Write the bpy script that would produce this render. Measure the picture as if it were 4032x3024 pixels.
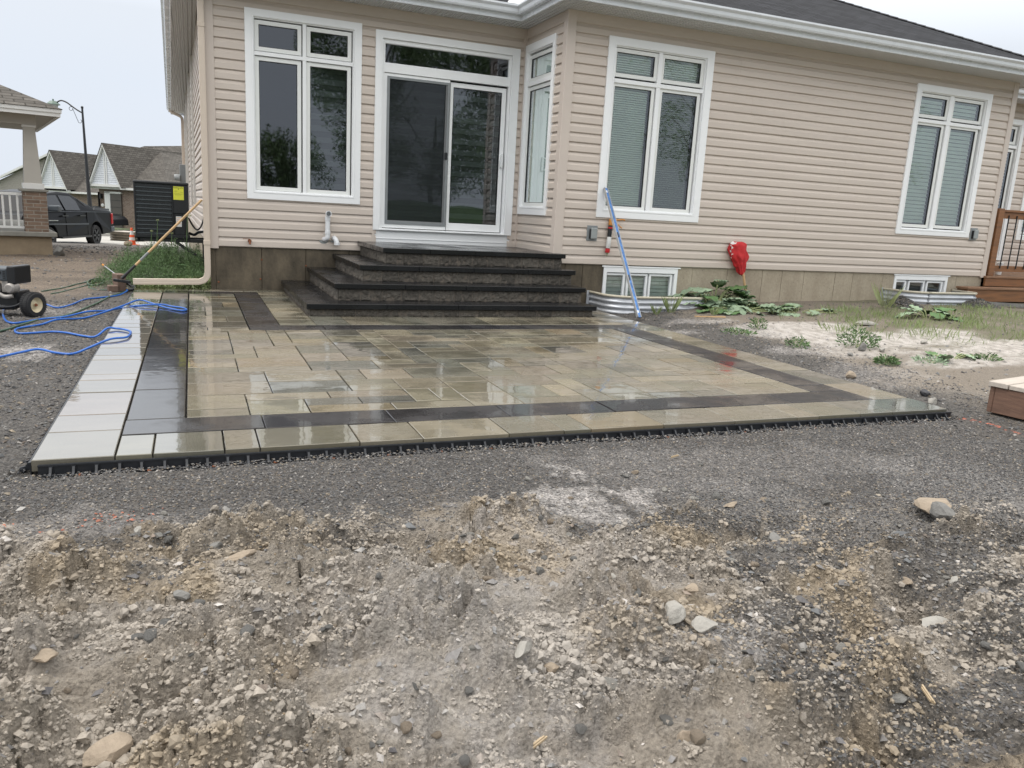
import bpy, bmesh, math, random
import numpy as np
from mathutils import Vector, Matrix, noise as mnoise
for o in list(bpy.data.objects): bpy.data.objects.remove(o)
scene = bpy.context.scene
COL = scene.collection
R = math.radians
rng = np.random.default_rng(7)
random.seed(7)

# ---------------------------------------------------------------- camera
CAM = np.array([1.729, -11.565, 1.234])
def cam_axes(pitch, roll, yaw):
    p, r, y = R(pitch), R(roll), R(yaw)
    fw = np.array([math.sin(y)*math.cos(p), math.cos(y)*math.cos(p), math.sin(p)])
    rt = np.array([math.cos(y), -math.sin(y), 0.0]); up = np.cross(rt, fw)
    return rt*math.cos(r)+up*math.sin(r), up*math.cos(r)-rt*math.sin(r), fw
_rt, _up, _fw = cam_axes(-12.208, 3.186, 22.374)
cd = bpy.data.cameras.new('camera'); cam = bpy.data.objects.new('camera', cd); COL.objects.link(cam)
M = Matrix.Identity(4)
for i in range(3):
    M[i][0] = _rt[i]; M[i][1] = _up[i]; M[i][2] = -_fw[i]; M[i][3] = CAM[i]
cam.matrix_world = M
cd.sensor_width = 36; cd.lens = 3095.5*36/4032; cd.clip_start = 0.05; cd.clip_end = 1500
scene.camera = cam
# horizontal view frame, used only to lay out the far street (metres right of / ahead of the standpoint)
RH = np.array([0.92471, -0.38066, 0.0]); FH = np.array([0.38066, 0.92471, 0.0])
def far(a, d, z=0.0):
    q = CAM+RH*(a-.0118*d)+FH*d
    return (float(q[0]), float(q[1]), float(z))

# ---------------------------------------------------------------- world + sun (overcast)
w = bpy.data.worlds.new('World'); scene.world = w; w.use_nodes = True
nt = w.node_tree; N = nt.nodes; Lk = nt.links
for n in list(N): N.remove(n)
out = N.new('ShaderNodeOutputWorld'); bg = N.new('ShaderNodeBackground'); Lk.new(bg.outputs[0], out.inputs[0])
tc = N.new('ShaderNodeTexCoord'); sx = N.new('ShaderNodeSeparateXYZ'); Lk.new(tc.outputs['Generated'], sx.inputs[0])
ramp = N.new('ShaderNodeValToRGB'); Lk.new(sx.outputs['Z'], ramp.inputs[0])
e = ramp.color_ramp.elements
e[0].position = 0.0; e[0].color = (.735, .79, .87, 1)
e[1].position = 1.0; e[1].color = (1.0, .97, .93, 1)
m_ = e.new(.12); m_.color = (.73, .79, .88, 1)
m_ = e.new(.30); m_.color = (.79, .82, .86, 1)
gain = N.new('ShaderNodeMapRange'); Lk.new(sx.outputs['Z'], gain.inputs[0])
gain.inputs[1].default_value = .19; gain.inputs[2].default_value = .42; gain.inputs[3].default_value = 1.0; gain.inputs[4].default_value = 2.1
cl = N.new('ShaderNodeTexNoise'); cl.inputs['Scale'].default_value = 1.6; cl.inputs['Detail'].default_value = 4
Lk.new(tc.outputs['Generated'], cl.inputs['Vector'])
clm = N.new('ShaderNodeMapRange'); Lk.new(cl.outputs[0], clm.inputs[0]); clm.inputs[3].default_value = .93; clm.inputs[4].default_value = 1.05
mul = N.new('ShaderNodeMath'); mul.operation = 'MULTIPLY'; Lk.new(gain.outputs[0], mul.inputs[0]); Lk.new(clm.outputs[0], mul.inputs[1])
vm = N.new('ShaderNodeVectorMath'); vm.operation = 'SCALE'; Lk.new(ramp.outputs[0], vm.inputs[0]); Lk.new(mul.outputs[0], vm.inputs['Scale'])
SUN_EL, SUN_AZ = 66, 285
sky = N.new('ShaderNodeTexSky'); sky.sky_type = 'NISHITA'; sky.sun_disc = False
sky.sun_elevation = R(SUN_EL); sky.sun_rotation = R(SUN_AZ); sky.dust_density = 6
sk = N.new('ShaderNodeVectorMath'); sk.operation = 'SCALE'; Lk.new(sky.outputs[0], sk.inputs[0]); sk.inputs['Scale'].default_value = .10
mx = N.new('ShaderNodeMix'); mx.data_type = 'RGBA'; mx.inputs[0].default_value = .06
Lk.new(vm.outputs[0], mx.inputs[6]); Lk.new(sk.outputs[0], mx.inputs[7]); Lk.new(mx.outputs[2], bg.inputs[0])
bg.inputs[1].default_value = 1.0
sd = bpy.data.lights.new('sun', 'SUN'); sd.energy = 1.5; sd.angle = R(24); sd.color = (1, .97, .93)
so = bpy.data.objects.new('sun', sd); COL.objects.link(so)
az, el = R(SUN_AZ), R(SUN_EL)
dirv = Vector((math.sin(az)*math.cos(el), math.cos(az)*math.cos(el), math.sin(el)))
so.rotation_euler = dirv.to_track_quat('Z', 'Y').to_euler(); so.location = (0, 0, 20)
scene.view_settings.view_transform = 'Standard'; scene.view_settings.look = 'None'
scene.view_settings.exposure = 0.17; scene.view_settings.gamma = 1.0
scene.render.engine = 'CYCLES'

# ---------------------------------------------------------------- materials
def newmat(name):
    m = bpy.data.materials.new(name); m.use_nodes = True
    return m, m.node_tree.nodes, m.node_tree.links, m.node_tree.nodes['Principled BSDF']
def pm(name, col, rough=.5, var=.08, vs=6, bump=0, bs=60, metal=0, rvar=0, rvs=4, spec=.5, attr=None, stretch=None, coat=0):
    m, N, L, b = newmat(name)
    tc = N.new('ShaderNodeTexCoord'); mp = N.new('ShaderNodeMapping'); L.new(tc.outputs['Object'], mp.inputs[0])
    if stretch: mp.inputs['Scale'].default_value = stretch
    n1 = N.new('ShaderNodeTexNoise'); n1.inputs['Scale'].default_value = vs; n1.inputs['Detail'].default_value = 6; n1.inputs['Roughness'].default_value = .6
    L.new(mp.outputs[0], n1.inputs['Vector'])
    mr = N.new('ShaderNodeMapRange'); mr.inputs[1].default_value = .25; mr.inputs[2].default_value = .75
    mr.inputs[3].default_value = 1-var; mr.inputs[4].default_value = 1+var; L.new(n1.outputs[0], mr.inputs[0])
    sc = N.new('ShaderNodeVectorMath'); sc.operation = 'SCALE'; L.new(mr.outputs[0], sc.inputs['Scale'])
    if attr:
        a = N.new('ShaderNodeAttribute'); a.attribute_name = attr; L.new(a.outputs['Color'], sc.inputs[0])
    else: sc.inputs[0].default_value = col
    L.new(sc.outputs[0], b.inputs['Base Color'])
    b.inputs['Roughness'].default_value = rough; b.inputs['Metallic'].default_value = metal
    b.inputs['Specular IOR Level'].default_value = spec; b.inputs['Coat Weight'].default_value = coat
    if rvar:
        n2 = N.new('ShaderNodeTexNoise'); n2.inputs['Scale'].default_value = rvs; n2.inputs['Detail'].default_value = 5; L.new(mp.outputs[0], n2.inputs['Vector'])
        m2 = N.new('ShaderNodeMapRange'); m2.inputs[1].default_value = .35; m2.inputs[2].default_value = .65
        m2.inputs[3].default_value = max(.02, rough-rvar); m2.inputs[4].default_value = rough+rvar
        L.new(n2.outputs[0], m2.inputs[0]); L.new(m2.outputs[0], b.inputs['Roughness'])
    if bump:
        n3 = N.new('ShaderNodeTexNoise'); n3.inputs['Scale'].default_value = bs; n3.inputs['Detail'].default_value = 8; n3.inputs['Roughness'].default_value = .65; L.new(mp.outputs[0], n3.inputs['Vector'])
        bp = N.new('ShaderNodeBump'); bp.inputs['Strength'].default_value = 1; bp.inputs['Distance'].default_value = bump
        L.new(n3.outputs[0], bp.inputs['Height']); L.new(bp.outputs[0], b.inputs['Normal'])
    return m
def brickmat(name, c1, c2, cm, bw, bh, mortar, rough=.85, bump=.004, offset=.5, attr_uv=True):
    m, N, L, b = newmat(name)
    uv = N.new('ShaderNodeUVMap'); uv.uv_map = 'UVMap'
    nz = N.new('ShaderNodeTexNoise'); nz.inputs['Scale'].default_value = 9; nz.inputs['Detail'].default_value = 4; L.new(uv.outputs[0], nz.inputs['Vector'])
    br = N.new('ShaderNodeTexBrick'); br.inputs['Scale'].default_value = 1; br.inputs['Brick Width'].default_value = bw; br.inputs['Row Height'].default_value = bh
    br.inputs['Mortar Size'].default_value = mortar; br.inputs['Mortar Smooth'].default_value = .2; br.inputs['Bias'].default_value = 0; br.offset = offset
    br.inputs['Color1'].default_value = (*c1, 1); br.inputs['Color2'].default_value = (*c2, 1); br.inputs['Mortar'].default_value = (*cm, 1)
    L.new(uv.outputs[0], br.inputs['Vector'])
    mr = N.new('ShaderNodeMapRange'); mr.inputs[3].default_value = .7; mr.inputs[4].default_value = 1.3; L.new(nz.outputs[0], mr.inputs[0])
    sc = N.new('ShaderNodeVectorMath'); sc.operation = 'SCALE'; L.new(br.outputs[0], sc.inputs[0]); L.new(mr.outputs[0], sc.inputs['Scale'])
    L.new(sc.outputs[0], b.inputs['Base Color']); b.inputs['Roughness'].default_value = rough; b.inputs['Specular IOR Level'].default_value = .15
    bp = N.new('ShaderNodeBump'); bp.invert = True; bp.inputs['Distance'].default_value = bump; L.new(br.outputs['Fac'], bp.inputs['Height']); L.new(bp.outputs[0], b.inputs['Normal'])
    return m

def glassmat(name, tint=(.62, .72, .68), refl=1.9):
    m = bpy.data.materials.new(name); m.use_nodes = True; N = m.node_tree.nodes; L = m.node_tree.links
    for n in list(N): N.remove(n)
    o = N.new('ShaderNodeOutputMaterial'); mix = N.new('ShaderNodeMixShader'); t = N.new('ShaderNodeBsdfTransparent'); g = N.new('ShaderNodeBsdfGlossy')
    t.inputs[0].default_value = (*tint, 1); g.inputs['Roughness'].default_value = .018
    g.inputs[0].default_value = (.92, .95, 1, 1)
    fr = N.new('ShaderNodeFresnel'); fr.inputs['IOR'].default_value = 1.5
    mu = N.new('ShaderNodeMath'); mu.operation = 'MULTIPLY'; mu.inputs[1].default_value = refl; mu.use_clamp = True
    tc = N.new('ShaderNodeTexCoord'); nz = N.new('ShaderNodeTexNoise'); nz.inputs['Scale'].default_value = 1.1; nz.inputs['Detail'].default_value = 1
    L.new(tc.outputs['Object'], nz.inputs['Vector'])
    bp = N.new('ShaderNodeBump'); bp.inputs['Distance'].default_value = .004; L.new(nz.outputs[0], bp.inputs['Height']); L.new(bp.outputs[0], g.inputs['Normal'])
    L.new(fr.outputs[0], mu.inputs[0]); L.new(mu.outputs[0], mix.inputs[0]); L.new(t.outputs[0], mix.inputs[1]); L.new(g.outputs[0], mix.inputs[2]); L.new(mix.outputs[0], o.inputs[0])
    return m
def screenmat(name, op=.5):
    m = bpy.data.materials.new(name); m.use_nodes = True; N = m.node_tree.nodes; L = m.node_tree.links
    for n in list(N): N.remove(n)
    o = N.new('ShaderNodeOutputMaterial'); mix = N.new('ShaderNodeMixShader'); t = N.new('ShaderNodeBsdfTransparent'); g = N.new('ShaderNodeBsdfDiffuse')
    g.inputs[0].default_value = (.035, .04, .042, 1); mix.inputs[0].default_value = op
    L.new(t.outputs[0], mix.inputs[1]); L.new(g.outputs[0], mix.inputs[2]); L.new(mix.outputs[0], o.inputs[0])
    return m

MT = {}
MT['siding'] = pm('beige_vinyl_siding', (.555, .484, .420), .45, .06, .9, .0006, 30, stretch=(1, 1, 14), rvar=.06)
MT['trim_beige'] = pm('beige_vinyl_trim', (.565, .492, .432), .4, .03, 2, .0004, 30)
MT['white'] = pm('white_vinyl', (.85, .86, .86), .32, .015, 4, .0003, 40)
MT['white_frame'] = pm('cream_white_vinyl_frame', (.76, .77, .745), .3, .015, 4)
MT['gutter'] = pm('white_aluminium', (.70, .73, .76), .3, .05, 3, rvar=.1)
MT['beige_alu'] = pm('beige_aluminium', (.60, .51, .42), .35, .04, 5)
MT['glass'] = glassmat('window_glass', (.86, .90, .87), 2.9); MT['glass_side'] = glassmat('side_window_glass', (.86, .94, .90), .6)
MT['screen'] = screenmat('insect_screen', .55)
MT['screen_light'] = screenmat('insect_screen_fine', .42)
MT['blind'] = pm('pale_green_grey_blind', (.74, .82, .75), .6, .04, 3)
MT['blind_white'] = pm('pale_sheer_blind', (.80, .86, .82), .7, .05, 2)
MT['zebra'] = pm('dark_zebra_shade', (.10, .12, .125), .8, .05, 3)
MT['zebra2'] = pm('sheer_zebra_shade', (.04, .05, .053), .8, .05, 3)
MT['dark_room'] = pm('room_wall', (.10, .10, .10), .9, .1, 2)
MT['black_gasket'] = pm('black_gasket', (.012, .013, .014), .5, .05, 5)
MT['cap_stone'] = pm('wet_charcoal_cap_stone', (.006, .0065, .008), .22, .25, 3, .001, 90, rvar=.14, rvs=2.2, spec=.42)
MT['block_stone'] = pm('split_face_block', (1, 1, 1), .85, .45, 30, .007, 60, attr='tint')
MT['black_plastic'] = pm('black_plastic', (.018, .02, .024), .4, .3, 12, .001, 60)
MT['rust'] = pm('rusty_iron', (.20, .07, .03), .8, .3, 60)
MT['asphalt'] = pm('pale_concrete_street', (.36, .345, .315), .8, .08, .8, .003, 30)
MT['galv'] = pm('galvanised_steel', (.50, .52, .55), .38, .18, 3, metal=.35, rvar=.1)
MT['cream_rub'] = pm('cream_rubber_edge', (.50, .46, .36), .6, .08, 8)
MT['blue'] = pm('blue_anodised', (.08, .20, .46), .45, .6, 9, metal=.15, stretch=(3, 3, 1), rvar=.15)
MT['alu'] = pm('scratched_aluminium', (.45, .45, .44), .4, .25, 30, metal=.5)
MT['hose_blue'] = pm('blue_rubber_hose', (.012, .105, .42), .28, .15, 20)
MT['hose_green'] = pm('green_rubber_hose', (.045, .085, .055), .45, .35, 15)
MT['red'] = pm('red_cloth', (.48, .018, .022), .75, .2, 12, .004, 25)
MT['white_cloth'] = pm('white_cloth', (.7, .68, .66), .8, .08, 12)
MT['pale_wood'] = pm('pale_ash_wood', (.52, .34, .17), .5, .18, 7, .0006, 40, stretch=(1, 1, .2))
MT['orange'] = pm('orange_painted_steel', (.62, .26, .05), .45, .1, 20)
MT['deck_wood'] = pm('brown_treated_wood', (.20, .088, .034), .55, .4, 4, .002, 30, stretch=(.6, 3, 5), rvar=.1)
MT['deck_top'] = pm('deck_board_wood', (.22, .12, .065), .6, .3, 4, .002, 30, stretch=(.6, 3, 5))
MT['black_metal'] = pm('black_painted_metal', (.012, .013, .015), .35, .1, 10)
MT['box_wood'] = pm('reddish_plank', (.14, .078, .052), .7, .4, 5, .003, 30, stretch=(3, 1.2, 8))
MT['box_top'] = pm('pale_weathered_plank', (.42, .375, .325), .75, .15, 6, .002, 30, stretch=(1, 6, 4))
MT['ac'] = pm('dark_graphite_enamel', (.007, .009, .011), .42, .1, 8)
MT['ac_fin'] = pm('graphite_fin', (.055, .070, .078), .5, .1, 8)
MT['yellow'] = pm('yellow_label', (.70, .72, .06), .5, .04, 8)
MT['label_white'] = pm('white_label', (.65, .65, .63), .5, .05, 10)
MT['grey_box'] = pm('grey_plastic_box', (.22, .235, .24), .45, .08, 8)
MT['smoke_plastic'] = pm('clear_grey_cover', (.30, .32, .32), .15, .1, 6)
MT['conduit'] = pm('pale_conduit', (.62, .60, .56), .45, .04, 6)
MT['pvc'] = pm('white_pvc', (.74, .75, .76), .28, .03, 8)
MT['truck'] = pm('black_car_paint', (.0035, .004, .0055), .35, .1, 4, spec=.12)
MT['car_glass'] = pm('tinted_car_glass', (.012, .014, .018), .15, .05, 3)
MT['tyre'] = pm('tyre_rubber', (.016, .016, .017), .75, .2, 20, .003, 60)
MT['rim'] = pm('black_rim', (.03, .032, .035), .35, .1, 10)
MT['chrome'] = pm('chrome_strip', (.55, .56, .58), .2, .05, 10, metal=.9)
MT['tail'] = pm('red_tail_lamp', (.40, .01, .015), .2, .1, 10)
MT['cream_rim'] = pm('cream_painted_rim', (.58, .50, .34), .5, .12, 20)
MT['engine'] = pm('dark_engine_cover', (.055, .065, .075), .5, .15, 10)
MT['engine_alu'] = pm('cast_aluminium', (.30, .28, .26), .5, .3, 25, metal=.3)
MT['cone'] = pm('orange_cone', (.85, .12, .03), .5, .1, 20)
MT['concrete_far'] = pm('tan_porch_concrete', (.27, .21, .14), .85, .2, 4, .004, 30)
MT['slab_far'] = pm('grey_porch_slab', (.22, .215, .19), .8, .15, 6)
MT['white_far'] = pm('white_painted_wood', (.66, .66, .64), .5, .04, 4)
MT['greige'] = pm('greige_painted_column', (.40, .38, .34), .6, .04, 4)
MT['brick_far'] = brickmat('porch_brick', (.23, .165, .125), (.15, .105, .08), (.29, .26, .22), .225, .067, .008)
MT['brick_house'] = brickmat('house_brick', (.24, .18, .14), (.16, .11, .085), (.28, .25, .22), .24, .075, .01)
MT['roof_main'] = brickmat('charcoal_shingles', (.014, .015, .018), (.030, .031, .036), (.006, .006, .007), .30, .14, .009, .85, .012)
MT['roof_far'] = brickmat('brown_grey_shingles', (.085, .078, .070), (.135, .125, .112), (.05, .046, .04), .33, .14, .012, .9, .01)
MT['white_siding_far'] = brickmat('white_lap_siding', (.66, .68, .72), (.66, .68, .72), (.36, .38, .42), 50, .15, .014, .5, .01)
MT['beige_siding_far'] = brickmat('beige_lap_siding', (.33, .31, .28), (.33, .31, .28), (.24, .225, .205), 50, .13, .008, .5, .01)
MT['garage'] = pm('brown_garage_door', (.085, .075, .066), .5, .05, 2)
MT['bark'] = pm('bark', (.09, .07, .05), .9, .3, 6, .01, 20)
MT['leaf_tree'] = pm('tree_leaves', (.13, .20, .085), .6, .4, .6)
MT['weed'] = pm('weed_leaves', (.085, .150, .052), .65, .75, 9)
MT['grass_b'] = pm('grass_blades', (.20, .25, .10), .6, .35, 3)
MT['burdock'] = pm('grey_green_leaf', (.24, .32, .21), .7, .3, 6, .002, 30)
MT['burdock2'] = pm('green_leaf', (.09, .17, .06), .6, .3, 6, .002, 30)
MT['stem'] = pm('pale_stem', (.30, .34, .16), .6, .2, 8)
MT['rock_grey'] = pm('grey_rock', (.175, .17, .158), .8, .35, 14, .010, 30)
MT['rock_tan'] = pm('tan_rock', (.29, .235, .175), .85, .3, 10, .010, 30)
MT['rock_pale'] = pm('pale_rock', (.31, .295, .265), .8, .25, 12, .010, 30)
MT['rock_dark'] = pm('dark_wet_rock', (.03, .03, .034), .5, .3, 12, .004, 50)
MT['splinter'] = pm('splintered_wood', (.36, .28, .18), .7, .15, 40)

def concrete(name, c, c2, tone=.3):
    m, N, L, b = newmat(name)
    tc = N.new('ShaderNodeTexCoord')
    n1 = N.new('ShaderNodeTexNoise'); n1.inputs['Scale'].default_value = 2.2; n1.inputs['Detail'].default_value = 7; n1.inputs['Roughness'].default_value = .65
    mp = N.new('ShaderNodeMapping'); mp.inputs['Scale'].default_value = (1.6, 1.6, .7); L.new(tc.outputs['Object'], mp.inputs[0]); L.new(mp.outputs[0], n1.inputs['Vector'])
    rp = N.new('ShaderNodeValToRGB'); L.new(n1.outputs[0], rp.inputs[0]); rp.color_ramp.elements[0].position = .36; rp.color_ramp.elements[1].position = .66
    rp.color_ramp.elements[0].color = (*c2, 1); rp.color_ramp.elements[1].color = (*c, 1)
    n2 = N.new('ShaderNodeTexNoise'); n2.inputs['Scale'].default_value = 26; n2.inputs['Detail'].default_value = 5; L.new(tc.outputs['Object'], n2.inputs['Vector'])
    mr = N.new('ShaderNodeMapRange'); mr.inputs[3].default_value = .78; mr.inputs[4].default_value = 1.2; L.new(n2.outputs[0], mr.inputs[0])
    vo = N.new('ShaderNodeTexVoronoi'); vo.inputs['Scale'].default_value = 16; L.new(tc.outputs['Object'], vo.inputs['Vector'])
    ms = N.new('ShaderNodeMapRange'); ms.inputs[1].default_value = .05; ms.inputs[2].default_value = .13; ms.inputs[3].default_value = .45; ms.inputs[4].default_value = 1; L.new(vo.outputs['Distance'], ms.inputs[0])
    mm = N.new('ShaderNodeMath'); mm.operation = 'MULTIPLY'; L.new(mr.outputs[0], mm.inputs[0]); L.new(ms.outputs[0], mm.inputs[1])
    sc = N.new('ShaderNodeVectorMath'); sc.operation = 'SCALE'; L.new(rp.outputs[0], sc.inputs[0]); L.new(mm.outputs[0], sc.inputs['Scale'])
    L.new(sc.outputs[0], b.inputs['Base Color']); b.inputs['Roughness'].default_value = .75
    bp = N.new('ShaderNodeBump'); bp.inputs['Distance'].default_value = .004; L.new(n2.outputs[0], bp.inputs['Height']); L.new(bp.outputs[0], b.inputs['Normal'])
    return m
MT['conc_wet'] = concrete('damp_brown_concrete', (.135, .108, .072), (.050, .040, .026))
MT['conc_dry'] = concrete('tan_concrete', (.40, .345, .26), (.32, .27, .20))

def pavermat():
    m, N, L, b = newmat('wet_paver')
    a = N.new('ShaderNodeAttribute'); a.attribute_name = 'tint'
    tc = N.new('ShaderNodeTexCoord'); mp = N.new('ShaderNodeMapping'); mp.inputs['Scale'].default_value = (2.2, 8, 1); L.new(tc.outputs['Object'], mp.inputs[0])
    # offset the streak pattern per paver with its tint
    ad = N.new('ShaderNodeVectorMath'); ad.operation = 'MULTIPLY_ADD'; ad.inputs[1].default_value = (90, 90, 90); L.new(a.outputs['Color'], ad.inputs[0]); L.new(mp.outputs[0], ad.inputs[2])
    n1 = N.new('ShaderNodeTexNoise'); n1.inputs['Scale'].default_value = 1.5; n1.inputs['Detail'].default_value = 6; n1.inputs['Roughness'].default_value = .65; L.new(ad.outputs[0], n1.inputs['Vector'])
    mr = N.new('ShaderNodeMapRange'); mr.inputs[1].default_value = .3; mr.inputs[2].default_value = .7; mr.inputs[3].default_value = .88; mr.inputs[4].default_value = 1.13; L.new(n1.outputs[0], mr.inputs[0])
    n4 = N.new('ShaderNodeTexNoise'); n4.inputs['Scale'].default_value = 130; n4.inputs['Detail'].default_value = 3; L.new(tc.outputs['Object'], n4.inputs['Vector'])
    m4 = N.new('ShaderNodeMapRange'); m4.inputs[3].default_value = .85; m4.inputs[4].default_value = 1.15; L.new(n4.outputs[0], m4.inputs[0])
    mm = N.new('ShaderNodeMath'); mm.operation = 'MULTIPLY'; L.new(mr.outputs[0], mm.inputs[0]); L.new(m4.outputs[0], mm.inputs[1])
    sc = N.new('ShaderNodeVectorMath'); sc.operation = 'SCALE'; L.new(a.outputs['Color'], sc.inputs[0]); L.new(mm.outputs[0], sc.inputs['Scale']); L.new(sc.outputs[0], b.inputs['Base Color'])
    # water film: large soft patches, wetter near the house
    n2 = N.new('ShaderNodeTexNoise'); n2.inputs['Scale'].default_value = 2.1; n2.inputs['Detail'].default_value = 7; n2.inputs['Roughness'].default_value = .6; L.new(tc.outputs['Object'], n2.inputs['Vector'])
    m2 = N.new('ShaderNodeMapRange'); m2.inputs[1].default_value = .40; m2.inputs[2].default_value = .62; m2.inputs[3].default_value = .06; m2.inputs[4].default_value = .32; L.new(n2.outputs[0], m2.inputs[0])
    gp = N.new('ShaderNodeSeparateXYZ'); L.new(tc.outputs['Object'], gp.inputs[0])
    wx_ = N.new('ShaderNodeMapRange'); wx_.inputs[1].default_value = 1.3; wx_.inputs[2].default_value = 2.1; wx_.inputs[3].default_value = -.20; wx_.inputs[4].default_value = 0; L.new(gp.outputs[0], wx_.inputs[0])
    wsum = N.new('ShaderNodeMath'); wsum.operation = 'ADD'; L.new(n2.outputs[0], wsum.inputs[0]); L.new(wx_.outputs[0], wsum.inputs[1]); L.new(wsum.outputs[0], m2.inputs[0])
    cw = N.new('ShaderNodeMapRange'); cw.inputs[1].default_value = .46; cw.inputs[2].default_value = .53; cw.inputs[3].default_value = .9; cw.inputs[4].default_value = .18; L.new(wsum.outputs[0], cw.inputs[0]); L.new(cw.outputs[0], b.inputs['Coat Weight'])
    L.new(m2.outputs[0], b.inputs['Roughness']); b.inputs['IOR'].default_value = 1.42
    b.inputs['Coat Roughness'].default_value = .02; b.inputs['Coat IOR'].default_value = 1.5
    n3 = N.new('ShaderNodeTexNoise'); n3.inputs['Scale'].default_value = 55; n3.inputs['Detail'].default_value = 4; L.new(tc.outputs['Object'], n3.inputs['Vector'])
    ms = N.new('ShaderNodeMath'); ms.operation = 'MULTIPLY'; L.new(n3.outputs[0], ms.inputs[0]); L.new(m2.outputs[0], ms.inputs[1])
    n5 = N.new('ShaderNodeTexNoise'); n5.inputs['Scale'].default_value = 7; n5.inputs['Detail'].default_value = 2; L.new(tc.outputs['Object'], n5.inputs['Vector'])
    b0 = N.new('ShaderNodeBump'); b0.inputs['Distance'].default_value = .0009; L.new(n5.outputs[0], b0.inputs['Height'])
    bp = N.new('ShaderNodeBump'); bp.inputs['Distance'].default_value = .0018; L.new(ms.outputs[0], bp.inputs['Height']); L.new(b0.outputs[0], bp.inputs['Normal']); L.new(bp.outputs[0], b.inputs['Normal'])
    L.new(b0.outputs[0], b.inputs['Coat Normal'])
    return m
MT['paver'] = pavermat()
MT['paver_dark'] = pavermat(); MT['paver_dark'].name = 'wet_dark_slab'
for n_ in MT['paver_dark'].node_tree.nodes:
    if n_.type == 'MAP_RANGE' and abs(n_.inputs[4].default_value-.18) < 1e-4: n_.inputs[3].default_value = .40; n_.inputs[4].default_value = .03
    if n_.type == 'MAP_RANGE' and abs(n_.inputs[4].default_value-.32) < 1e-4: n_.inputs[3].default_value = .14; n_.inputs[4].default_value = .42

def groundmat():
    m, N, L, b = newmat('churned_ground')
    a = N.new('ShaderNodeAttribute'); a.attribute_name = 'soil'
    g = N.new('ShaderNodeAttribute'); g.attribute_name = 'grit'
    tc = N.new('ShaderNodeTexCoord')
    n1 = N.new('ShaderNodeTexNoise'); n1.inputs['Scale'].default_value = 70; n1.inputs['Detail'].default_value = 9; n1.inputs['Roughness'].default_value = .72; L.new(tc.outputs['Object'], n1.inputs['Vector'])
    m1 = N.new('ShaderNodeMapRange'); m1.inputs[1].default_value = .3; m1.inputs[2].default_value = .7; m1.inputs[3].default_value = .60; m1.inputs[4].default_value = 1.38; L.new(n1.outputs[0], m1.inputs[0])
    vo = N.new('ShaderNodeTexVoronoi'); vo.inputs['Scale'].default_value = 95; L.new(tc.outputs['Object'], vo.inputs['Vector'])
    hs = N.new('ShaderNodeSeparateColor'); L.new(vo.outputs['Color'], hs.inputs[0])
    m2 = N.new('ShaderNodeMapRange'); m2.inputs[3].default_value = .45; m2.inputs[4].default_value = 1.7; L.new(hs.outputs[0], m2.inputs[0])
    mixf = N.new('ShaderNodeMix'); mixf.data_type = 'FLOAT'; L.new(g.outputs['Fac'], mixf.inputs[0]); L.new(m1.outputs[0], mixf.inputs[2])
    mm = N.new('ShaderNodeMath'); mm.operation = 'MULTIPLY'; L.new(m1.outputs[0], mm.inputs[0]); L.new(m2.outputs[0], mm.inputs[1]); L.new(mm.outputs[0], mixf.inputs[3])
    sc = N.new('ShaderNodeVectorMath'); sc.operation = 'SCALE'; L.new(a.outputs['Color'], sc.inputs[0]); L.new(mixf.outputs[0], sc.inputs['Scale']); L.new(sc.outputs[0], b.inputs['Base Color'])
    b.inputs['Roughness'].default_value = .82
    v2 = N.new('ShaderNodeTexVoronoi'); v2.inputs['Scale'].default_value = 85; L.new(tc.outputs['Object'], v2.inputs['Vector'])
    h1 = N.new('ShaderNodeMath'); h1.operation = 'MULTIPLY_ADD'; L.new(v2.outputs['Distance'], h1.inputs[0]); h1.inputs[1].default_value = -.5; L.new(n1.outputs[0], h1.inputs[2])
    bp = N.new('ShaderNodeBump'); bp.inputs['Distance'].default_value = .022; L.new(h1.outputs[0], bp.inputs['Height']); L.new(bp.outputs[0], b.inputs['Normal'])
    return m
MT['ground'] = groundmat()

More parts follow.
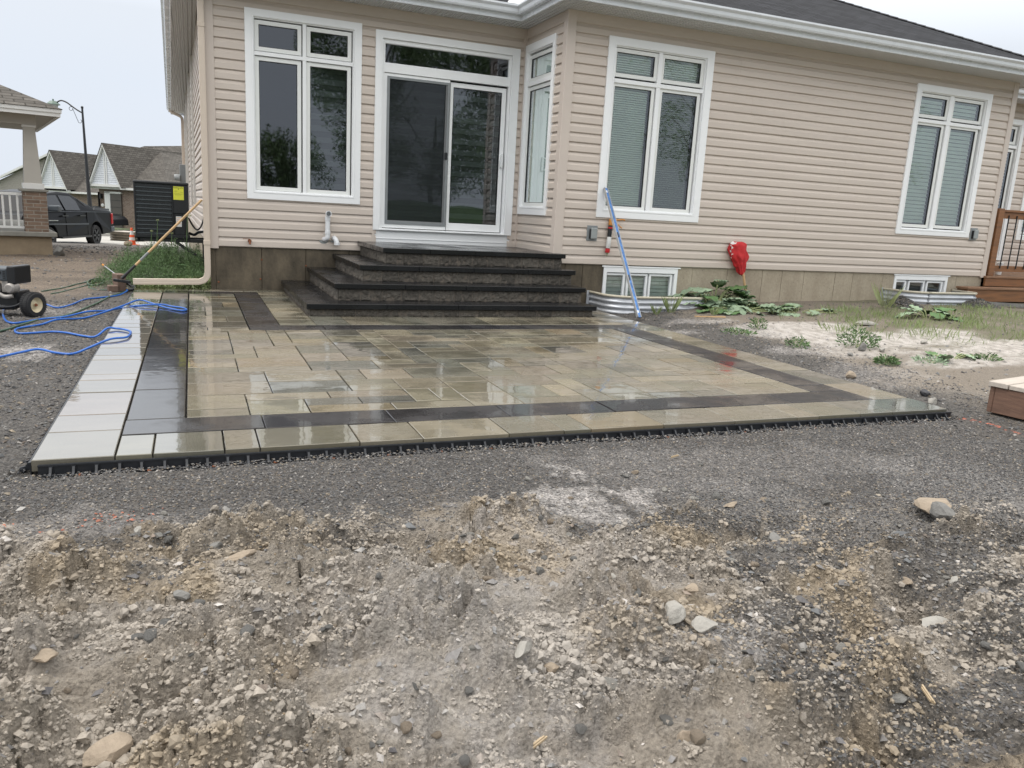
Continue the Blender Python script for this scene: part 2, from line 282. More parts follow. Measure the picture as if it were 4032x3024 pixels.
# ---------------------------------------------------------------- mesh helpers
OFF = {}
def tag(o, label=None, cat=None, group=None, kind=None):
    if label: o['label'] = label
    if cat: o['category'] = cat
    if group: o['group'] = group
    if kind: o['kind'] = kind
    return o
def thing(name, label, cat, loc, group=None):
    o = bpy.data.objects.new(name, None); o.empty_display_size = .1; COL.objects.link(o); o.location = loc
    OFF[o.name] = Vector(loc)
    return tag(o, label, cat, group)
WORLDF = lambda u, o, z: (u, o, z)
class MB:
    def __init__(s): s.v = []; s.f = []; s.uv = {}; s.c = {}; s.m = {}
    def face(s, pts, uv=None, col=None, mi=0):
        b = len(s.v); s.v += [tuple(p) for p in pts]; s.f.append(tuple(range(b, b+len(pts))))
        if uv: s.uv[len(s.f)-1] = uv
        if col is not None: s.c[len(s.f)-1] = col
        if mi: s.m[len(s.f)-1] = mi
        return s
    def box(s, u0, u1, o0, o1, z0, z1, F=WORLDF, col=None, mi=0):
        b = len(s.v)
        for z in (z0, z1):
            for (u, o) in ((u0, o0), (u1, o0), (u1, o1), (u0, o1)): s.v.append(tuple(F(u, o, z)))
        for q in ((0, 3, 2, 1), (4, 5, 6, 7), (0, 1, 5, 4), (1, 2, 6, 5), (2, 3, 7, 6), (3, 0, 4, 7)):
            s.f.append(tuple(b+i for i in q))
            if col is not None: s.c[len(s.f)-1] = col
            if mi: s.m[len(s.f)-1] = mi
        return s
    def ring(s, a, b_, o0, o1, F=WORLDF):   # rectangular mitred ring; a=(u0,u1,z0,z1) outer, b_ inner
        A = [(a[0], a[2]), (a[1], a[2]), (a[1], a[3]), (a[0], a[3])]; B = [(b_[0], b_[2]), (b_[1], b_[2]), (b_[1], b_[3]), (b_[0], b_[3])]
        base = len(s.v)
        for P in (A, B):
            for o in (o0, o1):
                for (u, z) in P: s.v.append(tuple(F(u, o, z)))
        # idx: A o0 0-3, A o1 4-7, B o0 8-11, B o1 12-15
        for i in range(4):
            j = (i+1) % 4
            for q in ((4+i, 4+j, 12+j, 12+i), (i, 8+i, 8+j, j), (i, j, 4+j, 4+i), (8+i, 12+i, 12+j, 8+j)): s.f.append(tuple(base+k for k in q))
        return s
    def tube(s, pts, r, n=8, closed=False, cap=True, flat=None):
        P = [Vector(p) for p in pts]; rs = r if hasattr(r, '__len__') else [r]*len(P)
        base = len(s.v); up = Vector((0, 0, 1)); prev = None
        for i, p in enumerate(P):
            t = (P[min(i+1, len(P)-1)]-P[max(i-1, 0)]).normalized()
            if prev is None:
                a = up if abs(t.z) < .9 else Vector((1, 0, 0)); x = t.cross(a).normalized()
            else: x = (prev-t*prev.dot(t)).normalized()
            prev = x; y = t.cross(x)
            for k in range(n):
                an = 2*math.pi*k/n; s.v.append(tuple(p+(x*math.cos(an)+y*math.sin(an))*rs[i]))
        for i in range(len(P)-1):
            for k in range(n):
                k2 = (k+1) % n; s.f.append((base+i*n+k, base+i*n+k2, base+(i+1)*n+k2, base+(i+1)*n+k))
        if cap:
            s.f.append(tuple(base+k for k in range(n))); s.f.append(tuple(base+(len(P)-1)*n+k for k in reversed(range(n))))
        return s
    def lathe(s, c, prof, n=24, axis=(0, 0, 1)):
        ax = Vector(axis).normalized(); a = Vector((1, 0, 0)) if abs(ax.x) < .9 else Vector((0, 1, 0))
        x = ax.cross(a).normalized(); y = ax.cross(x); base = len(s.v); c = Vector(c)
        for (r, h) in prof:
            for k in range(n):
                an = 2*math.pi*k/n; s.v.append(tuple(c+ax*h+(x*math.cos(an)+y*math.sin(an))*r))
        for i in range(len(prof)-1):
            for k in range(n):
                k2 = (k+1) % n; s.f.append((base+i*n+k, base+i*n+k2, base+(i+1)*n+k2, base+(i+1)*n+k))
        return s
    def prism(s, poly, axis_vec, F=None):    # closed polygon (3D pts) extruded by vector
        n = len(poly); b = len(s.v); av = Vector(axis_vec)
        s.v += [tuple(p) for p in poly]; s.v += [tuple(Vector(p)+av) for p in poly]
        s.f.append(tuple(b+i for i in range(n))); s.f.append(tuple(b+n+i for i in reversed(range(n))))
        for i in range(n): j = (i+1) % n; s.f.append((b+i, b+n+i, b+n+j, b+j))
        return s
    def build(s, name, mat, parent=None, bevel=0, smooth=False, attr='tint', recalc=True, label=None, seg=1):
        me = bpy.data.meshes.new(name); off = Vector((0, 0, 0))
        if parent is not None: off = OFF[parent.name]
        me.from_pydata([(p[0]-off.x, p[1]-off.y, p[2]-off.z) for p in s.v], [], s.f)
        for mm in (mat if isinstance(mat, (list, tuple)) else [mat]): me.materials.append(MT[mm] if isinstance(mm, str) else mm)
        if s.uv:
            ul = me.uv_layers.new(name='UVMap')
            for fi, uv in s.uv.items():
                for k, li in enumerate(me.polygons[fi].loop_indices): ul.data[li].uv = uv[k]
        if s.c:
            ca = me.color_attributes.new(attr, 'FLOAT_COLOR', 'CORNER')
            for fi, c in s.c.items():
                for li in me.polygons[fi].loop_indices: ca.data[li].color = (*c, 1)
        for fi, k in s.m.items(): me.polygons[fi].material_index = k
        if recalc:
            bm = bmesh.new(); bm.from_mesh(me); bmesh.ops.remove_doubles(bm, verts=bm.verts, dist=1e-5) if smooth else None
            bmesh.ops.recalc_face_normals(bm, faces=bm.faces); bm.to_mesh(me); bm.free()
        if smooth:
            for p in me.polygons: p.use_smooth = True
        o = bpy.data.objects.new(name, me); COL.objects.link(o)
        if parent is not None:
            o.parent = parent; OFF[o.name] = off
        else: OFF[o.name] = Vector((0, 0, 0))
        if bevel:
            md = o.modifiers.new('bevel', 'BEVEL'); md.width = bevel; md.segments = seg; md.limit_method = 'ANGLE'; md.angle_limit = R(40); md.harden_normals = False
        if smooth == 'auto':
            md = o.modifiers.new('es', 'EDGE_SPLIT'); md.split_angle = R(40)
        if label: o['label'] = label
        return o
def retop(o, loc):   # put a single-mesh thing's origin at its base
    v = Vector(loc); o.data.transform(Matrix.Translation(-v)); o.location = v; OFF[o.name] = v; return o
def smoothpts(P, n=6, closed=False):   # Catmull-Rom
    P = [Vector(p) for p in P]; out = []
    for i in range(len(P)-1):
        p0 = P[max(i-1, 0)]; p1 = P[i]; p2 = P[i+1]; p3 = P[min(i+2, len(P)-1)]
        for k in range(n):
            t = k/n
            out.append(.5*((2*p1)+(-p0+p2)*t+(2*p0-5*p1+4*p2-p3)*t*t+(-p0+3*p1-3*p2+p3)*t**3))
    out.append(P[-1]); return out
def text_mesh(name, body, size, mat, parent, M4, extrude=.0004):
    cu = bpy.data.curves.new(name, 'FONT'); cu.body = body; cu.size = size; cu.extrude = extrude; cu.align_x = 'CENTER'; cu.align_y = 'CENTER'
    to = bpy.data.objects.new(name, cu); COL.objects.link(to)
    dg = bpy.context.evaluated_depsgraph_get(); me = bpy.data.meshes.new_from_object(to.evaluated_get(dg))
    bpy.data.objects.remove(to); bpy.data.curves.remove(cu)
    me.transform(M4); me.transform(Matrix.Translation(-OFF[parent.name])); me.materials.clear(); me.materials.append(MT[mat])
    o = bpy.data.objects.new(name, me); COL.objects.link(o); o.parent = parent; OFF[o.name] = OFF[parent.name]; return o

# ---------------------------------------------------------------- noise in numpy
_tab = rng.random((4, 512, 512)); _jx = rng.random((512, 512)); _jy = rng.random((512, 512))
def vnoise(x, y, k=0):
    xi = np.floor(x).astype(int); yi = np.floor(y).astype(int); fx = x-xi; fy = y-yi
    fx = fx*fx*fx*(fx*(fx*6-15)+10); fy = fy*fy*fy*(fy*(fy*6-15)+10); T = _tab[k % 4]; s = (k*37) % 512
    g = lambda a, b: T[(a+s) % 512, (b+s*3) % 512]
    return (g(xi, yi)*(1-fx)+g(xi+1, yi)*fx)*(1-fy)+(g(xi, yi+1)*(1-fx)+g(xi+1, yi+1)*fx)*fy
def fbm(x, y, sc, oct=5, k=0, gain=.5):
    a = 1; t = 0; tot = 0; ca, sa = math.cos(.6), math.sin(.6)
    for i in range(oct):
        t = t+a*(vnoise(x/sc+17.3*i, y/sc-9.1*i, k+i)-.5); tot += a; a *= gain; sc *= .5; x, y = ca*x-sa*y, sa*x+ca*y
    return t/tot*2
def worley(x, y, sc, k=0):
    x = x/sc+k*31; y = y/sc+k*53; xi = np.floor(x).astype(int); yi = np.floor(y).astype(int)
    f1 = np.full(x.shape, 9.0); f2 = np.full(x.shape, 9.0); idv = np.zeros(x.shape)
    for dx in (-1, 0, 1):
        for dy in (-1, 0, 1):
            cx = xi+dx; cy = yi+dy; px = cx+_jx[cx % 512, cy % 512]; py = cy+_jy[cx % 512, cy % 512]
            d = np.hypot(px-x, py-y); nf = d < f1
            f2 = np.where(nf, f1, np.minimum(f2, d)); idv = np.where(nf, _tab[3][cx % 512, cy % 512], idv); f1 = np.minimum(f1, d)
    return f1, f2, idv
def sst(a, b, x): t = np.clip((x-a)/(b-a), 0, 1); return t*t*(3-2*t)

# ---------------------------------------------------------------- terrain
BX = [-3, .98, 1.35, 1.85, 2.32, 2.86, 3.14, 3.37, 3.93, 4.58, 6, 9]
BY = [-8.0, -8.05, -8.42, -8.21, -8.33, -8.29, -8.47, -8.72, -8.62, -8.8, -8.9, -9.0]
def zbase(x, y):
    x = np.asarray(x, float); y = np.asarray(y, float)
    z = -.06+0*x
    z = z-.035*sst(-7.6, -9.2, y)                                             # in front: drops a little
    rgt = sst(6.95, 7.6, x)*sst(-9, -7.4, y)
    z = z+rgt*(.015+.024*(np.clip(x, 7, 13)-7)+.007*(np.clip(y, -8, -1)+7.5))
    left = sst(1.6, .6, x)
    back = np.interp(y, [-50, 0, 6, 12, 15, 17.5, 36, 60, 400], [0, 0, .05, -.14, -.26, -.62, -1.08, -1.15, -1.3])
    z = z+back*np.where(y > 0, sst(3.5, 1.5, x)*(y < 17)+(y >= 17)*1.0, 0)
    z = z+sst(-24, -34, y)*1.6
    return z
def masks(x, y):
    bd = np.interp(x, BX, BY)+fbm(x, y, .35, 4, 1)*.16
    mud = sst(.14, -.30, y-bd+fbm(x, y, .12, 4, 2, .7)*.22)*sst(8.6, 6.6, x+fbm(x, y, .8, 3, 2)*.8)
    g = 1-mud
    def blob(cx, cy, rx, ry, k=3, am=.55): return sst(1.15, .7, np.hypot((x-cx)/rx, (y-cy)/ry)*.9+fbm(x, y, .25, 5, k, .65)*am*1.7)
    for (cx, cy, rx, ry) in ((3.5, -9.72, .38, .24), (3.42, -9.95, .22, .16), (3.95, -10.25, .75, .22), (4.9, -9.9, .8, .35), (4.5, -9.05, .45, .2), (4.9, -9.4, .5, .16), (5.6, -9.2, .9, .45), (3.85, -9.25, .28, .12)):
        g = np.maximum(g, blob(cx, cy, rx, ry)*.9)
    g = np.maximum(g, sst(.52, .68, vnoise(x/.42+3, y/.20, 23)+.35*(vnoise(x/.08, y/.06, 24)-.5))*sst(.75, .05, bd-y)*.9)
    g = np.maximum(g, sst(3.9, 4.9, x+fbm(x, y, .5, 4, 9)*.9)*sst(.42, .6, vnoise(x/.5, y/.22, 25)+.3*(vnoise(x/.1, y/.07, 26)-.5))*.9)
    d = blob(3.40, -8.40, .30, .26, 5, .9)*.75
    for (cx, cy, rx, ry, a) in ((2.93, -8.72, .24, .18, .55), (3.1, -9.05, .28, .12, .4), (2.6, -9.65, .7, .4, .5), (2.3, -9.2, .5, .25, .35), (2.9, -9.3, .6, .3, .4), (1.5, -9.2, .4, .15, .25), (.45, -4.45, .3, .3, .7), (.35, -1.9, .3, .5, .4), (3.95, -8.0, .6, .2, .22), (4.6, -8.15, .8, .3, .18), (1.05, -8.25, .5, .16, .3), (.4, -9, .8, .3, .2)):
        d = np.maximum(d, blob(cx, cy, rx, ry, 6)*a)
    for (cx, cy, rx, ry, a) in ((8.6, -3.9, 1.3, .55, 1.), (9.6, -4.7, 1.5, .6, 1.), (8.2, -5.3, .8, .5, .6), (10.8, -5.4, 1.6, .5, .9), (7.8, -3.1, .6, .25, .6), (9.0, -5.9, 1.0, .35, .7), (12, -6, 2, .6, .6), (7.6, -6.2, .5, .7, .3)):
        d = np.maximum(d, sst(1.15, .7, np.hypot((x-cx)/rx, (y-cy)/ry)+fbm(x, y, .7, 5, 7)*.6)*a)
    rt = sst(7.25, 8.1, x+fbm(x, y, .6, 4, 8)*.4+.10*(y+7.5)*-1)*sst(-8.6, -7.6, y)
    g = g*(1-rt*.85)
    return mud, g, d, rt
def micro(x, y, mud, g):
    # clods, ruts and crumbs of the churned mud, finer grit on the gravel
    und = fbm(x, y, .8, 3, 2)*.10+fbm(x*.55+y*.4, y*1.5-x*.25, .36, 4, 5, .5)*.165-.008
    wx = x+fbm(x, y, .10, 4, 1)*.08; wy = y+fbm(x, y, .10, 4, 3)*.08
    sel = sst(.34, .60, vnoise(x/.30, y/.22, 6)+.45*(vnoise(x/.09, y/.09, 7)-.5))
    f1, f2, idv = worley(wx, wy, .085, 1)
    clod = np.clip(1-f1*1.15, 0, 1)**.55*(idv > .2)*(.3+idv)*.055*sel
    e1, e2, ide = worley(wx+.3, wy, .036, 4)
    clod2 = np.clip(1-e1*1.2, 0, 1)**.6*(ide > .3)*(.3+ide)*.026*(.25+.75*sel)
    g1, g2, idw = worley(x+fbm(x, y, .02, 2, 2)*.012, y, .016, 2)
    crumb = np.clip(1-g1*1.2, 0, 1)**.6*(.2+idw)*.0085*(.3+.7*sel)
    turb = (np.abs(fbm(x, y, .13, 5, 11, .62))*.085-.015)*(.3+.7*sel)
    h1, h2, _ = worley(x+fbm(x, y, .16, 4, 9)*.16, y+fbm(x, y, .16, 4, 4)*.16, .26, 5)
    crack = -sst(.040, .0, h2-h1)*.012*sst(.50, .62, vnoise(x/.35, y/.35, 8))
    fine = fbm(x, y, .022, 3, 3, .7)*.008
    m = und+clod+clod2+crumb+crack+fine+turb
    k1, _, _ = worley(x, y, .019, 7)
    gv = fbm(x, y, .5, 4, 4)*.012+np.clip(.8-k1, 0, 1)*.006+fbm(x, y, .05, 3, 6)*.004
    return m*mud*(1-.55*g)+gv*(1-mud*(1-g*.55))
def zg(x, y):
    a = np.array([float(x)]); b = np.array([float(y)]); mud, g, d, rt = masks(a, b)
    z = zbase(a, b)+micro(a, b, mud, g)*sst(-.0, .35, np.array([edge_clear(a, b)])[0]) if False else zbase(a, b)+micro(a, b, mud, g)
    return float(z[0])
def axis(segs):
    out = []
    for a, b, st in segs: out += list(np.arange(a, b-1e-9, st))
    return np.array(out+[segs[-1][1]])
gx = axis([(-300, -60, 30), (-60, -10, 3), (-10, -1.5, .4), (-1.5, .7, .03), (.7, 5.6, .005), (5.6, 8.2, .02), (8.2, 14, .06), (14, 26, .5), (26, 60, 4), (60, 300, 30)])
gy = axis([(-300, -60, 30), (-60, -16, 2), (-16, -10.9, .3), (-10.9, -10.45, .02), (-10.45, -9.1, .005), (-9.1, -7.5, .008), (-7.5, -5, .05), (-5, -1, .08), (-1, 8, .12), (8, 19, .3), (19, 60, 2), (60, 400, 30)])
GX, GY = np.meshgrid(gx, gy); X = GX.ravel(); Y = GY.ravel()
mud, grv, dst, rgt = masks(X, Y)
near = (X > -3) & (X < 16) & (Y > -12) & (Y < 12)
Z = zbase(X, Y)
mi = np.zeros_like(Z); mi[near] = micro(X[near], Y[near], mud[near], grv[near])
far_rough = fbm(X, Y, 1.7, 4, 3)*.03*((Y > -1) & (Y < 19) & (X < 1.5))
# dirt heap edge near the street, lumpy left yard
Z = Z+mi+far_rough
under = (X > 1.08) & (X < 6.80) & (Y > -7.47) & (Y < .3)
Z = np.where(under, -.11, Z)
rimd = np.maximum(np.maximum(1.0-X, X-6.88), np.maximum(-7.54-Y, Y-0.0))
Z = np.where((rimd > -.1) & (rimd < .09) & (Y < .1), np.minimum(Z, -.050-.034*(Y < -7.4)), Z)
well_mask = sst(1.05, .9, np.hypot((X-7.80)/.78, (Y+1.42)/.72)); Z = Z*(1-well_mask)+well_mask*-.5
well2 = sst(1.05, .9, np.hypot((X-13.45)/.78, (Y+1.42)/.66)); Z = Z*(1-well2)+well2*-.5
for (px, py, ph, pr) in ((12.30, -2.15, .17, .33), (14.0, -2.2, .13, .35), (8.5, -2.1, .06, .3)):   # small gravel piles
    Z = Z+ph*np.clip(1-np.hypot(X-px, Y-py)/pr, 0, 1)**1.1
c_mud = np.array([.315, .275, .226]); c_grv = np.array([.064, .060, .056]); c_dst = np.array([.37, .345, .325]); c_yel = np.array([.28, .215, .135]); c_yard = np.array([.23, .195, .155])
C = c_mud*np.ones((len(X), 3))
ye = (sst(.55, .75, vnoise(X/.33, Y/.33, 11)+.3*(vnoise(X/.09, Y/.09, 12)-.5))*.55)[:, None]
C = C*(1-ye)+c_yel*ye
pal = (sst(.5, .75, vnoise(X/.6+5, Y/.6, 13)+.35*(vnoise(X/.12, Y/.12, 14)-.5))*.5)[:, None]
C = C*(1-pal)+np.array([.38, .345, .30])*pal
C = C*(1-grv[:, None]*.92)+c_grv*grv[:, None]*.92
lite = (sst(.5, .8, vnoise(X/.7+2, Y/.5, 15))*sst(3.2, 5.0, X)*sst(-7.6, -8.2, Y))[:, None]*.6
C = C*(1-lite)+np.array([.20, .19, .18])*lite
C = C*(1-rgt[:, None])+c_yard*rgt[:, None]
gr = sst(9.0, 11.5, X-.5*(Y+3))*sst(-6.5, -4.8, Y)*.55*sst(.3, .6, vnoise(X/.5, Y/.5, 16)); C = C*(1-gr[:, None])+np.array([.12, .13, .055])*gr[:, None]
lb = (sst(.8, .3, X)*sst(-2.5, .5, Y)*(Y < 17))[:, None]
C = C*(1-lb)+(np.array([.150, .118, .088])*(.75+.5*vnoise(X/1.2, Y/.35, 17))[:, None])*lb
bk = sst(8, 11, Y)*(Y < 18)*.7; C = C*(1-bk[:, None])+np.array([.10, .098, .095])*bk[:, None]
dst_ = dst*(.45+.75*sst(.3, .7, vnoise(X/.05, Y/.05, 19)*.5+vnoise(X/.02, Y/.02, 20)*.5)); dst_ = np.clip(dst_, 0, 1); C = C*(1-dst_[:, None])+(c_dst+np.array([.20, .185, .165])*rgt[:, None])*dst_[:, None]
# marking paint sprayed on the grit (orange), thin real stains
for (pts, wd) in ((((6.97, -7.60), (7.05, -7.75), (7.03, -7.95), (6.98, -8.15)), .035),):
    for i in range(len(pts)-1):
        a = np.array(pts[i]); b = np.array(pts[i+1]); ab = b-a; t = np.clip(((X-a[0])*ab[0]+(Y-a[1])*ab[1])/(ab@ab), 0, 1)
        dd = np.hypot(X-a[0]-t*ab[0], Y-a[1]-t*ab[1]); k = sst(wd, wd*.3, dd)*sst(.60, .70, vnoise(X/.018, Y/.018, 18)); C = C*(1-k[:, None]*.7)+np.array([.60, .15, .08])*k[:, None]*.7
green_back = sst(-22, -28, Y)[:, None]; C = C*(1-green_back)+np.array([.05, .10, .025])*green_back
gfar = (sst(34, 40, Y))[:, None]; C = C*(1-gfar)+np.array([.09, .12, .05])*gfar
shape = GX.shape; idx = np.arange(len(X)).reshape(shape)
q = np.stack([idx[:-1, :-1], idx[:-1, 1:], idx[1:, 1:], idx[1:, :-1]], -1).reshape(-1, 4)
def fast_mesh(name, V, Fc, mat, nper, attrs=None, smooth=True):
    me = bpy.data.meshes.new(name); me.vertices.add(len(V)); me.vertices.foreach_set('co', np.ascontiguousarray(V, dtype=np.float32).ravel())
    me.loops.add(Fc.size); me.loops.foreach_set('vertex_index', np.ascontiguousarray(Fc, dtype=np.int32).ravel())
    me.polygons.add(len(Fc)); me.polygons.foreach_set('loop_start', np.arange(0, Fc.size, nper, dtype=np.int32))
    me.polygons.foreach_set('loop_total', np.full(len(Fc), nper, dtype=np.int32))
    me.polygons.foreach_set('use_smooth', np.full(len(Fc), smooth, dtype=bool))
    me.update(calc_edges=True)
    for an, (tp, arr) in (attrs or {}).items():
        a = me.attributes.new(an, tp, 'POINT')
        if tp == 'FLOAT_COLOR': a.data.foreach_set('color', np.ascontiguousarray(np.concatenate([arr, np.ones((len(arr), 1))], 1), dtype=np.float32).ravel())
        else: a.data.foreach_set('value', np.ascontiguousarray(arr, dtype=np.float32))
    me.materials.append(MT[mat] if isinstance(mat, str) else mat); me.validate(); o = bpy.data.objects.new(name, me); COL.objects.link(o); OFF[o.name] = Vector((0, 0, 0)); return o
ground = fast_mesh('ground', np.stack([X, Y, Z], 1), q, 'ground', 4, {'soil': ('FLOAT_COLOR', C), 'grit': ('FLOAT', np.clip(grv*(1-rgt*.3), 0, 1))})
tag(ground, kind='structure')

# ---------------------------------------------------------------- gravel (stuff): angular chips, one mesh
def chips(name, P, S, Cc, mat, flat=.6, smooth=False):
    n = len(P); base = np.array([[1, 0, 0], [0, 1, 0], [-1, 0, 0], [0, -1, 0], [0, 0, 1], [0, 0, -1]], float)
    Vv = base[None]*(1+.55*(rng.random((n, 6, 1))-.5))+.45*(rng.random((n, 6, 3))-.5)
    ang = rng.random(n)*6.283; el = (rng.random((n, 1))*.6+.7)
    Vv = Vv*np.stack([el[:, 0], 1/el[:, 0], np.full(n, flat)*(0.7+.6*rng.random(n))], 1)[:, None, :]
    ca, sa = np.cos(ang), np.sin(ang); x = Vv[..., 0]*ca[:, None]-Vv[..., 1]*sa[:, None]; y = Vv[..., 0]*sa[:, None]+Vv[..., 1]*ca[:, None]
    tl = (rng.random(n)-.5)*.9; z = Vv[..., 2]*np.cos(tl)[:, None]+x*np.sin(tl)[:, None]
    W = np.stack([x, y, z], -1)*S[:, None, None]+P[:, None, :]
    t = np.array([[0, 1, 4], [1, 2, 4], [2, 3, 4], [3, 0, 4], [1, 0, 5], [2, 1, 5], [3, 2, 5], [0, 3, 5]])
    Fc = (np.arange(n)[:, None, None]*6+t[None]).reshape(-1, 3)
    return fast_mesh(name, W.reshape(-1, 3), Fc, mat, 3, {'soil': ('FLOAT_COLOR', np.repeat(Cc, 6, 0))}, smooth=smooth)
MT['chips'] = pm('stone_chips', (1, 1, 1), .75, .25, 80, attr='soil')
def stonecols(n, dark=1.0):
    pal_ = np.array([[.070, .067, .067], [.105, .100, .096], [.165, .158, .148], [.085, .088, .090], [.21, .175, .13], [.28, .26, .24], [.052, .049, .050], [.13, .105, .085]])
    pr = np.array([.24, .22, .14, .14, .07, .05, .08, .06]); c = pal_[rng.choice(8, n, p=pr/pr.sum())]; return c*(.66+.46*rng.random((n, 1)))*dark
def scatter(n, x0, x1, y0, y1, keep, smin, smax, dark=1.0, sink=.2):
    x = x0+(x1-x0)*rng.random(n); y = y0+(y1-y0)*rng.random(n); md, g, d, rt_ = masks(x, y)
    k = rng.random(n) < keep(x, y, md, g, d, rt_); k &= ~((x > .97) & (x < 6.91) & (y > -7.56) & (y < .1)); x = x[k]; y = y[k]; md = md[k]; g = g[k]
    z = zbase(x, y)+micro(x, y, md, g); s = smin+(smax-smin)*rng.random(len(x))**2.2
    return np.stack([x, y, z+s*sink], 1), s, stonecols(len(x), dark), d[k]
PP = []
PP.append(scatter(62000, .2, 6.6, -8.95, -7.56, lambda x, y, m, g, d, r: g*(.95)*(1-.6*d), .0035, .0085))
PP.append(scatter(30000, 2.9, 5.6, -10.4, -8.7, lambda x, y, m, g, d, r: g*.95, .0035, .009))
PP.append(scatter(8000, .6, 5.8, -10.3, -8.0, lambda x, y, m, g, d, r: m*(.25+.75*(vnoise(x/.25, y/.25, 21) > .55)), .003, .013, 1.5))
PP.append(scatter(1100, .6, 5.8, -10.3, -8.0, lambda x, y, m, g, d, r: m*(.2+.8*(vnoise(x/.35, y/.35, 22) > .55)), .010, .026, 1.7, .1))
PP.append(scatter(14000, -.6, 1.0, -9.0, -1.0, lambda x, y, m, g, d, r: .9*g, .005, .016))
PP.append(scatter(9000, 6.6, 8.2, -9.5, -2.0, lambda x, y, m, g, d, r: .15+.85*g, .006, .014))
PP.append(scatter(5000, 7.0, 14.0, -8.0, -1.6, lambda x, y, m, g, d, r: .35+0*x, .007, .022, 1.5))
PP.append(scatter(2500, -1.5, 1.3, -1, 12.0, lambda x, y, m, g, d, r: .8+0*x, .01, .035, 1.3))
def crumbs(n, x0, x1, y0, y1, smin, smax, pw=2.4):
    x = x0+(x1-x0)*rng.random(n); y = y0+(y1-y0)*rng.random(n); md, g, d, rt_ = masks(x, y)
    sel = sst(.36, .62, vnoise(x/.30, y/.22, 6)+.35*(vnoise(x/.09, y/.09, 7)-.5)+.25*(vnoise(x/.04, y/.04, 9)-.5))
    k = rng.random(n) < md*(1-.8*g)*(.10+.9*sel); x = x[k]; y = y[k]; md = md[k]; g = g[k]; d = d[k]
    z = zbase(x, y)+micro(x, y, md, g); s_ = smin+(smax-smin)*rng.random(len(x))**pw
    c = np.array([.30, .26, .21])*np.ones((len(x), 3)); r_ = rng.random((len(x), 1)); c = np.where(r_ < .25, np.array([.38, .33, .27]), c); c = np.where(r_ > .92, np.array([.225, .17, .105]), c); c = np.where((r_ > .78) & (r_ < .85), np.array([.16, .155, .15]), c)
    c = c*(.84+.32*rng.random((len(x), 1))); c = c*(1-d[:, None]*.6)+np.array([.36, .34, .32])*d[:, None]*.6
    return np.stack([x, y, z+s_*.15], 1), s_, c, d*0
CR = [crumbs(90000, .7, 5.4, -10.35, -8.05, .0018, .0050)]
cr_ = chips('soil_crumbs', np.concatenate([p[0] for p in CR]), np.concatenate([p[1] for p in CR]), np.concatenate([p[2] for p in CR]), 'chips', flat=.95, smooth=True)
tag(cr_, kind='stuff', label='crumbly brown lumps of soil covering the churned mud in the foreground', cat='soil crumbs')
_ico = None
def clods(name, n, smin, smax, pw, thr):
    bm = bmesh.new(); bmesh.ops.create_icosphere(bm, subdivisions=1, radius=1); base = np.array([v.co[:] for v in bm.verts]); tri = np.array([[v.index for v in f.verts] for f in bm.faces]); bm.free(); nb = len(base)
    x = .7+4.9*rng.random(n); y = -10.4+2.5*rng.random(n); md, g, d, rt_ = masks(x, y)
    pile = vnoise(x/.30, y/.20, 6)+.6*(vnoise(x/.11, y/.07, 7)-.5)+.5*(vnoise(x/.035, y/.03, 9)-.5)
    k = rng.random(n) < np.clip(md*(1-.75*g)*sst(thr, thr+.22, pile), 0, 1); x, y, md, g, d = x[k], y[k], md[k], g[k], d[k]; n = len(x)
    s_ = smin+(smax-smin)*rng.random(n)**pw; z = zbase(x, y)+micro(x, y, md, g)+s_*(.5*rng.random(n)-.25)
    V = base[None]*(1+.75*(rng.random((n, nb, 1))-.5)); V = V*(np.stack([.8+.6*rng.random(n), .8+.5*rng.random(n), .55+.5*rng.random(n)], 1))[:, None, :]
    a = rng.random(n)*6.283; ca, sa = np.cos(a)[:, None], np.sin(a)[:, None]; b_ = (rng.random(n)-.5)*1.6; cb, sb = np.cos(b_)[:, None], np.sin(b_)[:, None]
    X1 = V[..., 0]*ca-V[..., 1]*sa; Y1 = V[..., 0]*sa+V[..., 1]*ca; Z1 = V[..., 2]*cb+X1*sb; X1 = X1*cb-V[..., 2]*sb
    W = np.stack([X1, Y1, Z1], -1)*s_[:, None, None]+np.stack([x, y, z], 1)[:, None, :]
    ye_ = sst(.55, .75, vnoise(x/.33, y/.33, 11)+.3*(vnoise(x/.09, y/.09, 12)-.5))[:, None]*.6; pa_ = sst(.5, .75, vnoise(x/.6+5, y/.6, 13)+.35*(vnoise(x/.12, y/.12, 14)-.5))[:, None]*.5
    c = c_mud_*np.ones((n, 3)); c = c*(1-ye_)+np.array([.31, .24, .15])*ye_; c = c*(1-pa_)+np.array([.39, .355, .31])*pa_; c = c*(1-d[:, None]*.5)+np.array([.40, .375, .35])*d[:, None]*.5; c = c*(.66+.24*rng.random((n, 1)))
    return fast_mesh(name, W.reshape(-1, 3), (np.arange(n)[:, None, None]*nb+tri[None]).reshape(-1, 3), 'chips', 3, {'soil': ('FLOAT_COLOR', np.repeat(c, nb, 0))}, smooth=False)
c_mud_ = np.array([.335, .296, .248])
for (nn, a_, b_2, pw, th, lab) in ((120000, .0025, .008, 1.5, .36, 'fine broken soil clods heaped in ridges over the churned ground'), (22000, .006, .016, 1.9, .47, 'lumpy thumb sized soil clods clustered on the ridges of the churned ground')):
    tag(clods('soil_clods', nn, a_, b_2, pw, th), kind='stuff', label=lab, cat='soil clods')
gravel = chips('gravel', np.concatenate([p[0] for p in PP]), np.concatenate([p[1] for p in PP]), np.concatenate([p[2]*(1-p[3][:, None]*.6)+np.array([.42, .40, .38])*p[3][:, None]*.6 for p in PP]), 'chips')
tag(gravel, kind='stuff', label='fine grey crushed stone chips scattered over the mud and along the patio edges', cat='gravel')
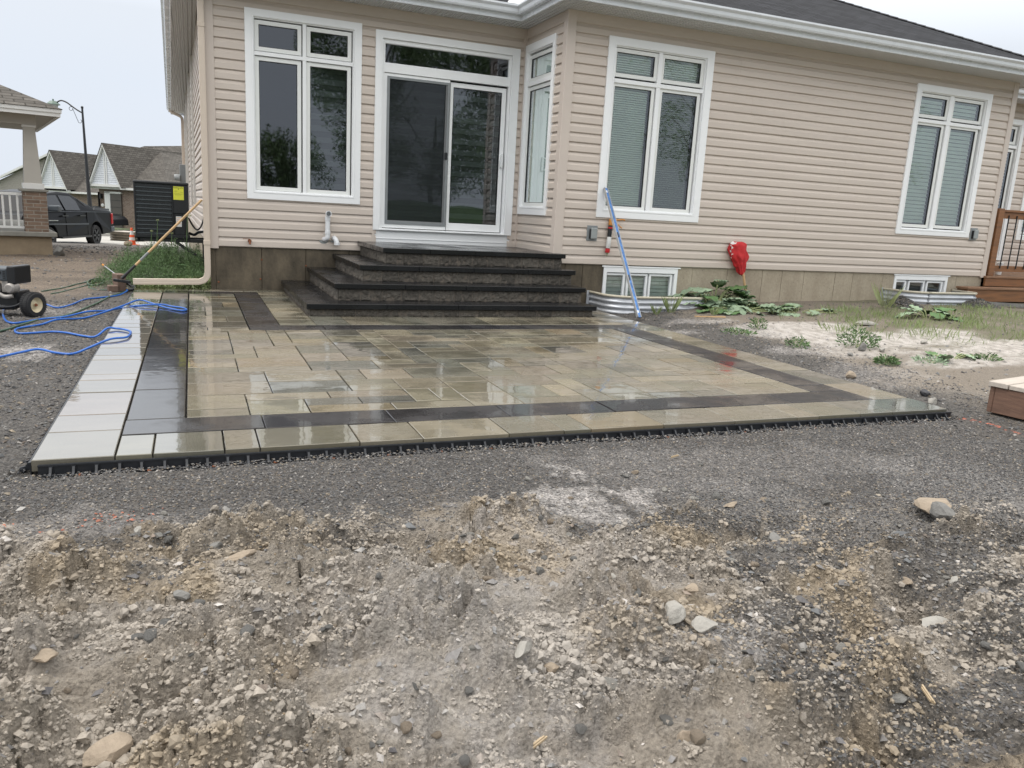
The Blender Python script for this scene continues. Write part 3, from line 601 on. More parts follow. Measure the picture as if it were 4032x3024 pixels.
_n = 42; _x = np.concatenate([1.42+.10*rng.standard_normal(32), 1.2+.12*rng.standard_normal(10)]); _y = np.concatenate([-8.17+.05*rng.standard_normal(32), -8.24+.04*rng.standard_normal(10)])
_m, _g, _d, _r = masks(_x, _y); oc = chips('orange_chips', np.stack([_x, _y, zbase(_x, _y)+micro(_x, _y, _m, _g)+.003], 1), .003+.008*rng.random(_n)**2, np.array([.42, .16, .10])*(.6+.5*rng.random((_n, 1))), 'chips')
tag(oc, kind='stuff', label='scattered chips of gravel sprayed with orange marking paint at the front left', cat='painted gravel')
# gravel heaps by the far window well
for (hx, hy, hh, hr, lab) in ((12.30, -2.15, .17, .33, 'small heap of dark gravel against the left end of the far window well'), (14.0, -2.2, .13, .35, 'small heap of dark gravel between the far window well and the deck step')):
    n = 1500; rr = hr*np.sqrt(rng.random(n)); an = rng.random(n)*6.283; px = hx+rr*np.cos(an); py = hy+rr*np.sin(an)
    pz = np.array([float(zbase(a, b)) for a, b in zip(px, py)])+hh*np.clip(1-rr/hr, 0, 1)**1.1+.004
    gh = chips('gravel_heap', np.stack([px-hx, py-hy, pz], 1), .009+.012*rng.random(n), stonecols(n, .8), 'chips'); gh.location = (hx, hy, 0); tag(gh, kind='stuff', label=lab, cat='gravel heap')

# ================================================================ PATIO PAVING
tints = [(.180, .158, .115), (.152, .136, .100), (.205, .180, .130), (.140, .130, .098), (.112, .106, .084), (.170, .142, .094), (.100, .097, .080), (.195, .174, .128), (.148, .135, .100)]
dark_t = [(.022, .020, .021), (.026, .024, .024), (.019, .018, .020)]
def paver(mb, x0, x1, y0, y1, dark=False, z=0.0, th=.055, ch=.0035, col=None):
    g = .0036; x0 += g; x1 -= g; y0 += .007; y1 -= .007
    t = random.choice(dark_t if dark else tints); k = .9+.2*random.random(); k = .88+.24*random.random(); t = tuple(c*k*(1+.04*(random.random()-.5)) for c in t)
    if col: t = col
    ta = (random.random()-.5)*.007; tb = (random.random()-.5)*.007; dz = (random.random()-.5)*.0022+z
    b = len(mb.v); xs = (x0, x1, x1, x0); ys = (y0, y0, y1, y1)
    f = lambda x, y: dz+ta*(x-x0)+tb*(y-y0)
    for k2 in range(4): mb.v.append((xs[k2], ys[k2], z-th))
    for k2 in range(4): mb.v.append((xs[k2], ys[k2], f(xs[k2], ys[k2])-ch))
    sx_ = (ch, -ch, -ch, ch); sy_ = (ch, ch, -ch, -ch)
    for k2 in range(4): mb.v.append((xs[k2]+sx_[k2], ys[k2]+sy_[k2], f(xs[k2], ys[k2])))
    F = [(8, 9, 10, 11)]
    for k2 in range(4):
        j = (k2+1) % 4; F.append((k2, j, 4+j, 4+k2)); F.append((4+k2, 4+j, 8+j, 8+k2))
    for fc in F:
        mb.f.append(tuple(b+i for i in fc)); mb.c[len(mb.f)-1] = t
        if dark: mb.m[len(mb.f)-1] = 1
def strip_y(mb, x0, x1, ys, dark=False):
    for a, b in zip(ys[:-1], ys[1:]): paver(mb, x0, x1, a, b, dark)
def strip_x(mb, xs, y0, y1, dark=False):
    for a, b in zip(xs[:-1], xs[1:]): paver(mb, a, b, y0, y1, dark)
pv = MB()
yl = [-7.54, -7.07, -6.72, -6.16, -5.80, -5.61, -5.08, -4.90, -4.57, -4.37, -3.84, -3.47, -3.23, -2.97, -2.64, -2.31, -2.06, -1.55, -1.08, -.54, -.27]
_t = tints; tints = [(.175, .155, .125), (.145, .13, .105), (.195, .172, .138)]; strip_y(pv, 1.004, 1.355, yl); tints = _t  # left border tints slightly paler, carrying some sky reflection in the colour
strip_x(pv, [1.355, 1.52, 1.85, 2.02, 2.53, 2.88, 3.39, 3.74, 3.92, 4.43, 4.97, 5.48, 5.67, 6.04, 6.34, 6.88], -7.54, -7.178)
strip_y(pv, 6.53, 6.88, [-7.178, -6.64, -6.10, -5.76, -5.22, -5.04, -4.50, -4.15, -3.62, -3.25, -2.9, -2.38, -2.02, -1.44])
strip_x(pv, [1.004, 1.36, 1.66, 1.85, 2.36, 2.56, 2.9], -.27, -.004)
strip_y(pv, 2.53, 2.90, [-3.33, -2.95, -2.72, -2.36, -2.0, -1.64, -1.29, -.95, -.60, -.27])
strip_x(pv, [2.90, 3.25, 3.60, 3.95, 4.12, 4.65, 4.85, 5.20, 5.38, 5.90, 6.10, 6.53], -3.33, -2.66)
# field west of the dark return
ys_ = [-3.66, -3.49, -3.08, -2.67, -2.28, -1.92, -1.46, -1.12, -.84, -.57]
for i, (a, b) in enumerate(zip(ys_[:-1], ys_[1:])):
    if i % 3 == 0: strip_x(pv, [1.67, 1.84, 2.22], a, b)
    elif i % 3 == 1: strip_x(pv, [1.67, 2.22], a, b)
    else: strip_x(pv, [1.67, 2.04, 2.22], a, b)
# main field: random ashlar on a .1745 m module
mod = .1742; nx_ = 26; ny_ = 18; y0f = -6.875; mody = (6.875-3.66)/ny_
occ = [[False]*ny_ for _ in range(nx_)]; rp_ = random.Random(11)
for j in range(ny_):
    for i in range(nx_):
        if occ[i][j]: continue
        opts = [(3, 2), (2, 2), (2, 1), (3, 1), (2, 2), (2, 1), (3, 1), (1, 2), (2, 1), (2, 2)]; rp_.shuffle(opts); opts += [(2, 1), (1, 2), (1, 1)]
        for (a, b) in opts:
            if i+a <= nx_ and j+b <= ny_ and all(not occ[p][q] for p in range(i, i+a) for q in range(j, j+b)):
                if a == 1 and (b == 2) and rp_.random() < .3 and i+2 <= nx_ and not occ[i+1][j]: continue
                for p in range(i, i+a):
                    for q in range(j, j+b): occ[p][q] = True
                paver(pv, 1.668+i*mod, 1.668+(i+a)*mod, y0f+j*mody, y0f+(j+b)*mody); break
dk = pv   # dark band slabs
strip_x(dk, [1.355, 2.075, 2.81, 3.545, 4.285, 5.03, 5.765, 6.53], -7.178, -6.878, True)
strip_y(dk, 1.358, 1.664, [-6.878, -6.13, -5.51, -4.61, -3.87, -3.09, -2.24, -1.4, -.57], True)
strip_x(dk, [1.358, 1.66, 2.22, 2.53], -.57, -.27, True)
strip_y(dk, 2.225, 2.528, [-3.33, -2.7, -2.1, -1.5, -1.05, -.57], True)
strip_x(dk, [2.225, 2.95, 3.69, 4.42, 5.16, 5.90, 6.53], -3.66, -3.335, True)
strip_y(dk, 6.205, 6.528, [-6.878, -6.66, -5.91, -5.2, -4.45, -3.66], True)
patio = pv.build('patio', ['paver', 'paver_dark'], recalc=True); tag(patio, kind='structure')
bed = MB(); bed.box(1.02, 6.86, -7.51, -.01, -.09, -.032); bo = bed.build('joint_sand', 'black_gasket'); bo.name = 'patio_joints'; tag(bo, kind='structure')
MT['joint'] = pm('dark_joint_sand', (.022, .02, .018), .9, .2, 60); bo.data.materials[0] = MT['joint']

# edge restraint -------------------------------------------------
def edging(p0, dirv, outv, L, lab, step=.0975, ends=True):
    d = Vector(dirv); o = Vector(outv); P0 = Vector(p0); r = thing('paver_edging', lab, 'edging', p0, 'plastic edgings round the patio')
    F = lambda u, a, z: tuple(P0+d*u+o*a+Vector((0, 0, z)))
    mb = MB(); mb.box(0, L, .002, .007, -.090, -.020, F); mb.box(0, L, .007, .013, -.030, -.022, F)
    mb.build('upright_strip', 'black_plastic', r)
    mb = MB(); mb.tube([F(0, .034, -.066), F(L, .034, -.066)], .0028, 6); mb.tube([F(0, .058, -.072), F(L, .058, -.072)], .0028, 6)
    n = int(L/step)
    for i in range(n):
        mb2 = MB(); u = .05+i*step+(random.random()-.5)*.008; h = -.032
        b = len(mb2.v)
        for du in (-.0055, .0055):
            for (a, z) in ((.007, -.074), (.060, -.074), (.060, -.060), (.034, -.052), (.020, h), (.007, h)): mb2.v.append(F(u+du, a, z))
        mb2.f += [tuple(b+k for k in range(6)), tuple(b+6+k for k in reversed(range(6)))]
        for k in range(6): k2 = (k+1) % 6; mb2.f.append((b+k, b+6+k, b+6+k2, b+k2))
        mb2.box(u-.017, u+.017, .034, .054, -.074, -.062, F); mb2.box(u-.010, u+.010, .006, .016, -.068, -.030, F)
        mb2.build('gusset', 'black_plastic', r)
    mb.build('base_rails', 'black_plastic', r)
    for i in range(1, n, 3 if L > 6 else 3):
        s = MB(); c = F(.05+i*step+.03, .045, -.068); s.lathe(c, [(0, .006), (.008, .005), (.010, .0), (.004, -.002), (.004, -.05), (0, -.06)], 10)
        s.build('spike', 'rust', r, smooth='auto')
    return r
edging((1.035, -7.543, 0), (1, 0, 0), (0, -1, 0), 5.87, 'black plastic paver edging pinned with rusty spikes along the front of the patio')
edging((1.002, -7.50, 0), (0, 1, 0), (-1, 0, 0), 7.2, 'black plastic paver edging along the left side of the patio beside the pale pavers')

# ================================================================ GARDEN STEPS
st = thing('garden_steps', 'four wide charcoal capped stone steps rising to the sliding patio door', 'steps', (4.7, -1.4, 0))
SY = [-2.71, -2.375, -2.04, -1.70]; SZ = [.142, .338, .534, .729]; SX = [2.876, 3.235, 3.590, 3.945]; CT = .06; XR = 6.485
def rough_face(mb, P0, du, L, z0, z1, nrm, seed, blk=.235, amp=.010):
    P0 = Vector(P0); du = Vector(du); nrm = Vector(nrm); b = len(mb.v); rr = random.Random(seed)
    js = []; u = blk*(.9+.3*rr.random())
    while u < L-.08: js.append(u); u += blk*(.85+.3*rr.random())
    us = sorted(set([round(L*i/max(2, int(L/.012)), 5) for i in range(max(2, int(L/.012))+1)]+[round(j+d, 5) for j in js for d in (-.0045, -.003, .003, .0045)])); nz = max(3, int((z1-z0)/.010))
    zs_ = [z0+(z1-z0)*k/nz for k in range(nz+1)]; J = [0]+js+[L]; cols = [tuple(c*k_ for c in (.085, .075, .062)) for k_ in [.75+.5*rr.random() for _ in range(len(J))]]
    for z in zs_:
        for u in us:
            dj = min(abs(u-j) for j in J); e = min(1, max(0, dj-.003)/.012)*min(1, min(z-z0, z1-z)/.012+.3)
            nv = mnoise.fractal(Vector((P0.x*3+u*17, P0.y*7+seed*3.1, z*17)), 1.0, 2.0, 5); a = amp*(.6+nv*1.5)*e
            if dj < .0035 and 0 < u < L and min(abs(u-j) for j in (js or [9])) < .0035: a = -.012
            mb.v.append(tuple(P0+du*u+nrm*a+Vector((0, 0, z))))
    w_ = len(us)
    for k in range(nz):
        for i in range(w_-1):
            q0 = b+k*w_+i; mb.f.append((q0, q0+1, q0+w_+1, q0+w_)); um = (us[i]+us[i+1])/2; bi = sum(1 for j in js if j < um); dj = min(abs(um-j) for j in (js or [9]))
            mb.c[len(mb.f)-1] = (.02, .018, .015) if dj < .003 else cols[bi]
for i in range(4):
    x0, y0, zt = SX[i], SY[i], SZ[i]; zb = 0 if i == 0 else SZ[i-1]; zc = zt-CT
    r_ = MB(); ins = .032
    r_.box(x0+ins+.012, XR-ins-.012, y0+ins+.012, (-1.44 if i < 3 else -.02), -.05 if i == 0 else zb-.02, zc-.002)
    if i < 3: r_.box(x0+ins+.012, 6.40, -1.44, -.02, -.05 if i == 0 else zb-.02, zc-.003)
    rough_face(r_, (x0+ins+.01, y0+ins+.012, 0), (1, 0, 0), XR-ins*2-x0-.02, zb, zc, (0, -1, 0), 5+i)
    rough_face(r_, (x0+ins+.012, -.02, 0), (0, -1, 0), -.02-y0-ins, zb, zc, (-1, 0, 0), 15+i)
    rough_face(r_, (XR-ins-.012, y0+ins+.01, 0), (0, 1, 0), -1.44-(y0+ins), zb, zc, (1, 0, 0), 25+i)
    [r_.c.setdefault(k_, (.12, .10, .08)) for k_ in range(len(r_.f))]; r_.build('riser', 'block_stone', st, recalc=False)
    c = MB(); g = .0015; yd = SY[i+1]+.032 if i < 3 else -.012
    fronts = 4 if i != 3 else 4; xs = [x0+(XR-x0)*k/fronts+(random.random()-.5)*.1*(0 < k < fronts) for k in range(fronts+1)]
    xs[0] = x0; xs[-1] = XR; d_ = .37
    for k in range(fronts): c.box(xs[k]+g, xs[k+1]-g, y0, y0+d_, zc, zt+(random.random()-.5)*.0015)
    if i < 3:
        ysd = [y0+d_, y0+d_+(-.01-y0-d_)*.5, -.01]
        for k in range(2): c.box(x0, x0+.39, ysd[k]+g*2, ysd[k+1]-g, zc, zt+(random.random()-.5)*.0015)
    else:
        yy = [y0+d_, y0+d_+.42, y0+d_+.86, -.012]
        for a, b_ in zip(yy[:-1], yy[1:]):
            xx = [x0, x0+.62, x0+1.22, x0+1.85, 6.43 if b_ > -1.43 else XR]
            for p, q_ in zip(xx[:-1], xx[1:]): c.box(p+g, min(q_, 6.425)-g, a+g*2, b_-g, zc, zt+(random.random()-.5)*.0015)
    c.build('tread', 'cap_stone', st, bevel=.004)

# ================================================================ HOUSE
ZS = .585; CRS = .127
hs = thing('house', 'beige vinyl sided bungalow with white framed windows, white eaves and dark shingle roof', 'house', (1.965, 0, 0))
FA = lambda u, o, z: (u, -o, z)
FB = lambda u, o, z: (u, -1.42-o, z)
FJ = lambda u, o, z: (6.435-o, u, z)        # u = world y, faces -x
SL = .0203
FS = lambda u, o, z: (1.965-SL*u-o, u, z)   # side wall, u = world y
FR = lambda u, o, z: (u, -o, z)             # recessed wall beyond the deck
PROF = [(0, .002), (.0055, .002), (.0055, .022), (.011, .0255), (.045, .024), (.080, .0225), (.088, .0185), (.104, .009), (.120, .004), (.127, .002)]
def siding(name, F, u0, u1, zt, holes, seams=True, seed=0, flip=False, z0=ZS):
    mb = MB(); n = int(math.ceil((zt-z0)/CRS)); rr = random.Random(seed)
    for c in range(n):
        zb = z0+c*CRS
        if c % 2 == 0:
            sm = []; u = u0+rr.random()*3.0
            while u < u1: sm.append(u); u += 3.4+rr.random()*.4
        prev = None
        for k in range(len(PROF)-1):
            (za, oa), (zc_, oc) = PROF[k], PROF[k+1]; A = zb+za; B = min(zb+zc_, zt)
            if A >= zt: break
            mid = (A+B)/2; segs = [(u0, u1)]
            for (h0, h1, hz0, hz1) in holes:
                if hz0 < mid < hz1:
                    ns = []
                    for (a, b) in segs:
                        if h1 <= a or h0 >= b: ns.append((a, b)); continue
                        if a < h0: ns.append((a, h0))
                        if h1 < b: ns.append((h1, b))
                    segs = ns
            for (a, b) in segs:
                cuts = [a]+[s for s in sm if a < s < b and seams]+[b]
                for i in range(len(cuts)-1):
                    e = .0016 if (i % 2) else 0
                    mb.face([F(cuts[i], oa+e, A), F(cuts[i+1], oa+e, A), F(cuts[i+1], oc+e, B), F(cuts[i], oc+e, B)])
                    if i > 0 and seams:
                        e0 = .0016; mb.face([F(cuts[i], oa, A), F(cuts[i], oa+e0, A), F(cuts[i], oc+e0, B), F(cuts[i], oc, B)])
    return mb.build(name, 'siding', hs, recalc=False)
WT = 3.90
A_win = (2.439, 3.97, 1.242, 3.659); D_win = (4.161, 6.30, .735, 3.612); B_win = (7.031, 8.745, 1.253, 3.653); C_win = (12.692, 14.42, 1.258, 3.652)
N_win = (-1.105, -.045, 1.233, 3.664)
hz = lambda w_, s=.05: (w_[0]+s, w_[1]-s, w_[2]+s, w_[3]-s)
siding('siding', FA, 2.02, 6.42, WT, [hz(A_win), (4.21, 6.26, .5, 3.56)], seed=1)
siding('siding', FB, 6.50, 14.98, WT, [hz(B_win), hz(C_win)], seed=2)
siding('siding', FJ, -1.40, -.02, WT, [hz(N_win)], seams=False, seed=3)
siding('siding', FS, .06, 17.5, WT, [], seed=4)
RW1 = (15.55, 17.24, .84, 3.60); RW2 = (17.56, 18.9, 1.27, 3.60)
siding('siding', FR, 15.0, 21, WT, [hz(RW1), hz(RW2)], seed=5)
mb = MB(); mb.box(14.96, 15.0, -1.40, 0, ZS, WT); mb.build('siding', 'siding', hs)
# corner posts, J trims, frieze
mb = MB(); mb.box(1.940, 2.06, .004, .034, ZS-.03, WT, FA); mb.box(.0, .10, .004, .030, ZS-.03, WT, FS); mb.build('corner_trim', 'trim_beige', hs, bevel=.004)
mb = MB(); mb.box(6.40, 6.535, .004, .034, ZS-.02, WT, FB); mb.box(-1.424, -1.33, .004, .034, ZS-.02+.0, WT, FJ); mb.build('corner_trim', 'trim_beige', hs, bevel=.004)
mb = MB(); mb.box(14.90, 15.02, .004, .034, ZS-.02, WT, FB); mb.box(15.0, 15.02, -1.42, -1.30, ZS-.02, WT, ); mb.build('corner_trim', 'trim_beige', hs, bevel=.004)
mb = MB(); mb.box(6.385, 6.43, .0, .035, ZS+.17, WT, FA); mb.build('corner_trim', 'trim_beige', hs, bevel=.003)
mb = MB()
for (F, a, b) in ((FA, 2.06, 6.39), (FB, 6.535, 14.90), (FJ, -1.33, -.04), (FS, .1, 17.4)): mb.box(a, b, .012, .026, WT-.075, WT-.002, F)
mb.build('frieze_trim', 'trim_beige', hs, bevel=.003)
mb = MB(); mb.box(4.150, 4.19, .0, .03, .60, .90, FA); mb.box(6.30, 6.345, 0, .03, .60, .90, FA); mb.build('trim_strip', 'trim_beige', hs, bevel=.003)
# foundation
def found(name, F, u0, u1, mat, seams, z1=ZS-.001, holes=None):
    mb = MB(); cuts = [u0]+seams+[u1]
    for i in range(len(cuts)-1):
        a, b = cuts[i]+.0032, cuts[i+1]-.0032; e = (random.random()-.5)*.004
        if holes:
            for (h0, h1, z0) in holes:
                if h0 < b and h1 > a:
                    if a < h0: mb.box(a, h0, -.2, -.004+e, -.6, z1, F)
                    if b > h1: mb.box(h1, b, -.2, -.004+e, -.6, z1, F)
                    mb.box(max(a, h0), min(b, h1), -.2, -.004+e, -.6, z0, F); break
            else: mb.box(a, b, -.2, -.004+e, -.6, z1, F)
        else: mb.box(a, b, -.2, -.004+e, -.6, z1, F)
    mb.box(u0+.01, u1-.01, -.22, -.012, -.6, .02, F) if not holes else None
    return mb.build(name, mat, hs, bevel=.002)
found('foundation', FA, 1.95, 6.43, 'conc_wet', [2.02, 2.62, 3.22, 3.83])
found('foundation', FB, 6.44, 7.236, 'conc_wet', [6.62, 6.9])
found('foundation', FB, 7.236, 14.98, 'conc_dry', [8.763, 9.407, 10.078, 10.466, 10.911, 11.562, 11.943, 12.612, 14.35], holes=[(7.240, 8.494, -.1), (12.866, 14.129, .0)])
found('foundation', FR, 15.0, 21, 'conc_dry', [16, 18])
mb = MB(); mb.box(.03, 17.4, -.25, -.01, -.8, ZS-.001, FS); mb.build('foundation', 'conc_dry', hs)
mb = MB(); mb.box(14.76, 14.97, -1.2, -.02, -.6, ZS-.001); mb.build('foundation', 'conc_dry', hs)
# tiny stains / tie holes: rusty tie ends on foundation
mb = MB()
for (u, z) in ((2.62, .42), (2.60, .15), (2.05, .1), (3.22, .35)): mb.lathe(FA(u, .003, z), [(0, .006), (.010, .004), (.013, 0)], 8, (0, -1, 0))
mb.build('tie_ends', 'rust', hs)

# windows --------------------------------------------------------------
def frame_win(name, F, W, inner, muls, bars, lights, blinds, label=None, dark=None, screen=(), cas=True, sash_mat='white_frame', depth=.9):
    wp = MB()
    if cas:
        wp.ring(W, (inner[0], inner[1], inner[2], inner[3]), .0, .042, F)
        wp.ring((inner[0]-.022, inner[1]+.022, inner[2]-.022, inner[3]+.022), inner, .042, .047, F)
    wp.ring((inner[0]-.004, inner[1]+.004, inner[2]-.004, inner[3]+.004), (inner[0]+.016, inner[1]-.016, inner[2]+.016, inner[3]-.016), -.06, .022, F)
    for (a, b) in muls: wp.box(a, b, -.05, .020, inner[2]+.016, inner[3]-.016, F)
    for (a, b) in bars: wp.box(inner[0]+.016, inner[1]-.016, -.05, .024, a, b, F)
    win = wp.build(name, 'white', hs, bevel=.003, label=label)
    for k, (a, b, c, d) in enumerate(lights):
        s = MB(); e = .052
        s.ring((a-e, b+e, c-e, d+e), (a, b, c, d), -.04, -.002, F); s.build('sash', sash_mat, win, bevel=.003)
        s = MB(); s.ring((a-.001, b+.001, c-.001, d+.001), (a+.007, b-.007, c+.007, d-.007), -.034, -.012, F); s.build('gasket', 'black_gasket', win)
        s = MB(); s.face([F(a, -.024, c), F(b, -.024, c), F(b, -.024, d), F(a, -.024, d)]); s.build('pane', 'glass_side' if F is FJ else 'glass', win, recalc=False)
        if k in screen:
            s = MB(); s.face([F(a, -.050, c), F(b, -.050, c), F(b, -.050, d), F(a, -.050, d)]); s.build('insect_screen', 'screen_light', win, recalc=False)
        bl = blinds[k] if blinds else None
        if bl:
            m = MB(); z = d+.03; typ, pitch = bl
            if typ == 'pleat':
                n = int((d-c+.03)/pitch)
                for i in range(n):
                    z1 = z-pitch*i; zm = z1-pitch*.5; z2 = z1-pitch
                    if z2 < c+(.0): break
                    m.face([F(a-.03, -.085, z1), F(b+.03-.06*(k == 2), -.085, z1), F(b+.03-.06*(k == 2), -.072, zm), F(a-.03, -.072, zm)]); m.face([F(a-.03, -.072, zm), F(b+.03-.06*(k == 2), -.072, zm), F(b+.03-.06*(k == 2), -.085, z2), F(a-.03, -.085, z2)])
                m.build('pleated_blind', 'blind', win, recalc=False)
            elif typ == 'slat':
                n = int((d-c+.05)/pitch)
                for i in range(n):
                    z1 = z-pitch*i; zb_ = z1-pitch*.95
                    for t in range(4):
                        t0, t1 = t/4, (t+1)/4; bow = lambda t_: -.055-.03*(1-t_)*.5-.010*math.sin(t_*3.14)
                        m.face([F(a-.02, bow(t0), z1-(pitch*.92)*t0), F(b-.02, bow(t0), z1-(pitch*.92)*t0), F(b-.02, bow(t1), z1-(pitch*.92)*t1), F(a-.02, bow(t1), z1-(pitch*.92)*t1)])
                m.build('slat_blind', 'blind', win, recalc=False)
            elif typ == 'sheer':
                n = 24
                for i in range(n):
                    f0 = a-.03+(b-a+.06)*i/n; f1 = a-.03+(b-a+.06)*(i+1)/n; o0 = -.065+.010*math.sin(i*1.3); o1 = -.065+.010*math.sin((i+1)*1.3)
                    m.face([F(f0, o0, c-.03), F(f1, o1, c-.03), F(f1, o1, d+.03), F(f0, o0, d+.03)])
                m.build('sheer_curtain', 'blind_white', win, recalc=False)
            elif typ == 'zebra':
                n = int((d-c+.06)/pitch)
                for i in range(n+1):
                    z1 = z-pitch*i; m.face([F(a-.03, -.13, z1), F(b+.03, -.13, z1), F(b+.03, -.13, z1-pitch*.5), F(a-.03, -.13, z1-pitch*.5)])
                    m.face([F(a-.03, -.15, z1-pitch*.5), F(b+.03, -.15, z1-pitch*.5), F(b+.03, -.15, z1-pitch), F(a-.03, -.15, z1-pitch)], mi=1)
                m.build('zebra_shade', ['zebra', 'zebra2'], win, recalc=False)
    return win
g = 'window'
frame_win('window', FA, A_win, (2.545, 3.865, 1.345, 3.562), [(3.178, 3.226)], [(3.092, 3.142)],
          [(2.616, 3.114, 3.205, 3.480), (3.283, 3.783, 3.205, 3.478), (2.615, 3.110, 1.416, 3.033), (3.280, 3.780, 1.411, 3.035)],
          [None, None, None, ('zebra', .155)], 'tall double window left of the sliding door, trees mirrored in its panes')
frame_win('window', FB, B_win, (7.145, 8.625, 1.365, 3.545), [(7.838, 7.902)], [(3.070, 3.124)],
          [(7.190, 7.790, 3.203, 3.470), (7.950, 8.560, 3.198, 3.472), (7.190, 7.775, 1.421, 3.026), (7.955, 8.540, 1.430, 3.026)],
          [('slat', .0300)]*4, 'tall double window right of the jog with closed pleated blinds', screen=(3,))
frame_win('window', FB, C_win, (12.800, 14.310, 1.350, 3.545), [(13.470, 13.555)], [(3.070, 3.124)],
          [(12.845, 13.430, 3.200, 3.470), (13.610, 14.230, 3.200, 3.470), (12.845, 13.40, 1.43, 3.030), (13.615, 14.205, 1.435, 3.030)],
          [('slat', .062)]*4, 'tall double window near the deck with pale green slatted blinds')
frame_win('window', FJ, N_win, (-1.030, -.125, 1.345, 3.555), [], [(3.080, 3.140)],
          [(-.975, -.185, 3.195, 3.465), (-.975, -.185, 1.410, 3.020)], [('sheer', 0), ('sheer', 0)], 'narrow window in the side of the jog beside the sliding door')
frame_win('window', FR, RW1, (15.65, 17.14, .93, 3.50), [], [(3.05, 3.11)], [(15.75, 17.04, 3.18, 3.42), (15.75, 17.04, 1.03, 2.98)], [None, ('slat', .062)], 'white framed patio window on the deck behind the wooden post')
frame_win('window', FR, RW2, (17.66, 18.8, 1.37, 3.50), [], [(3.05, 3.11)], [(17.74, 18.7, 3.18, 3.42), (17.74, 18.7, 1.45, 2.98)], [None, ('slat', .062)], 'window at the right picture edge behind the deck railing')
# basement windows
def base_win(W, gl, lab):
    m = MB(); m.ring(W, (W[0]+.055, W[1]-.055, W[2]+.055, W[3]-.075), -.06, .010, FB); m.box(W[0]-.03, W[1]+.04, .0, .018, W[3], W[3]+.022, FB)
    w1 = m.build('basement_window', 'white', hs, bevel=.003, label=lab)
    for (a, b) in gl:
        s = MB(); s.ring((a-.035, b+.035, W[2]+.02, W[3]-.085), (a, b, W[2]+.055, W[3]-.115), -.055, -.012, FB); s.build('sash', 'white', w1, bevel=.002)
        s = MB(); s.face([FB(a, -.036, W[2]), FB(b, -.036, W[2]), FB(b, -.036, W[3]-.1), FB(a, -.036, W[3]-.1)]); s.build('pane', 'glass', w1, recalc=False)
    s = MB(); z = W[3]-.09
    while z > W[2]:
        s.face([FB(W[0]+.05, -.115, z), FB(W[1]-.05, -.115, z), FB(W[1]-.05, -.095, z-.05), FB(W[0]+.05, -.095, z-.05)]); z -= .056
    s.build('slat_blind', 'blind_white' if W[0] < 10 else 'zebra', w1, recalc=False)
base_win((7.236, 8.496, -.10, .555), [(7.30, 7.575), (7.672, 7.955), (8.05, 8.385)], 'low three pane basement window behind the leaning blue level')
base_win((12.868, 14.127, -.0, .562), [(12.943, 13.14), (13.257, 13.575), (13.688, 14.01)], 'low basement window near the wooden deck')

# patio door ------------------------------------------------------------
m = MB(); DI = (4.262, 6.195, .905, 3.512)
m.ring((4.161, 6.318, .899, 3.612), (DI[0], DI[1], DI[2]-.002, DI[3]), .0, .042, FA)
m.ring((DI[0]-.02, DI[1]+.02, DI[2]-.003, DI[3]+.02), DI, .042, .047, FA)
m.box(4.268, 6.19, -.06, .018, 3.075, 3.182, FA); m.ring((4.264, 6.193, .907, 3.51), (4.298, 6.165, .925, 3.458), -.07, .014, FA)
door = m.build('patio_door', 'white', hs, bevel=.003, label='white sliding patio door with a transom above it')
s = MB(); s.ring((4.285, 6.18, 3.185, 3.472), (4.305, 6.155, 3.204, 3.452), -.04, .004, FA); s.build('transom_sash', 'white', door, bevel=.002)
s = MB(); s.face([FA(4.30, -.02, 3.20), FA(6.16, -.02, 3.20), FA(6.16, -.02, 3.456), FA(4.30, -.02, 3.456)]); s.build('pane', 'glass', door, recalc=False)
for nm, (a, b, c, d), o0 in (('door_panel', (4.345, 5.205, 1.045, 3.005), .0), ('door_panel', (5.325, 6.085, 1.045, 2.985), -.03)):
    s = MB(); ex = (.045, .06) if o0 == 0 else (.045, .066)
    s.ring((a-ex[0], b+ex[1], c-.11, d+.065), (a, b, c, d), o0-.035, o0, FA); s.build(nm, 'white', door, bevel=.004)
    s = MB(); s.ring((a-.001, b+.001, c-.001, d+.001), (a+.01, b-.01, c+.01, d-.01), o0-.03, o0-.012, FA); s.build('gasket', 'black_gasket', door)
    s = MB(); s.face([FA(a, o0-.022, c), FA(b, o0-.022, c), FA(b, o0-.022, d), FA(a, o0-.022, d)]); s.build('pane', 'glass', door, recalc=False)
s = MB(); s.ring((4.338, 5.262, .99, 3.03), (4.375, 5.225, 1.035, 2.995), .002, .014, FA); s.build('screen_frame', 'grey_box', door, bevel=.002)
s = MB(); s.face([FA(4.37, .008, 1.03), FA(5.23, .008, 1.03), FA(5.23, .008, 3.0), FA(4.37, .008, 3.0)]); s.build('insect_screen', 'screen', door, recalc=False)
s = MB(); s.box(5.205, 5.25, .014, .03, 1.96, 2.06, FA); s.build('screen_latch', 'black_metal', door, bevel=.008, seg=2)
s = MB(); s.box(6.098, 6.138, -.03, .005, 1.90, 2.12, FA); s.build('lock_plate', 'white', door, bevel=.008, seg=2)
s = MB(); s.tube(smoothpts([FA(6.105, .0, 1.92), FA(6.085, .03, 1.93), FA(6.06, .045, 2.01), FA(6.085, .03, 2.09), FA(6.105, 0, 2.10)], 5), .009, 8); s.build('pull_handle', 'white', door, smooth=True)
s = MB(); s.box(4.19, 6.30, -.02, .010, .60, .899, FA); s.box(4.19, 6.30, .01, .02, .775, .785, FA); s.build('sill_board', 'white', door, bevel=.002)
s = MB(); s.box(4.25, 6.2, .014, .06, .899, .918, FA); s.build('sill', 'white', door, bevel=.003)
m = MB(); z = 3.05
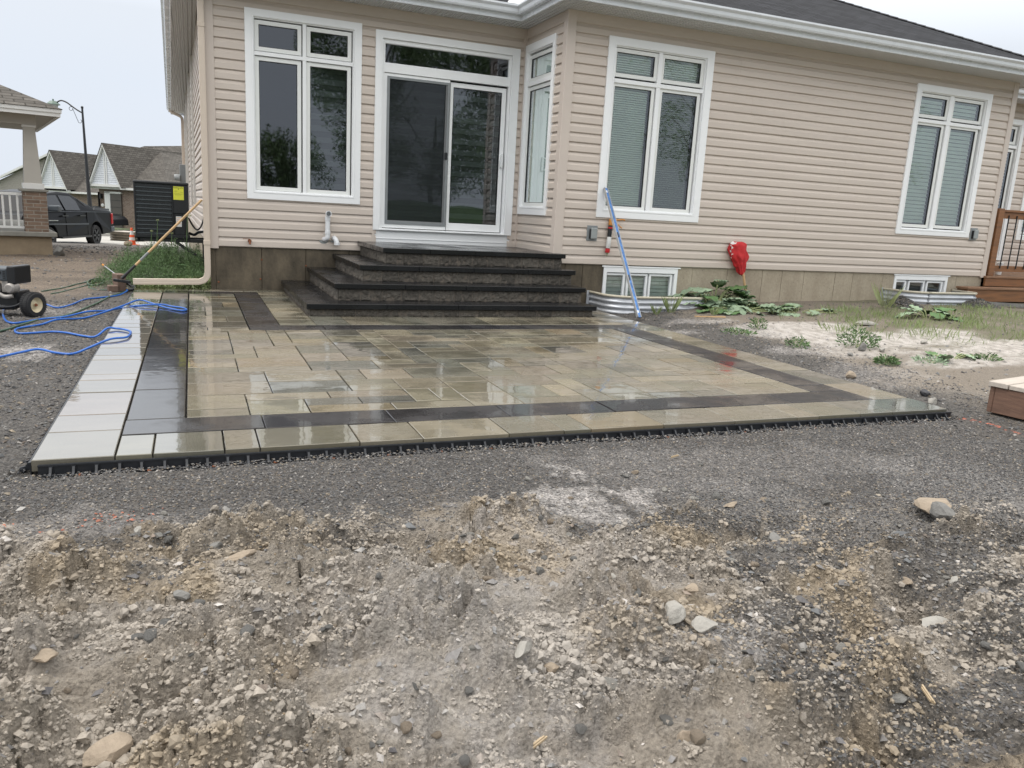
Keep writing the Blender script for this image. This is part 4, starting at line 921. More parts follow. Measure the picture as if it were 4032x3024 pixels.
while z > 1.0:
    m.face([FA(4.3, -.13, z), FA(6.15, -.13, z), FA(6.15, -.13, z-.075), FA(4.3, -.13, z-.075)]); m.face([FA(4.3, -.15, z-.075), FA(6.15, -.15, z-.075), FA(6.15, -.15, z-.155), FA(4.3, -.15, z-.155)], mi=1); z -= .155
m.build('zebra_shade', ['zebra', 'zebra2'], door, recalc=False)
# rooms behind the glass (closed dark shell)
m = MB(); zf, zc2 = .70, 3.72
m.box(2.05, 14.9, 3.9, 4.0, zf, zc2); m.box(2.05, 14.9, .1, 4, zf-.1, zf); m.box(6.6, 14.9, -1.3, .1, zf-.1, zf); m.box(2.05, 14.9, .1, 4, zc2, zc2+.1); m.box(6.6, 14.9, -1.3, .1, zc2, zc2+.1)
m.box(2.05, 2.15, .1, 4, zf, zc2); m.box(14.8, 14.9, -1.2, 4, zf, zc2); m.box(6.5, 6.6, .1, 4, zf, zc2); m.box(15.05, 21, 1.2, 1.3, zf, zc2); m.box(7.0, 14.5, -.9, -.85, -.4, .6)
m.build('interior', 'dark_room', hs)

# eaves ------------------------------------------------------------------
SZo = 3.90
xl0 = 1.565; L_far = 18.7
def sidex(y): return xl0-SL*y
xj, yA, yB, xR2 = 6.128, -.50, -1.975, 15.42
m, N_, L_, b_ = newmat('vented_white_soffit'); tc_ = N_.new('ShaderNodeTexCoord'); wv = N_.new('ShaderNodeTexWave'); wv.wave_type = 'BANDS'; wv.bands_direction = 'X'; wv.inputs['Scale'].default_value = 5.0
L_.new(tc_.outputs['Object'], wv.inputs['Vector']); bp_ = N_.new('ShaderNodeBump'); bp_.inputs['Distance'].default_value = .02; L_.new(wv.outputs[0], bp_.inputs['Height']); L_.new(bp_.outputs[0], b_.inputs['Normal'])
w2 = N_.new('ShaderNodeTexBrick'); w2.inputs['Scale'].default_value = 1; w2.inputs['Brick Width'].default_value = .012; w2.inputs['Row Height'].default_value = .035; w2.inputs['Mortar Size'].default_value = .0025; w2.offset = .5
w2.inputs['Color1'].default_value = (.72, .73, .73, 1); w2.inputs['Color2'].default_value = (.72, .73, .73, 1); w2.inputs['Mortar'].default_value = (.50, .51, .51, 1)
L_.new(tc_.outputs['Object'], w2.inputs['Vector']); L_.new(w2.outputs[0], b_.inputs['Base Color']); b_.inputs['Roughness'].default_value = .5; MT['soffit'] = m
mb = MB()
def slab(pts, z=SZo, t=.012):
    mb.face([(x, y, z) for x, y in pts]); mb.face([(x, y, z+t) for x, y in pts])
slab([(sidex(-.5), yA), (xj, yA), (xj, .2), (2.0, .2)]); slab([(xj, yB), (6.5, -1.3), (6.5, .2), (xj, .2)]); slab([(xj, yB), (xR2, yB), (15.0, -1.3), (6.5, -1.3)]); slab([(15.0, -1.3), (xR2, yB), (xR2, -.5), (15.0, .2)]); slab([(15.0, .2), (xR2, -.5), (21, -.5), (21, .2)])
slab([(sidex(-.5), yA), (2.0, .1), (1.75-SL*L_far+.25, 18), (sidex(L_far), L_far)])
mb.build('soffit', 'soffit', hs, recalc=False)
path = [(sidex(L_far)+1.0, L_far), (sidex(L_far), L_far), (sidex(-.5), yA), (xj, yA), (xj, yB), (xR2, yB), (xR2, -.5), (21, -.5)]
def sweep(name, path, prof, mat, closed_prof=True, bevel=0, side=1):
    # prof: (outward, z); outward is to the right-hand/outer side of the path direction
    mb = MB(); P = [Vector((x, y, 0)) for x, y in path]; n = len(P); offs = []
    for i in range(n):
        d1 = (P[i]-P[i-1]).normalized() if i > 0 else None; d2 = (P[i+1]-P[i]).normalized() if i < n-1 else None
        n1 = Vector((d1.y, -d1.x, 0)) if d1 else None; n2 = Vector((d2.y, -d2.x, 0)) if d2 else None
        if n1 is None: nn = n2
        elif n2 is None: nn = n1
        else: nn = (n1+n2)/(1+n1.dot(n2))
        offs.append(nn*side)
    b = 0; k = len(prof)
    for i in range(n):
        for (o, z) in prof: mb.v.append(tuple(P[i]+offs[i]*o+Vector((0, 0, z))))
    for i in range(n-1):
        for j in range(k if closed_prof else k-1):
            j2 = (j+1) % k; mb.f.append((i*k+j, (i+1)*k+j, (i+1)*k+j2, i*k+j2))
    if closed_prof: mb.f.append(tuple(range(k))); mb.f.append(tuple((n-1)*k+j for j in reversed(range(k))))
    return mb.build(name, mat, hs, bevel=bevel)
# path goes far-left -> corner -> right ; outward must be away from the house (-y on the front), which is the right side of +x travel
sweep('fascia', path, [(-.012, 3.885), (.006, 3.885), (.010, 3.90), (.006, 3.915), (.006, 4.045), (-.012, 4.045)], 'gutter')
sweep('gutter', path, [(.008, 3.955), (.075, 3.955), (.088, 3.975), (.095, 4.015), (.118, 4.035), (.128, 4.045), (.128, 4.068), (.118, 4.068), (.116, 4.050), (.083, 4.018), (.078, 3.980), (.070, 3.963), (.014, 3.963), (.014, 4.070), (.008, 4.070)], 'gutter')
# gutter guard / splash plate in the inner corner
mb = MB(); mb.prism([(5.86, -.605, 4.075), (6.13, -.615, 4.075), (6.22, -.50, 4.20), (6.00, -.36, 4.20)], (0, 0, .006)); mb.build('splash_guard', 'white', hs)
# roofs
def hip(name, x0, x1, y0, y1, z0, s, mat, parent, th=.03):
    mb = MB(); cx = (x0+x1)/2; hw = (x1-x0)/2; ya, yb = y0+hw, y1-hw; zt = z0+s*hw; k = math.sqrt(1+s*s)
    E = lambda x, y: (x, y, z0); A1 = (cx, ya, zt); A2 = (cx, yb, zt)
    mb.face([E(x0, y0), E(x1, y0), A1], uv=[(0, 0), (x1-x0, 0), (hw, hw*k)])
    mb.face([E(x1, y1), E(x0, y1), A2], uv=[(0, 0), (x1-x0, 0), (hw, hw*k)])
    mb.face([E(x0, y1), E(x0, y0), A1, A2], uv=[(0, 0), (y1-y0, 0), (y1-y0-hw, hw*k), (hw, hw*k)])
    mb.face([E(x1, y0), E(x1, y1), A2, A1], uv=[(0, 0), (y1-y0, 0), (y1-y0-hw, hw*k), (hw, hw*k)])
    o = mb.build(name, mat, parent, recalc=False)
    r = MB(); hv = lambda p: (p[0], p[1], p[2]+.012)
    for a, b in ((E(x0, y0), A1), (E(x1, y0), A1), (A1, A2), (E(x0, y1), A2), (E(x1, y1), A2)):
        a = Vector(hv(a)); b = Vector(hv(b)); d = (b-a); sd_ = d.cross(Vector((0, 0, 1))).normalized()*.13
        n = max(1, int(d.length/.16))
        for i in range(n):
            p = a+d*(i/n); q_ = a+d*min(1, (i+1.15)/n); up = Vector((0, 0, .010))
            dn = Vector((0, 0, -.045)); r.face([p+up, q_+up*.2, q_+sd_+dn, p+sd_+dn+up]); r.face([q_+up*.2, p+up, p-sd_+dn+up, q_-sd_+dn])
    r.build('ridge_caps', 'roof_ridge', o, recalc=False); return o
MT['roof_ridge'] = pm('charcoal_ridge_shingle', (.024, .025, .029), .9, .35, 12, .003, 60)
hip('roof', xj-.03, xR2+.03, yB-.04, 22, 4.072, .47, 'roof_main', hs)
hip('roof', sidex(6)+.02, xR2-.05, yA-.04, 20.5, 4.071, .47, 'roof_main', hs)
hip('roof', xR2-.6, 26, -.54, 12, 4.070, .40, 'roof_main', hs)
# downspouts
def spout(name, pts, wx, wy, mat, parent, along=None, n=4):
    P = [Vector(p) for p in pts]; mb = MB(); prev = None
    for i, p in enumerate(P):
        t = (P[min(i+1, len(P)-1)]-P[max(i-1, 0)]).normalized()
        y = Vector((0, 1, 0)) if along is None else Vector(along); x = t.cross(y).normalized(); y2 = x.cross(t)
        k = 24
        # ribbed rectangular section
        prof = []
        for (sx1, sy1, sx2, sy2) in ((-1, -1, 1, -1), (1, -1, 1, 1), (1, 1, -1, 1), (-1, 1, -1, -1)):
            for q_ in range(6):
                t_ = q_/6+.06; cx_ = sx1+(sx2-sx1)*t_; cy_ = sy1+(sy2-sy1)*t_; rib = 1-.045*(q_ % 2)
                prof.append((cx_*rib, cy_*rib))
        for (a, b) in prof: mb.v.append(tuple(p+x*a*wx/2+y2*b*wy/2))
    for i in range(len(P)-1):
        for j in range(24): j2 = (j+1) % 24; mb.f.append((i*24+j, i*24+j2, (i+1)*24+j2, (i+1)*24+j))
    mb.f.append(tuple(range(24))); 
    return mb.build(name, mat, parent)
spout('downspout', smoothpts([(1.50, -.25, 3.97), (1.56, -.2, 3.90), (1.80, -.09, 3.84), (1.905, -.075, 3.76), (1.908, -.075, 3.60)], 5)+[(1.910, -.075, 3.4), (1.912, -.075, .62), (1.912, -.075, .30)]+smoothpts([(1.912, -.075, .29), (1.905, -.075, .20), (1.87, -.075, .135), (1.80, -.075, .105)], 5)[1:]+[(1.5, -.072, .099), (.99, -.07, .092)], .078, .062, 'beige_alu', hs)
mb = MB(); mb.box(1.868, 1.956, -.112, -.038, .60, .66); mb.build('downspout_joint', 'beige_alu', hs, bevel=.004); mb = MB(); mb.box(1.866, 1.954, -.112, -.038, 3.34, 3.39); mb.build('downspout_joint', 'beige_alu', hs, bevel=.004)
spout('downspout', smoothpts([FS(17.6, .42, 3.95), FS(17.6, .38, 3.86), FS(17.5, .12, 3.74), FS(17.4, .07, 3.6)], 5)+[FS(17.4, .07, 3.2), FS(17.4, .07, .3)], .09, .07, 'beige_alu', hs)
# side wall conduits and meter boxes
for (y, z0, z1, r0, nm) in ((5.8, 1.07, 3.88, .022, 'conduit'), (8.2, 1.02, 3.86, .022, 'conduit'), (12.0, .9, 3.86, .022, 'conduit'), (14.5, 1.4, 3.8, .02, 'conduit')):
    m_ = MB(); m_.box(y-.04, y+.04, .02, .065, z0, z1, FS); m_.build(nm, 'conduit', hs, bevel=.004)
m_ = MB(); m_.box(15.2, 15.7, .02, .22, 1.35, 2.15, FS); m_.build('meter_box', 'grey_box', hs, bevel=.01)
m_ = MB(); m_.lathe(FS(15.2, .22, 1.75), [(0, .16), (.09, .16), (.10, .1), (.10, 0)], 16, (-1, 0, 0)); m_.build('meter', 'smoke_plastic', hs, smooth='auto')
# pvc vents, spigot, outlets
m_ = MB(); m_.tube(smoothpts([FA(3.47, -.0, .735), FA(3.475, .05, .735), FA(3.50, .085, .755), FA(3.508, .09, .80), FA(3.508, .09, 1.02), FA(3.510, .092, 1.06), FA(3.513, .115, 1.092), FA(3.513, .155, 1.094)], 6), .0345, 16, cap=False)
for (zz) in (.835, 1.02): m_.lathe(FA(3.508, .09, zz), [(.035, -.02), (.040, -.019), (.040, .019), (.035, .02)], 16)
m_.lathe(FA(3.513, .12, 1.093), [(.036, -.005), (.041, -.004), (.041, .040), (.033, .041), (.033, -.01)], 18, (0, -1, 0)); m_.build('vent_pipe', 'pvc', hs, smooth='auto')
m_ = MB(); m_.tube(smoothpts([FA(3.60, -.01, .748), FA(3.605, .05, .755), FA(3.62, .085, .74), FA(3.635, .10, .70), FA(3.638, .10, .668)], 6), .0345, 16, cap=False); m_.lathe(FA(3.638, .10, .668), [(.036, .03), (.041, .028), (.041, -.006), (.034, -.008), (.034, .02)], 18); m_.build('vent_pipe', 'pvc', hs, smooth='auto')
m_ = MB(); m_.lathe(FA(3.465, .0205, .735), [(.0, .004), (.06, .003), (.068, 0)], 14, (0, -1, 0)); m_.lathe(FA(3.60, .0205, .745), [(.0, .004), (.048, .003), (.056, 0)], 14, (0, -1, 0)); m_.build('sealant', 'smoke_plastic', hs)
m_ = MB(); m_.tube([FA(2.462, 0, .675), FA(2.462, .07, .665), FA(2.462, .085, .63)], .013, 8); m_.lathe(FA(2.462, .03, .672), [(0, .03), (.024, .028), (.026, 0)], 10, (0, -1, 0)); m_.box(2.37, 2.462, .06, .066, .695, .703, FA); m_.build('spigot', 'rust', hs, smooth='auto')
def outlet(F, a, b, z0, z1):
    m_ = MB(); m_.box(a, b, .01, .034, z0, z1, F); o = m_.build('outlet_box', 'grey_box', hs, bevel=.004)
    m_ = MB(); m_.box(a+.045, b-.022, .034, .085, z0+.03, z1-.03, F); m_.build('outlet_cover', 'smoke_plastic', o, bevel=.012, seg=2)
    m_ = MB(); m_.box(a+.035, a+.05, .034, .07, z0+.03, z1-.05, F); m_.build('outlet_hinge', 'black_metal', o, bevel=.002)
outlet(FB, 6.908, 7.072, .918, 1.132); outlet(FB, 14.45, 14.62, 1.215, 1.43)

# ================================================================ WINDOW WELLS
def well(cx0, cx1, yf, zt, zb, lab):
    r = thing('window_well', lab, 'window well', ((cx0+cx1)/2, -1.42, zb), 'corrugated metal window wells')
    # plan curve from the left attachment round to the right attachment
    yw = -1.424; rr = .30; P = [(cx0, yw), (cx0+.015, yw-.10)]
    n = 10
    for i in range(n+1):
        a = math.pi-(math.pi/2)*i/n*1.0; P.append((cx0+.02+.42+.42*math.cos(a), yf+.38-.38*math.sin(a)*.96))
    for i in range(1, n+1):
        a = math.pi/2*(1-i/n); P.append((cx1-.02-.30+.30*math.cos(a), yf+.24-.24*math.sin(a)))
    P += [(cx1-.015, yw-.1), (cx1, yw)]
    P = [(p.x, p.y) for p in smoothpts([(x, y, 0) for x, y in P], 2)]
    prof = []
    nz = 40; cc = np.array([(cx0+cx1)/2, yw])
    for k in range(nz+1):
        z = zb+(zt-zb)*k/nz; ph = (zt-z)/.075; prof.append((.014*math.cos(ph*2*math.pi)*(1 if z < zt-.02 else .3), z))
    mb = MB(); m_ = len(P)
    for (o, z) in prof:
        for i, (x, y) in enumerate(P):
            t = Vector((P[min(i+1, m_-1)][0]-P[max(i-1, 0)][0], P[min(i+1, m_-1)][1]-P[max(i-1, 0)][1], 0)).normalized(); nrm = Vector((t.y, -t.x, 0))*-1
            nrm = nrm if nrm.dot(Vector((x-cc[0], y-cc[1], 0))) > 0 else -nrm
            mb.v.append((x+nrm.x*o, y+nrm.y*o, z))
    for k in range(nz):
        for i in range(m_-1): mb.f.append((k*m_+i, k*m_+i+1, (k+1)*m_+i+1, (k+1)*m_+i))
    mb.build('corrugated_wall', 'galv', r, smooth=True, recalc=False)
    mb = MB(); mb.tube([(x, y, zt) for x, y in P], .018, 8); mb.build('rim_guard', 'cream_rub', r, smooth=True)
    for (x, s_) in ((cx0, -1), (cx1, 1)):
        mb = MB(); mb.box(min(x, x+s_*.045), max(x, x+s_*.045), -1.436, -1.427, zb, zt+.02); mb.build('flange', 'galv', r)
        mb = MB(); [mb.lathe((x+s_*.022, -1.436, z), [(0, .008), (.011, .007), (.013, 0)], 8, (0, -1, 0)) for z in (zt-.03,)]; mb.build('bolt', 'galv', r)
    return r
well(7.03, 8.655, -2.14, .195, -.35, 'corrugated metal window well with cream rim, behind the leaning blue level')
well(12.64, 14.28, -2.06, .330, -.2, 'corrugated metal window well with cream rim, nearest the wooden deck')

# ================================================================ LEVEL, CAULKING GUN, CLOTH ON HANDLE
def obox(mb, A, B, wv, tv, w0, w1, t0, t1):   # box along A->B with cross axes wv,tv
    A = Vector(A); B = Vector(B); wv = Vector(wv).normalized(); tv = Vector(tv).normalized(); b = len(mb.v)
    for P in (A, B):
        for (w_, t_) in ((w0, t0), (w1, t0), (w1, t1), (w0, t1)): mb.v.append(tuple(P+wv*w_+tv*t_))
    for q_ in ((0, 1, 2, 3), (7, 6, 5, 4), (0, 4, 5, 1), (1, 5, 6, 2), (2, 6, 7, 3), (3, 7, 4, 0)): mb.f.append(tuple(b+i for i in q_))
LA = Vector((7.12, -2.70, .002)); LB = Vector((7.135, -1.475, 1.655))
lv = thing('spirit_level', 'long scratched blue aluminium level leaning from the patio edge up to the window frame', 'level', tuple(LA))
ld = (LB-LA).normalized(); lw = Vector((1, 0, 0)); lw = (lw-ld*lw.dot(ld)).normalized(); lt = ld.cross(lw)
# narrow grey edge faces left of the blue web: turn the section a little
ca_, sa_ = math.cos(R(14)), math.sin(R(14)); wv_ = lw*ca_+lt*sa_; tv_ = lw*-sa_+lt*ca_
mb = MB(); obox(mb, LA, LB, wv_, tv_, -.026, .026, -.008, .008); mb.build('web', 'blue', lv)
for s_ in (-1, 1):
    mb = MB(); a_, b_2 = sorted((s_*.026, s_*.032)); obox(mb, LA, LB, wv_, tv_, a_, b_2, -.018, .018); mb.build('flange', 'alu', lv, bevel=.001)
for t_ in (.04, .29, .62, .97):
    P_ = LA.lerp(LB, t_); mb = MB(); hl = .045 if .1 < t_ < .9 else .02
    obox(mb, P_-ld*hl, P_+ld*hl, wv_, tv_, -.014, .014, -.0095, .0095); mb.build('grip_slot' if .1 < t_ < .9 else 'vial', 'black_metal' if .1 < t_ < .9 else 'white', lv, bevel=.003)
cg = thing('caulking_gun', 'orange handled caulking gun with a black and red tube hanging under the window', 'caulking gun', (7.25, -1.475, .95))
mb = MB(); T0, T1 = Vector((7.262, -1.478, 1.145)), Vector((7.243, -1.478, .765)); dd = (T1-T0).normalized()
mb.lathe(T0, [(0, 0), (.030, 0), (.031, .01), (.031, .372), (.030, .38), (0, .38)], 20, dd); mb.build('cartridge', 'black_metal', cg, smooth='auto')
for (a_, b_2, m2) in ((.02, .045, 'red'), (.16, .32, 'label_white'), (.325, .383, 'red')):
    mb = MB(); mb.lathe(T0, [(.0318, a_), (.0324, a_+.001), (.0324, b_2-.001), (.0318, b_2)], 20, dd); mb.build('label_band', m2, cg, smooth='auto')
mb = MB(); mb.lathe(T1, [(.012, 0), (.008, .02), (.004, .055), (0, .056)], 10, dd); mb.build('nozzle', 'stem', cg, smooth=True)
mb = MB(); mb.box(7.235, 7.285, -1.50, -1.455, 1.145, 1.235); mb.build('frame_head', 'orange', cg, bevel=.01, seg=2)
mb = MB(); mb.tube(smoothpts([(7.28, -1.48, 1.15), (7.36, -1.49, 1.165), (7.40, -1.495, 1.14), (7.435, -1.50, 1.115)], 5), .008, 6); mb.build('trigger', 'orange', cg, smooth=True)
mb = MB(); mb.tube(smoothpts([(7.28, -1.48, 1.225), (7.37, -1.49, 1.228), (7.44, -1.495, 1.236), (7.475, -1.50, 1.226)], 5), .010, 6); mb.build('handle', 'orange', cg, smooth=True)
mb = MB(); mb.tube([(7.262, -1.478, 1.14), (7.262, -1.478, 1.26)], .004, 6); mb.build('push_rod', 'alu', cg)

H0, H1 = Vector((9.70, -1.62, .05)), Vector((9.53, -1.47, .93))
sh = thing('tool_handle', 'pale wooden tool handle leaning upright against the foundation under the red cloth', 'handle', tuple(H0))
mb = MB(); mb.tube([H0, H0.lerp(H1, .5), H1], .019, 12); mb.build('shaft', 'pale_wood', sh, smooth='auto')
mb = MB(); n = 30; rows = 34; cl_c = []
for k in range(rows):
    t = k/(rows-1); z = 1.0-.50*t; 
    cx = 9.465+.12*t**1.3; hw_ = np.interp(t, [0, .06, .25, .5, .66, .8, 1], [.09, .14, .155, .145, .10, .08, .055]); dp = np.interp(t, [0, .1, .5, .8, 1], [.04, .075, .085, .06, .035])
    for i in range(n):
        a = 2*math.pi*i/n; f = 1+.17*math.sin(a*5+t*5+2*t*t)*(.6+t)+.13*math.sin(a*8-t*8+1)+.16*mnoise.noise(Vector((math.cos(a)*2, math.sin(a)*2, t*6)))
        mb.v.append((cx+hw_*math.cos(a)*f, -1.515+dp*math.sin(a)*f, z-.03*math.cos(a)*(t > .8)+.012*math.sin(3*a+5*t)))
for k in range(rows-1):
    for i in range(n):
        i2 = (i+1) % n; mb.f.append((k*n+i, (k+1)*n+i, (k+1)*n+i2, k*n+i2))
        an = 2*math.pi*(i+.5)/n; 
        if (k < 2 and 1.9 < an < 4.2) or (3 <= k <= 15 and math.pi*1.0 < an+.25*math.sin(k*.9) < math.pi*1.10): mb.m[len(mb.f)-1] = 1
mb.f.append(tuple(range(n))); mb.f.append(tuple((rows-1)*n+i for i in reversed(range(n))))
cloth = mb.build('red_cloth', ['red', 'white_cloth'], None, smooth=True); retop(cloth, (9.53, -1.515, .5)); tag(cloth, 'bunched red cloth with a white hem draped over the leaning wooden handle', 'cloth')
md = cloth.modifiers.new('sub', 'SUBSURF'); md.levels = 1; md.render_levels = 1

# ================================================================ DECK
dk_ = thing('wooden_deck', 'brown stained wooden deck with two steps and a black balustered railing', 'deck', (16.5, -1.0, 0))
def plank(mb, *a): mb.box(*a)
mb = MB(); mb.box(14.98, 19.5, -1.50, -1.462, .42, .565); mb.build('rim_board', 'deck_wood', dk_, bevel=.004)
mb = MB(); y = -1.52
while y < -.1: mb.box(14.97, 19.5, y, y+.135, .566, .602); y += .141
mb.build('deck_boards', 'deck_top', dk_, bevel=.004)
mb = MB(); mb.box(14.28, 19.5, -1.735, -1.70, .165, .375); mb.build('step_riser', 'deck_wood', dk_, bevel=.004)
mb = MB(); mb.box(14.25, 19.5, -1.76, -1.625, .376, .412); mb.box(14.25, 19.5, -1.62, -1.51, .376, .412); mb.build('step_tread', 'deck_top', dk_, bevel=.004)
mb = MB(); mb.box(14.29, 14.325, -1.70, -1.51, .17, .375); mb.build('stringer', 'deck_wood', dk_, bevel=.003)
for (x, top) in ((15.10, 1.80), (18.2, 1.80)):
    mb = MB(); mb.box(x, x+.14, -1.44, -1.30, .603, top); mb.build('post', 'deck_wood', dk_, bevel=.006)
mb = MB(); mb.box(15.24, 18.2, -1.42, -1.32, 1.745, 1.785); mb.box(15.24, 18.2, -1.39, -1.35, 1.63, 1.745); mb.build('top_rail', 'deck_wood', dk_, bevel=.004)
mb = MB(); mb.box(15.24, 18.2, -1.39, -1.35, .68, .79); mb.build('bottom_rail', 'deck_wood', dk_, bevel=.004)
x = 15.42
while x < 18.1: mb = MB(); mb.tube([(x, -1.40, .74), (x, -1.40, 1.69)], .011, 8); mb.build('baluster', 'black_metal', dk_); x += .21
mb = MB(); mb.box(14.6, 19.5, -1.45, -.1, -.1, .40); mb.build('under_deck_dark', 'black_metal', dk_)  # solid black block standing in for the dark gap under the deck
bt = thing('white_cup', 'white cup with a lid standing on the deck behind the railing', 'cup', (15.95, -1.0, .603))
mb = MB(); mb.lathe((15.95, -1.0, .603), [(0, 0), (.048, 0), (.058, .20), (.060, .205)], 18); mb.build('cup_body', 'white', bt, smooth='auto')
mb = MB(); mb.lathe((15.95, -1.0, .808), [(.062, 0), (.062, .012), (.03, .03), (0, .032)], 18); mb.build('lid', 'label_white', bt, smooth='auto')

# ================================================================ WOODEN BOX
bu = Vector((.975, .20, 0)).normalized(); bv = Vector((.16, -.987, 0)).normalized(); B0 = Vector((7.262, -7.558, -.03))
bx = thing('wooden_box', 'reddish plank box with pale boards on top at the right picture edge', 'wooden box', tuple(B0))
FBX = lambda u, o, z: tuple(B0+bu*u+bv*o+Vector((0, 0, z)))
mb = MB(); mb.box(0, 1.2, .0, .035, 0, .195, FBX); mb.build('side_board', 'box_wood', bx, bevel=.004)
mb = MB(); mb.box(0, .035, .036, 1.4, 0, .195, FBX); mb.build('side_board', 'box_wood', bx, bevel=.004)
mb = MB(); mb.box(1.1, 1.135, .036, 1.4, 0, .19, FBX); mb.build('side_board', 'box_wood', bx, bevel=.004)
for i in range(9):
    a = -.012+i*.145; mb = MB(); mb.box(-.015+(i % 3)*.006, 1.18, a, a+.14, .197, .235-(i % 2)*.004, FBX); mb.build('top_board', 'box_top', bx, bevel=.004)

# ================================================================ HOSES, LANCE, TOOL, BLOCKS
def hose(name, P, r, mat, lab, zf=None, n=5):
    pts = [(x, y, (zf(x, y) if zf else 0)+dz) for (x, y, dz) in P]
    mb = MB(); mb.tube(smoothpts(pts, n), r, 10); o = mb.build(name, mat, None, smooth=True); retop(o, pts[0]); tag(o, lab, 'hose'); return o
def zh(x, y):
    if 1.0 < x < 6.88 and -7.54 < y < 0: return .002
    f = min(1, max(0, (1.0-x)/.12)) if x < 1.0 else 1
    z = float(zbase(x, y))+.004
    if y > -.02 and x > 1: return z
    return z*f+.002*(1-f)
R1 = .0125
b1 = [(-.25, -5.5, 0), (.15, -4.95, 0), (.35, -4.65, 0), (.45, -4.51, .005), (.56, -4.40, .01), (.69, -4.51, 0), (.82, -4.57, 0), (.93, -4.45, .005), (1.06, -4.25, .004), (1.17, -4.14, 0), (1.195, -4.01, 0), (1.19, -3.82, 0), (1.13, -3.69, 0), (1.06, -3.63, 0), (.99, -3.65, .01), (.91, -3.81, 0), (.80, -3.69, 0), (.64, -3.50, 0), (.52, -3.44, 0), (.39, -3.50, 0), (.29, -3.53, 0), (.23, -3.43, 0), (.21, -3.28, 0), (.24, -3.18, 0), (.37, -2.98, .0), (.48, -2.79, .02), (.67, -2.56, 0), (.83, -2.28, .02), (1.01, -1.95, 0), (1.14, -1.62, .02), (1.27, -1.79, .01), (1.40, -2.05, 0), (1.52, -2.27, 0), (1.61, -2.37, 0), (1.65, -2.28, 0), (1.61, -2.14, 0), (1.50, -2.02, 0), (1.38, -1.97, .015), (1.15, -1.98, 0), (1.0, -1.85, .02), (.84, -1.97, 0), (.68, -2.2, .02), (.5, -2.45, 0), (.34, -2.60, 0), (.20, -2.82, 0), (.12, -2.90, 0), (.02, -2.70, 0), (-.10, -2.16, .01), (-.17, -1.6, .01), (-.13, -1.25, .02), (.02, -1.29, .04), (.22, -1.64, .02), (.34, -1.75, 0), (.44, -1.45, 0), (.52, -.95, 0), (.68, -.75, 0), (.84, -.5, 0), (.92, -.2, 0), (.90, .05, 0)]
hose('pressure_hose', [(x, y, z+R1) for x, y, z in b1], .0095, 'hose_blue', 'bright blue rubber hose looping over the pale pavers beside the engine', zh)
gr_ = [(-.3, -4.3, 0), (.10, -3.39, 0), (.17, -3.13, 0), (.23, -2.86, -.004), (.32, -2.61, 0), (.46, -2.43, 0), (.55, -2.1, 0), (.61, -1.75, 0), (.68, -1.30, 0), (.72, -.95, 0), (.77, -.54, 0), (.88, -.13, 0), (.90, .12, 0), (.7, .10, 0), (.52, .12, 0), (.42, .38, 0), (.40, .75, 0), (.47, 1.15, 0), (.55, 1.0, .02), (.54, .6, .02), (.46, .45, .02), (.38, .62, .02), (.36, 1.1, .02), (.46, 1.35, .02), (.43, 1.3, 0), (.33, 1.0, 0), (.23, .70, 0), (.13, .25, 0), (.03, .03, 0), (-.05, -.16, 0)]
hose('garden_hose', [(x, y, z+.011) for x, y, z in gr_], .0105, 'hose_green', 'green garden hose trailing from the tools and coiled on the dirt', zh)
g2_ = [(.09, -.42, 0), (.17, -.21, 0), (.26, .16, 0), (.36, .56, 0), (.46, 1.08, .02), (.52, 1.4, 0), (.62, 1.9, 0)]
hose('garden_hose', [(x, y, z+.011) for x, y, z in g2_], .0105, 'hose_green', 'short loose length of green hose lying left of the coil', zh)
hose('garden_hose', [(.95, .10, .0), (1.15, .25, .03), (1.4, .3, .02), (1.6, .35, .03), (1.85, .3, .01)], .010, 'stem', 'yellow green hose half hidden in the weeds under the downspout', lambda x, y: -.04)
ln = thing('spray_lance', 'steel spray lance with a black grip propped up beside the wooden handled tool', 'spray lance', (.97, .12, -.02))
L0, L1, L2 = Vector((.968, .10, .0)), Vector((.826, .244, .10)), Vector((.618, .369, .252))
mb = MB(); mb.tube([L1, L2], .007, 8); mb.build('lance_tube', 'galv', ln, smooth='auto')
mb = MB(); mb.tube([L2, L2+(L2-L1).normalized()*.03], .013, 8); mb.build('nozzle', 'orange', ln)
mb = MB(); mb.tube([L0, L1], .018, 10); mb.tube(smoothpts([L0, L0+Vector((.03, -.02, .0)), L0+Vector((.02, -.06, -.02)), L0+Vector((-.05, -.08, -.03))], 4), .020, 8); mb.build('grip', 'black_plastic', ln, smooth='auto')
tl = thing('long_handled_tool', 'wooden handled tool with a black socket leaning from the blocks to the house corner', 'tool', (.86, -.05, .05))
TA, TB = Vector((.862, -.10, .13)), Vector((1.862, -.16, 1.19))
mb = MB(); mb.tube([TA.lerp(TB, .14), TA.lerp(TB, .5), TB], .0155, 12); mb.build('handle', 'pale_wood', tl, smooth='auto')
mb = MB(); mb.tube([TA, TA.lerp(TB, .17)], [.021, .017], 12); mb.build('socket', 'black_metal', tl, smooth='auto')
mb = MB(); mb.tube([TA.lerp(TB, .23), TA.lerp(TB, .33)], .0162, 12); mb.build('sticker', 'grey_box', tl, smooth='auto')
mb = MB(); obox(mb, TA+Vector((-.10, -.02, -.02)), TA+Vector((.10, .03, -.05)), (0, 1, 0), (0, 0, 1), -.03, .03, -.015, .02); mb.build('head', 'black_metal', tl, bevel=.006)
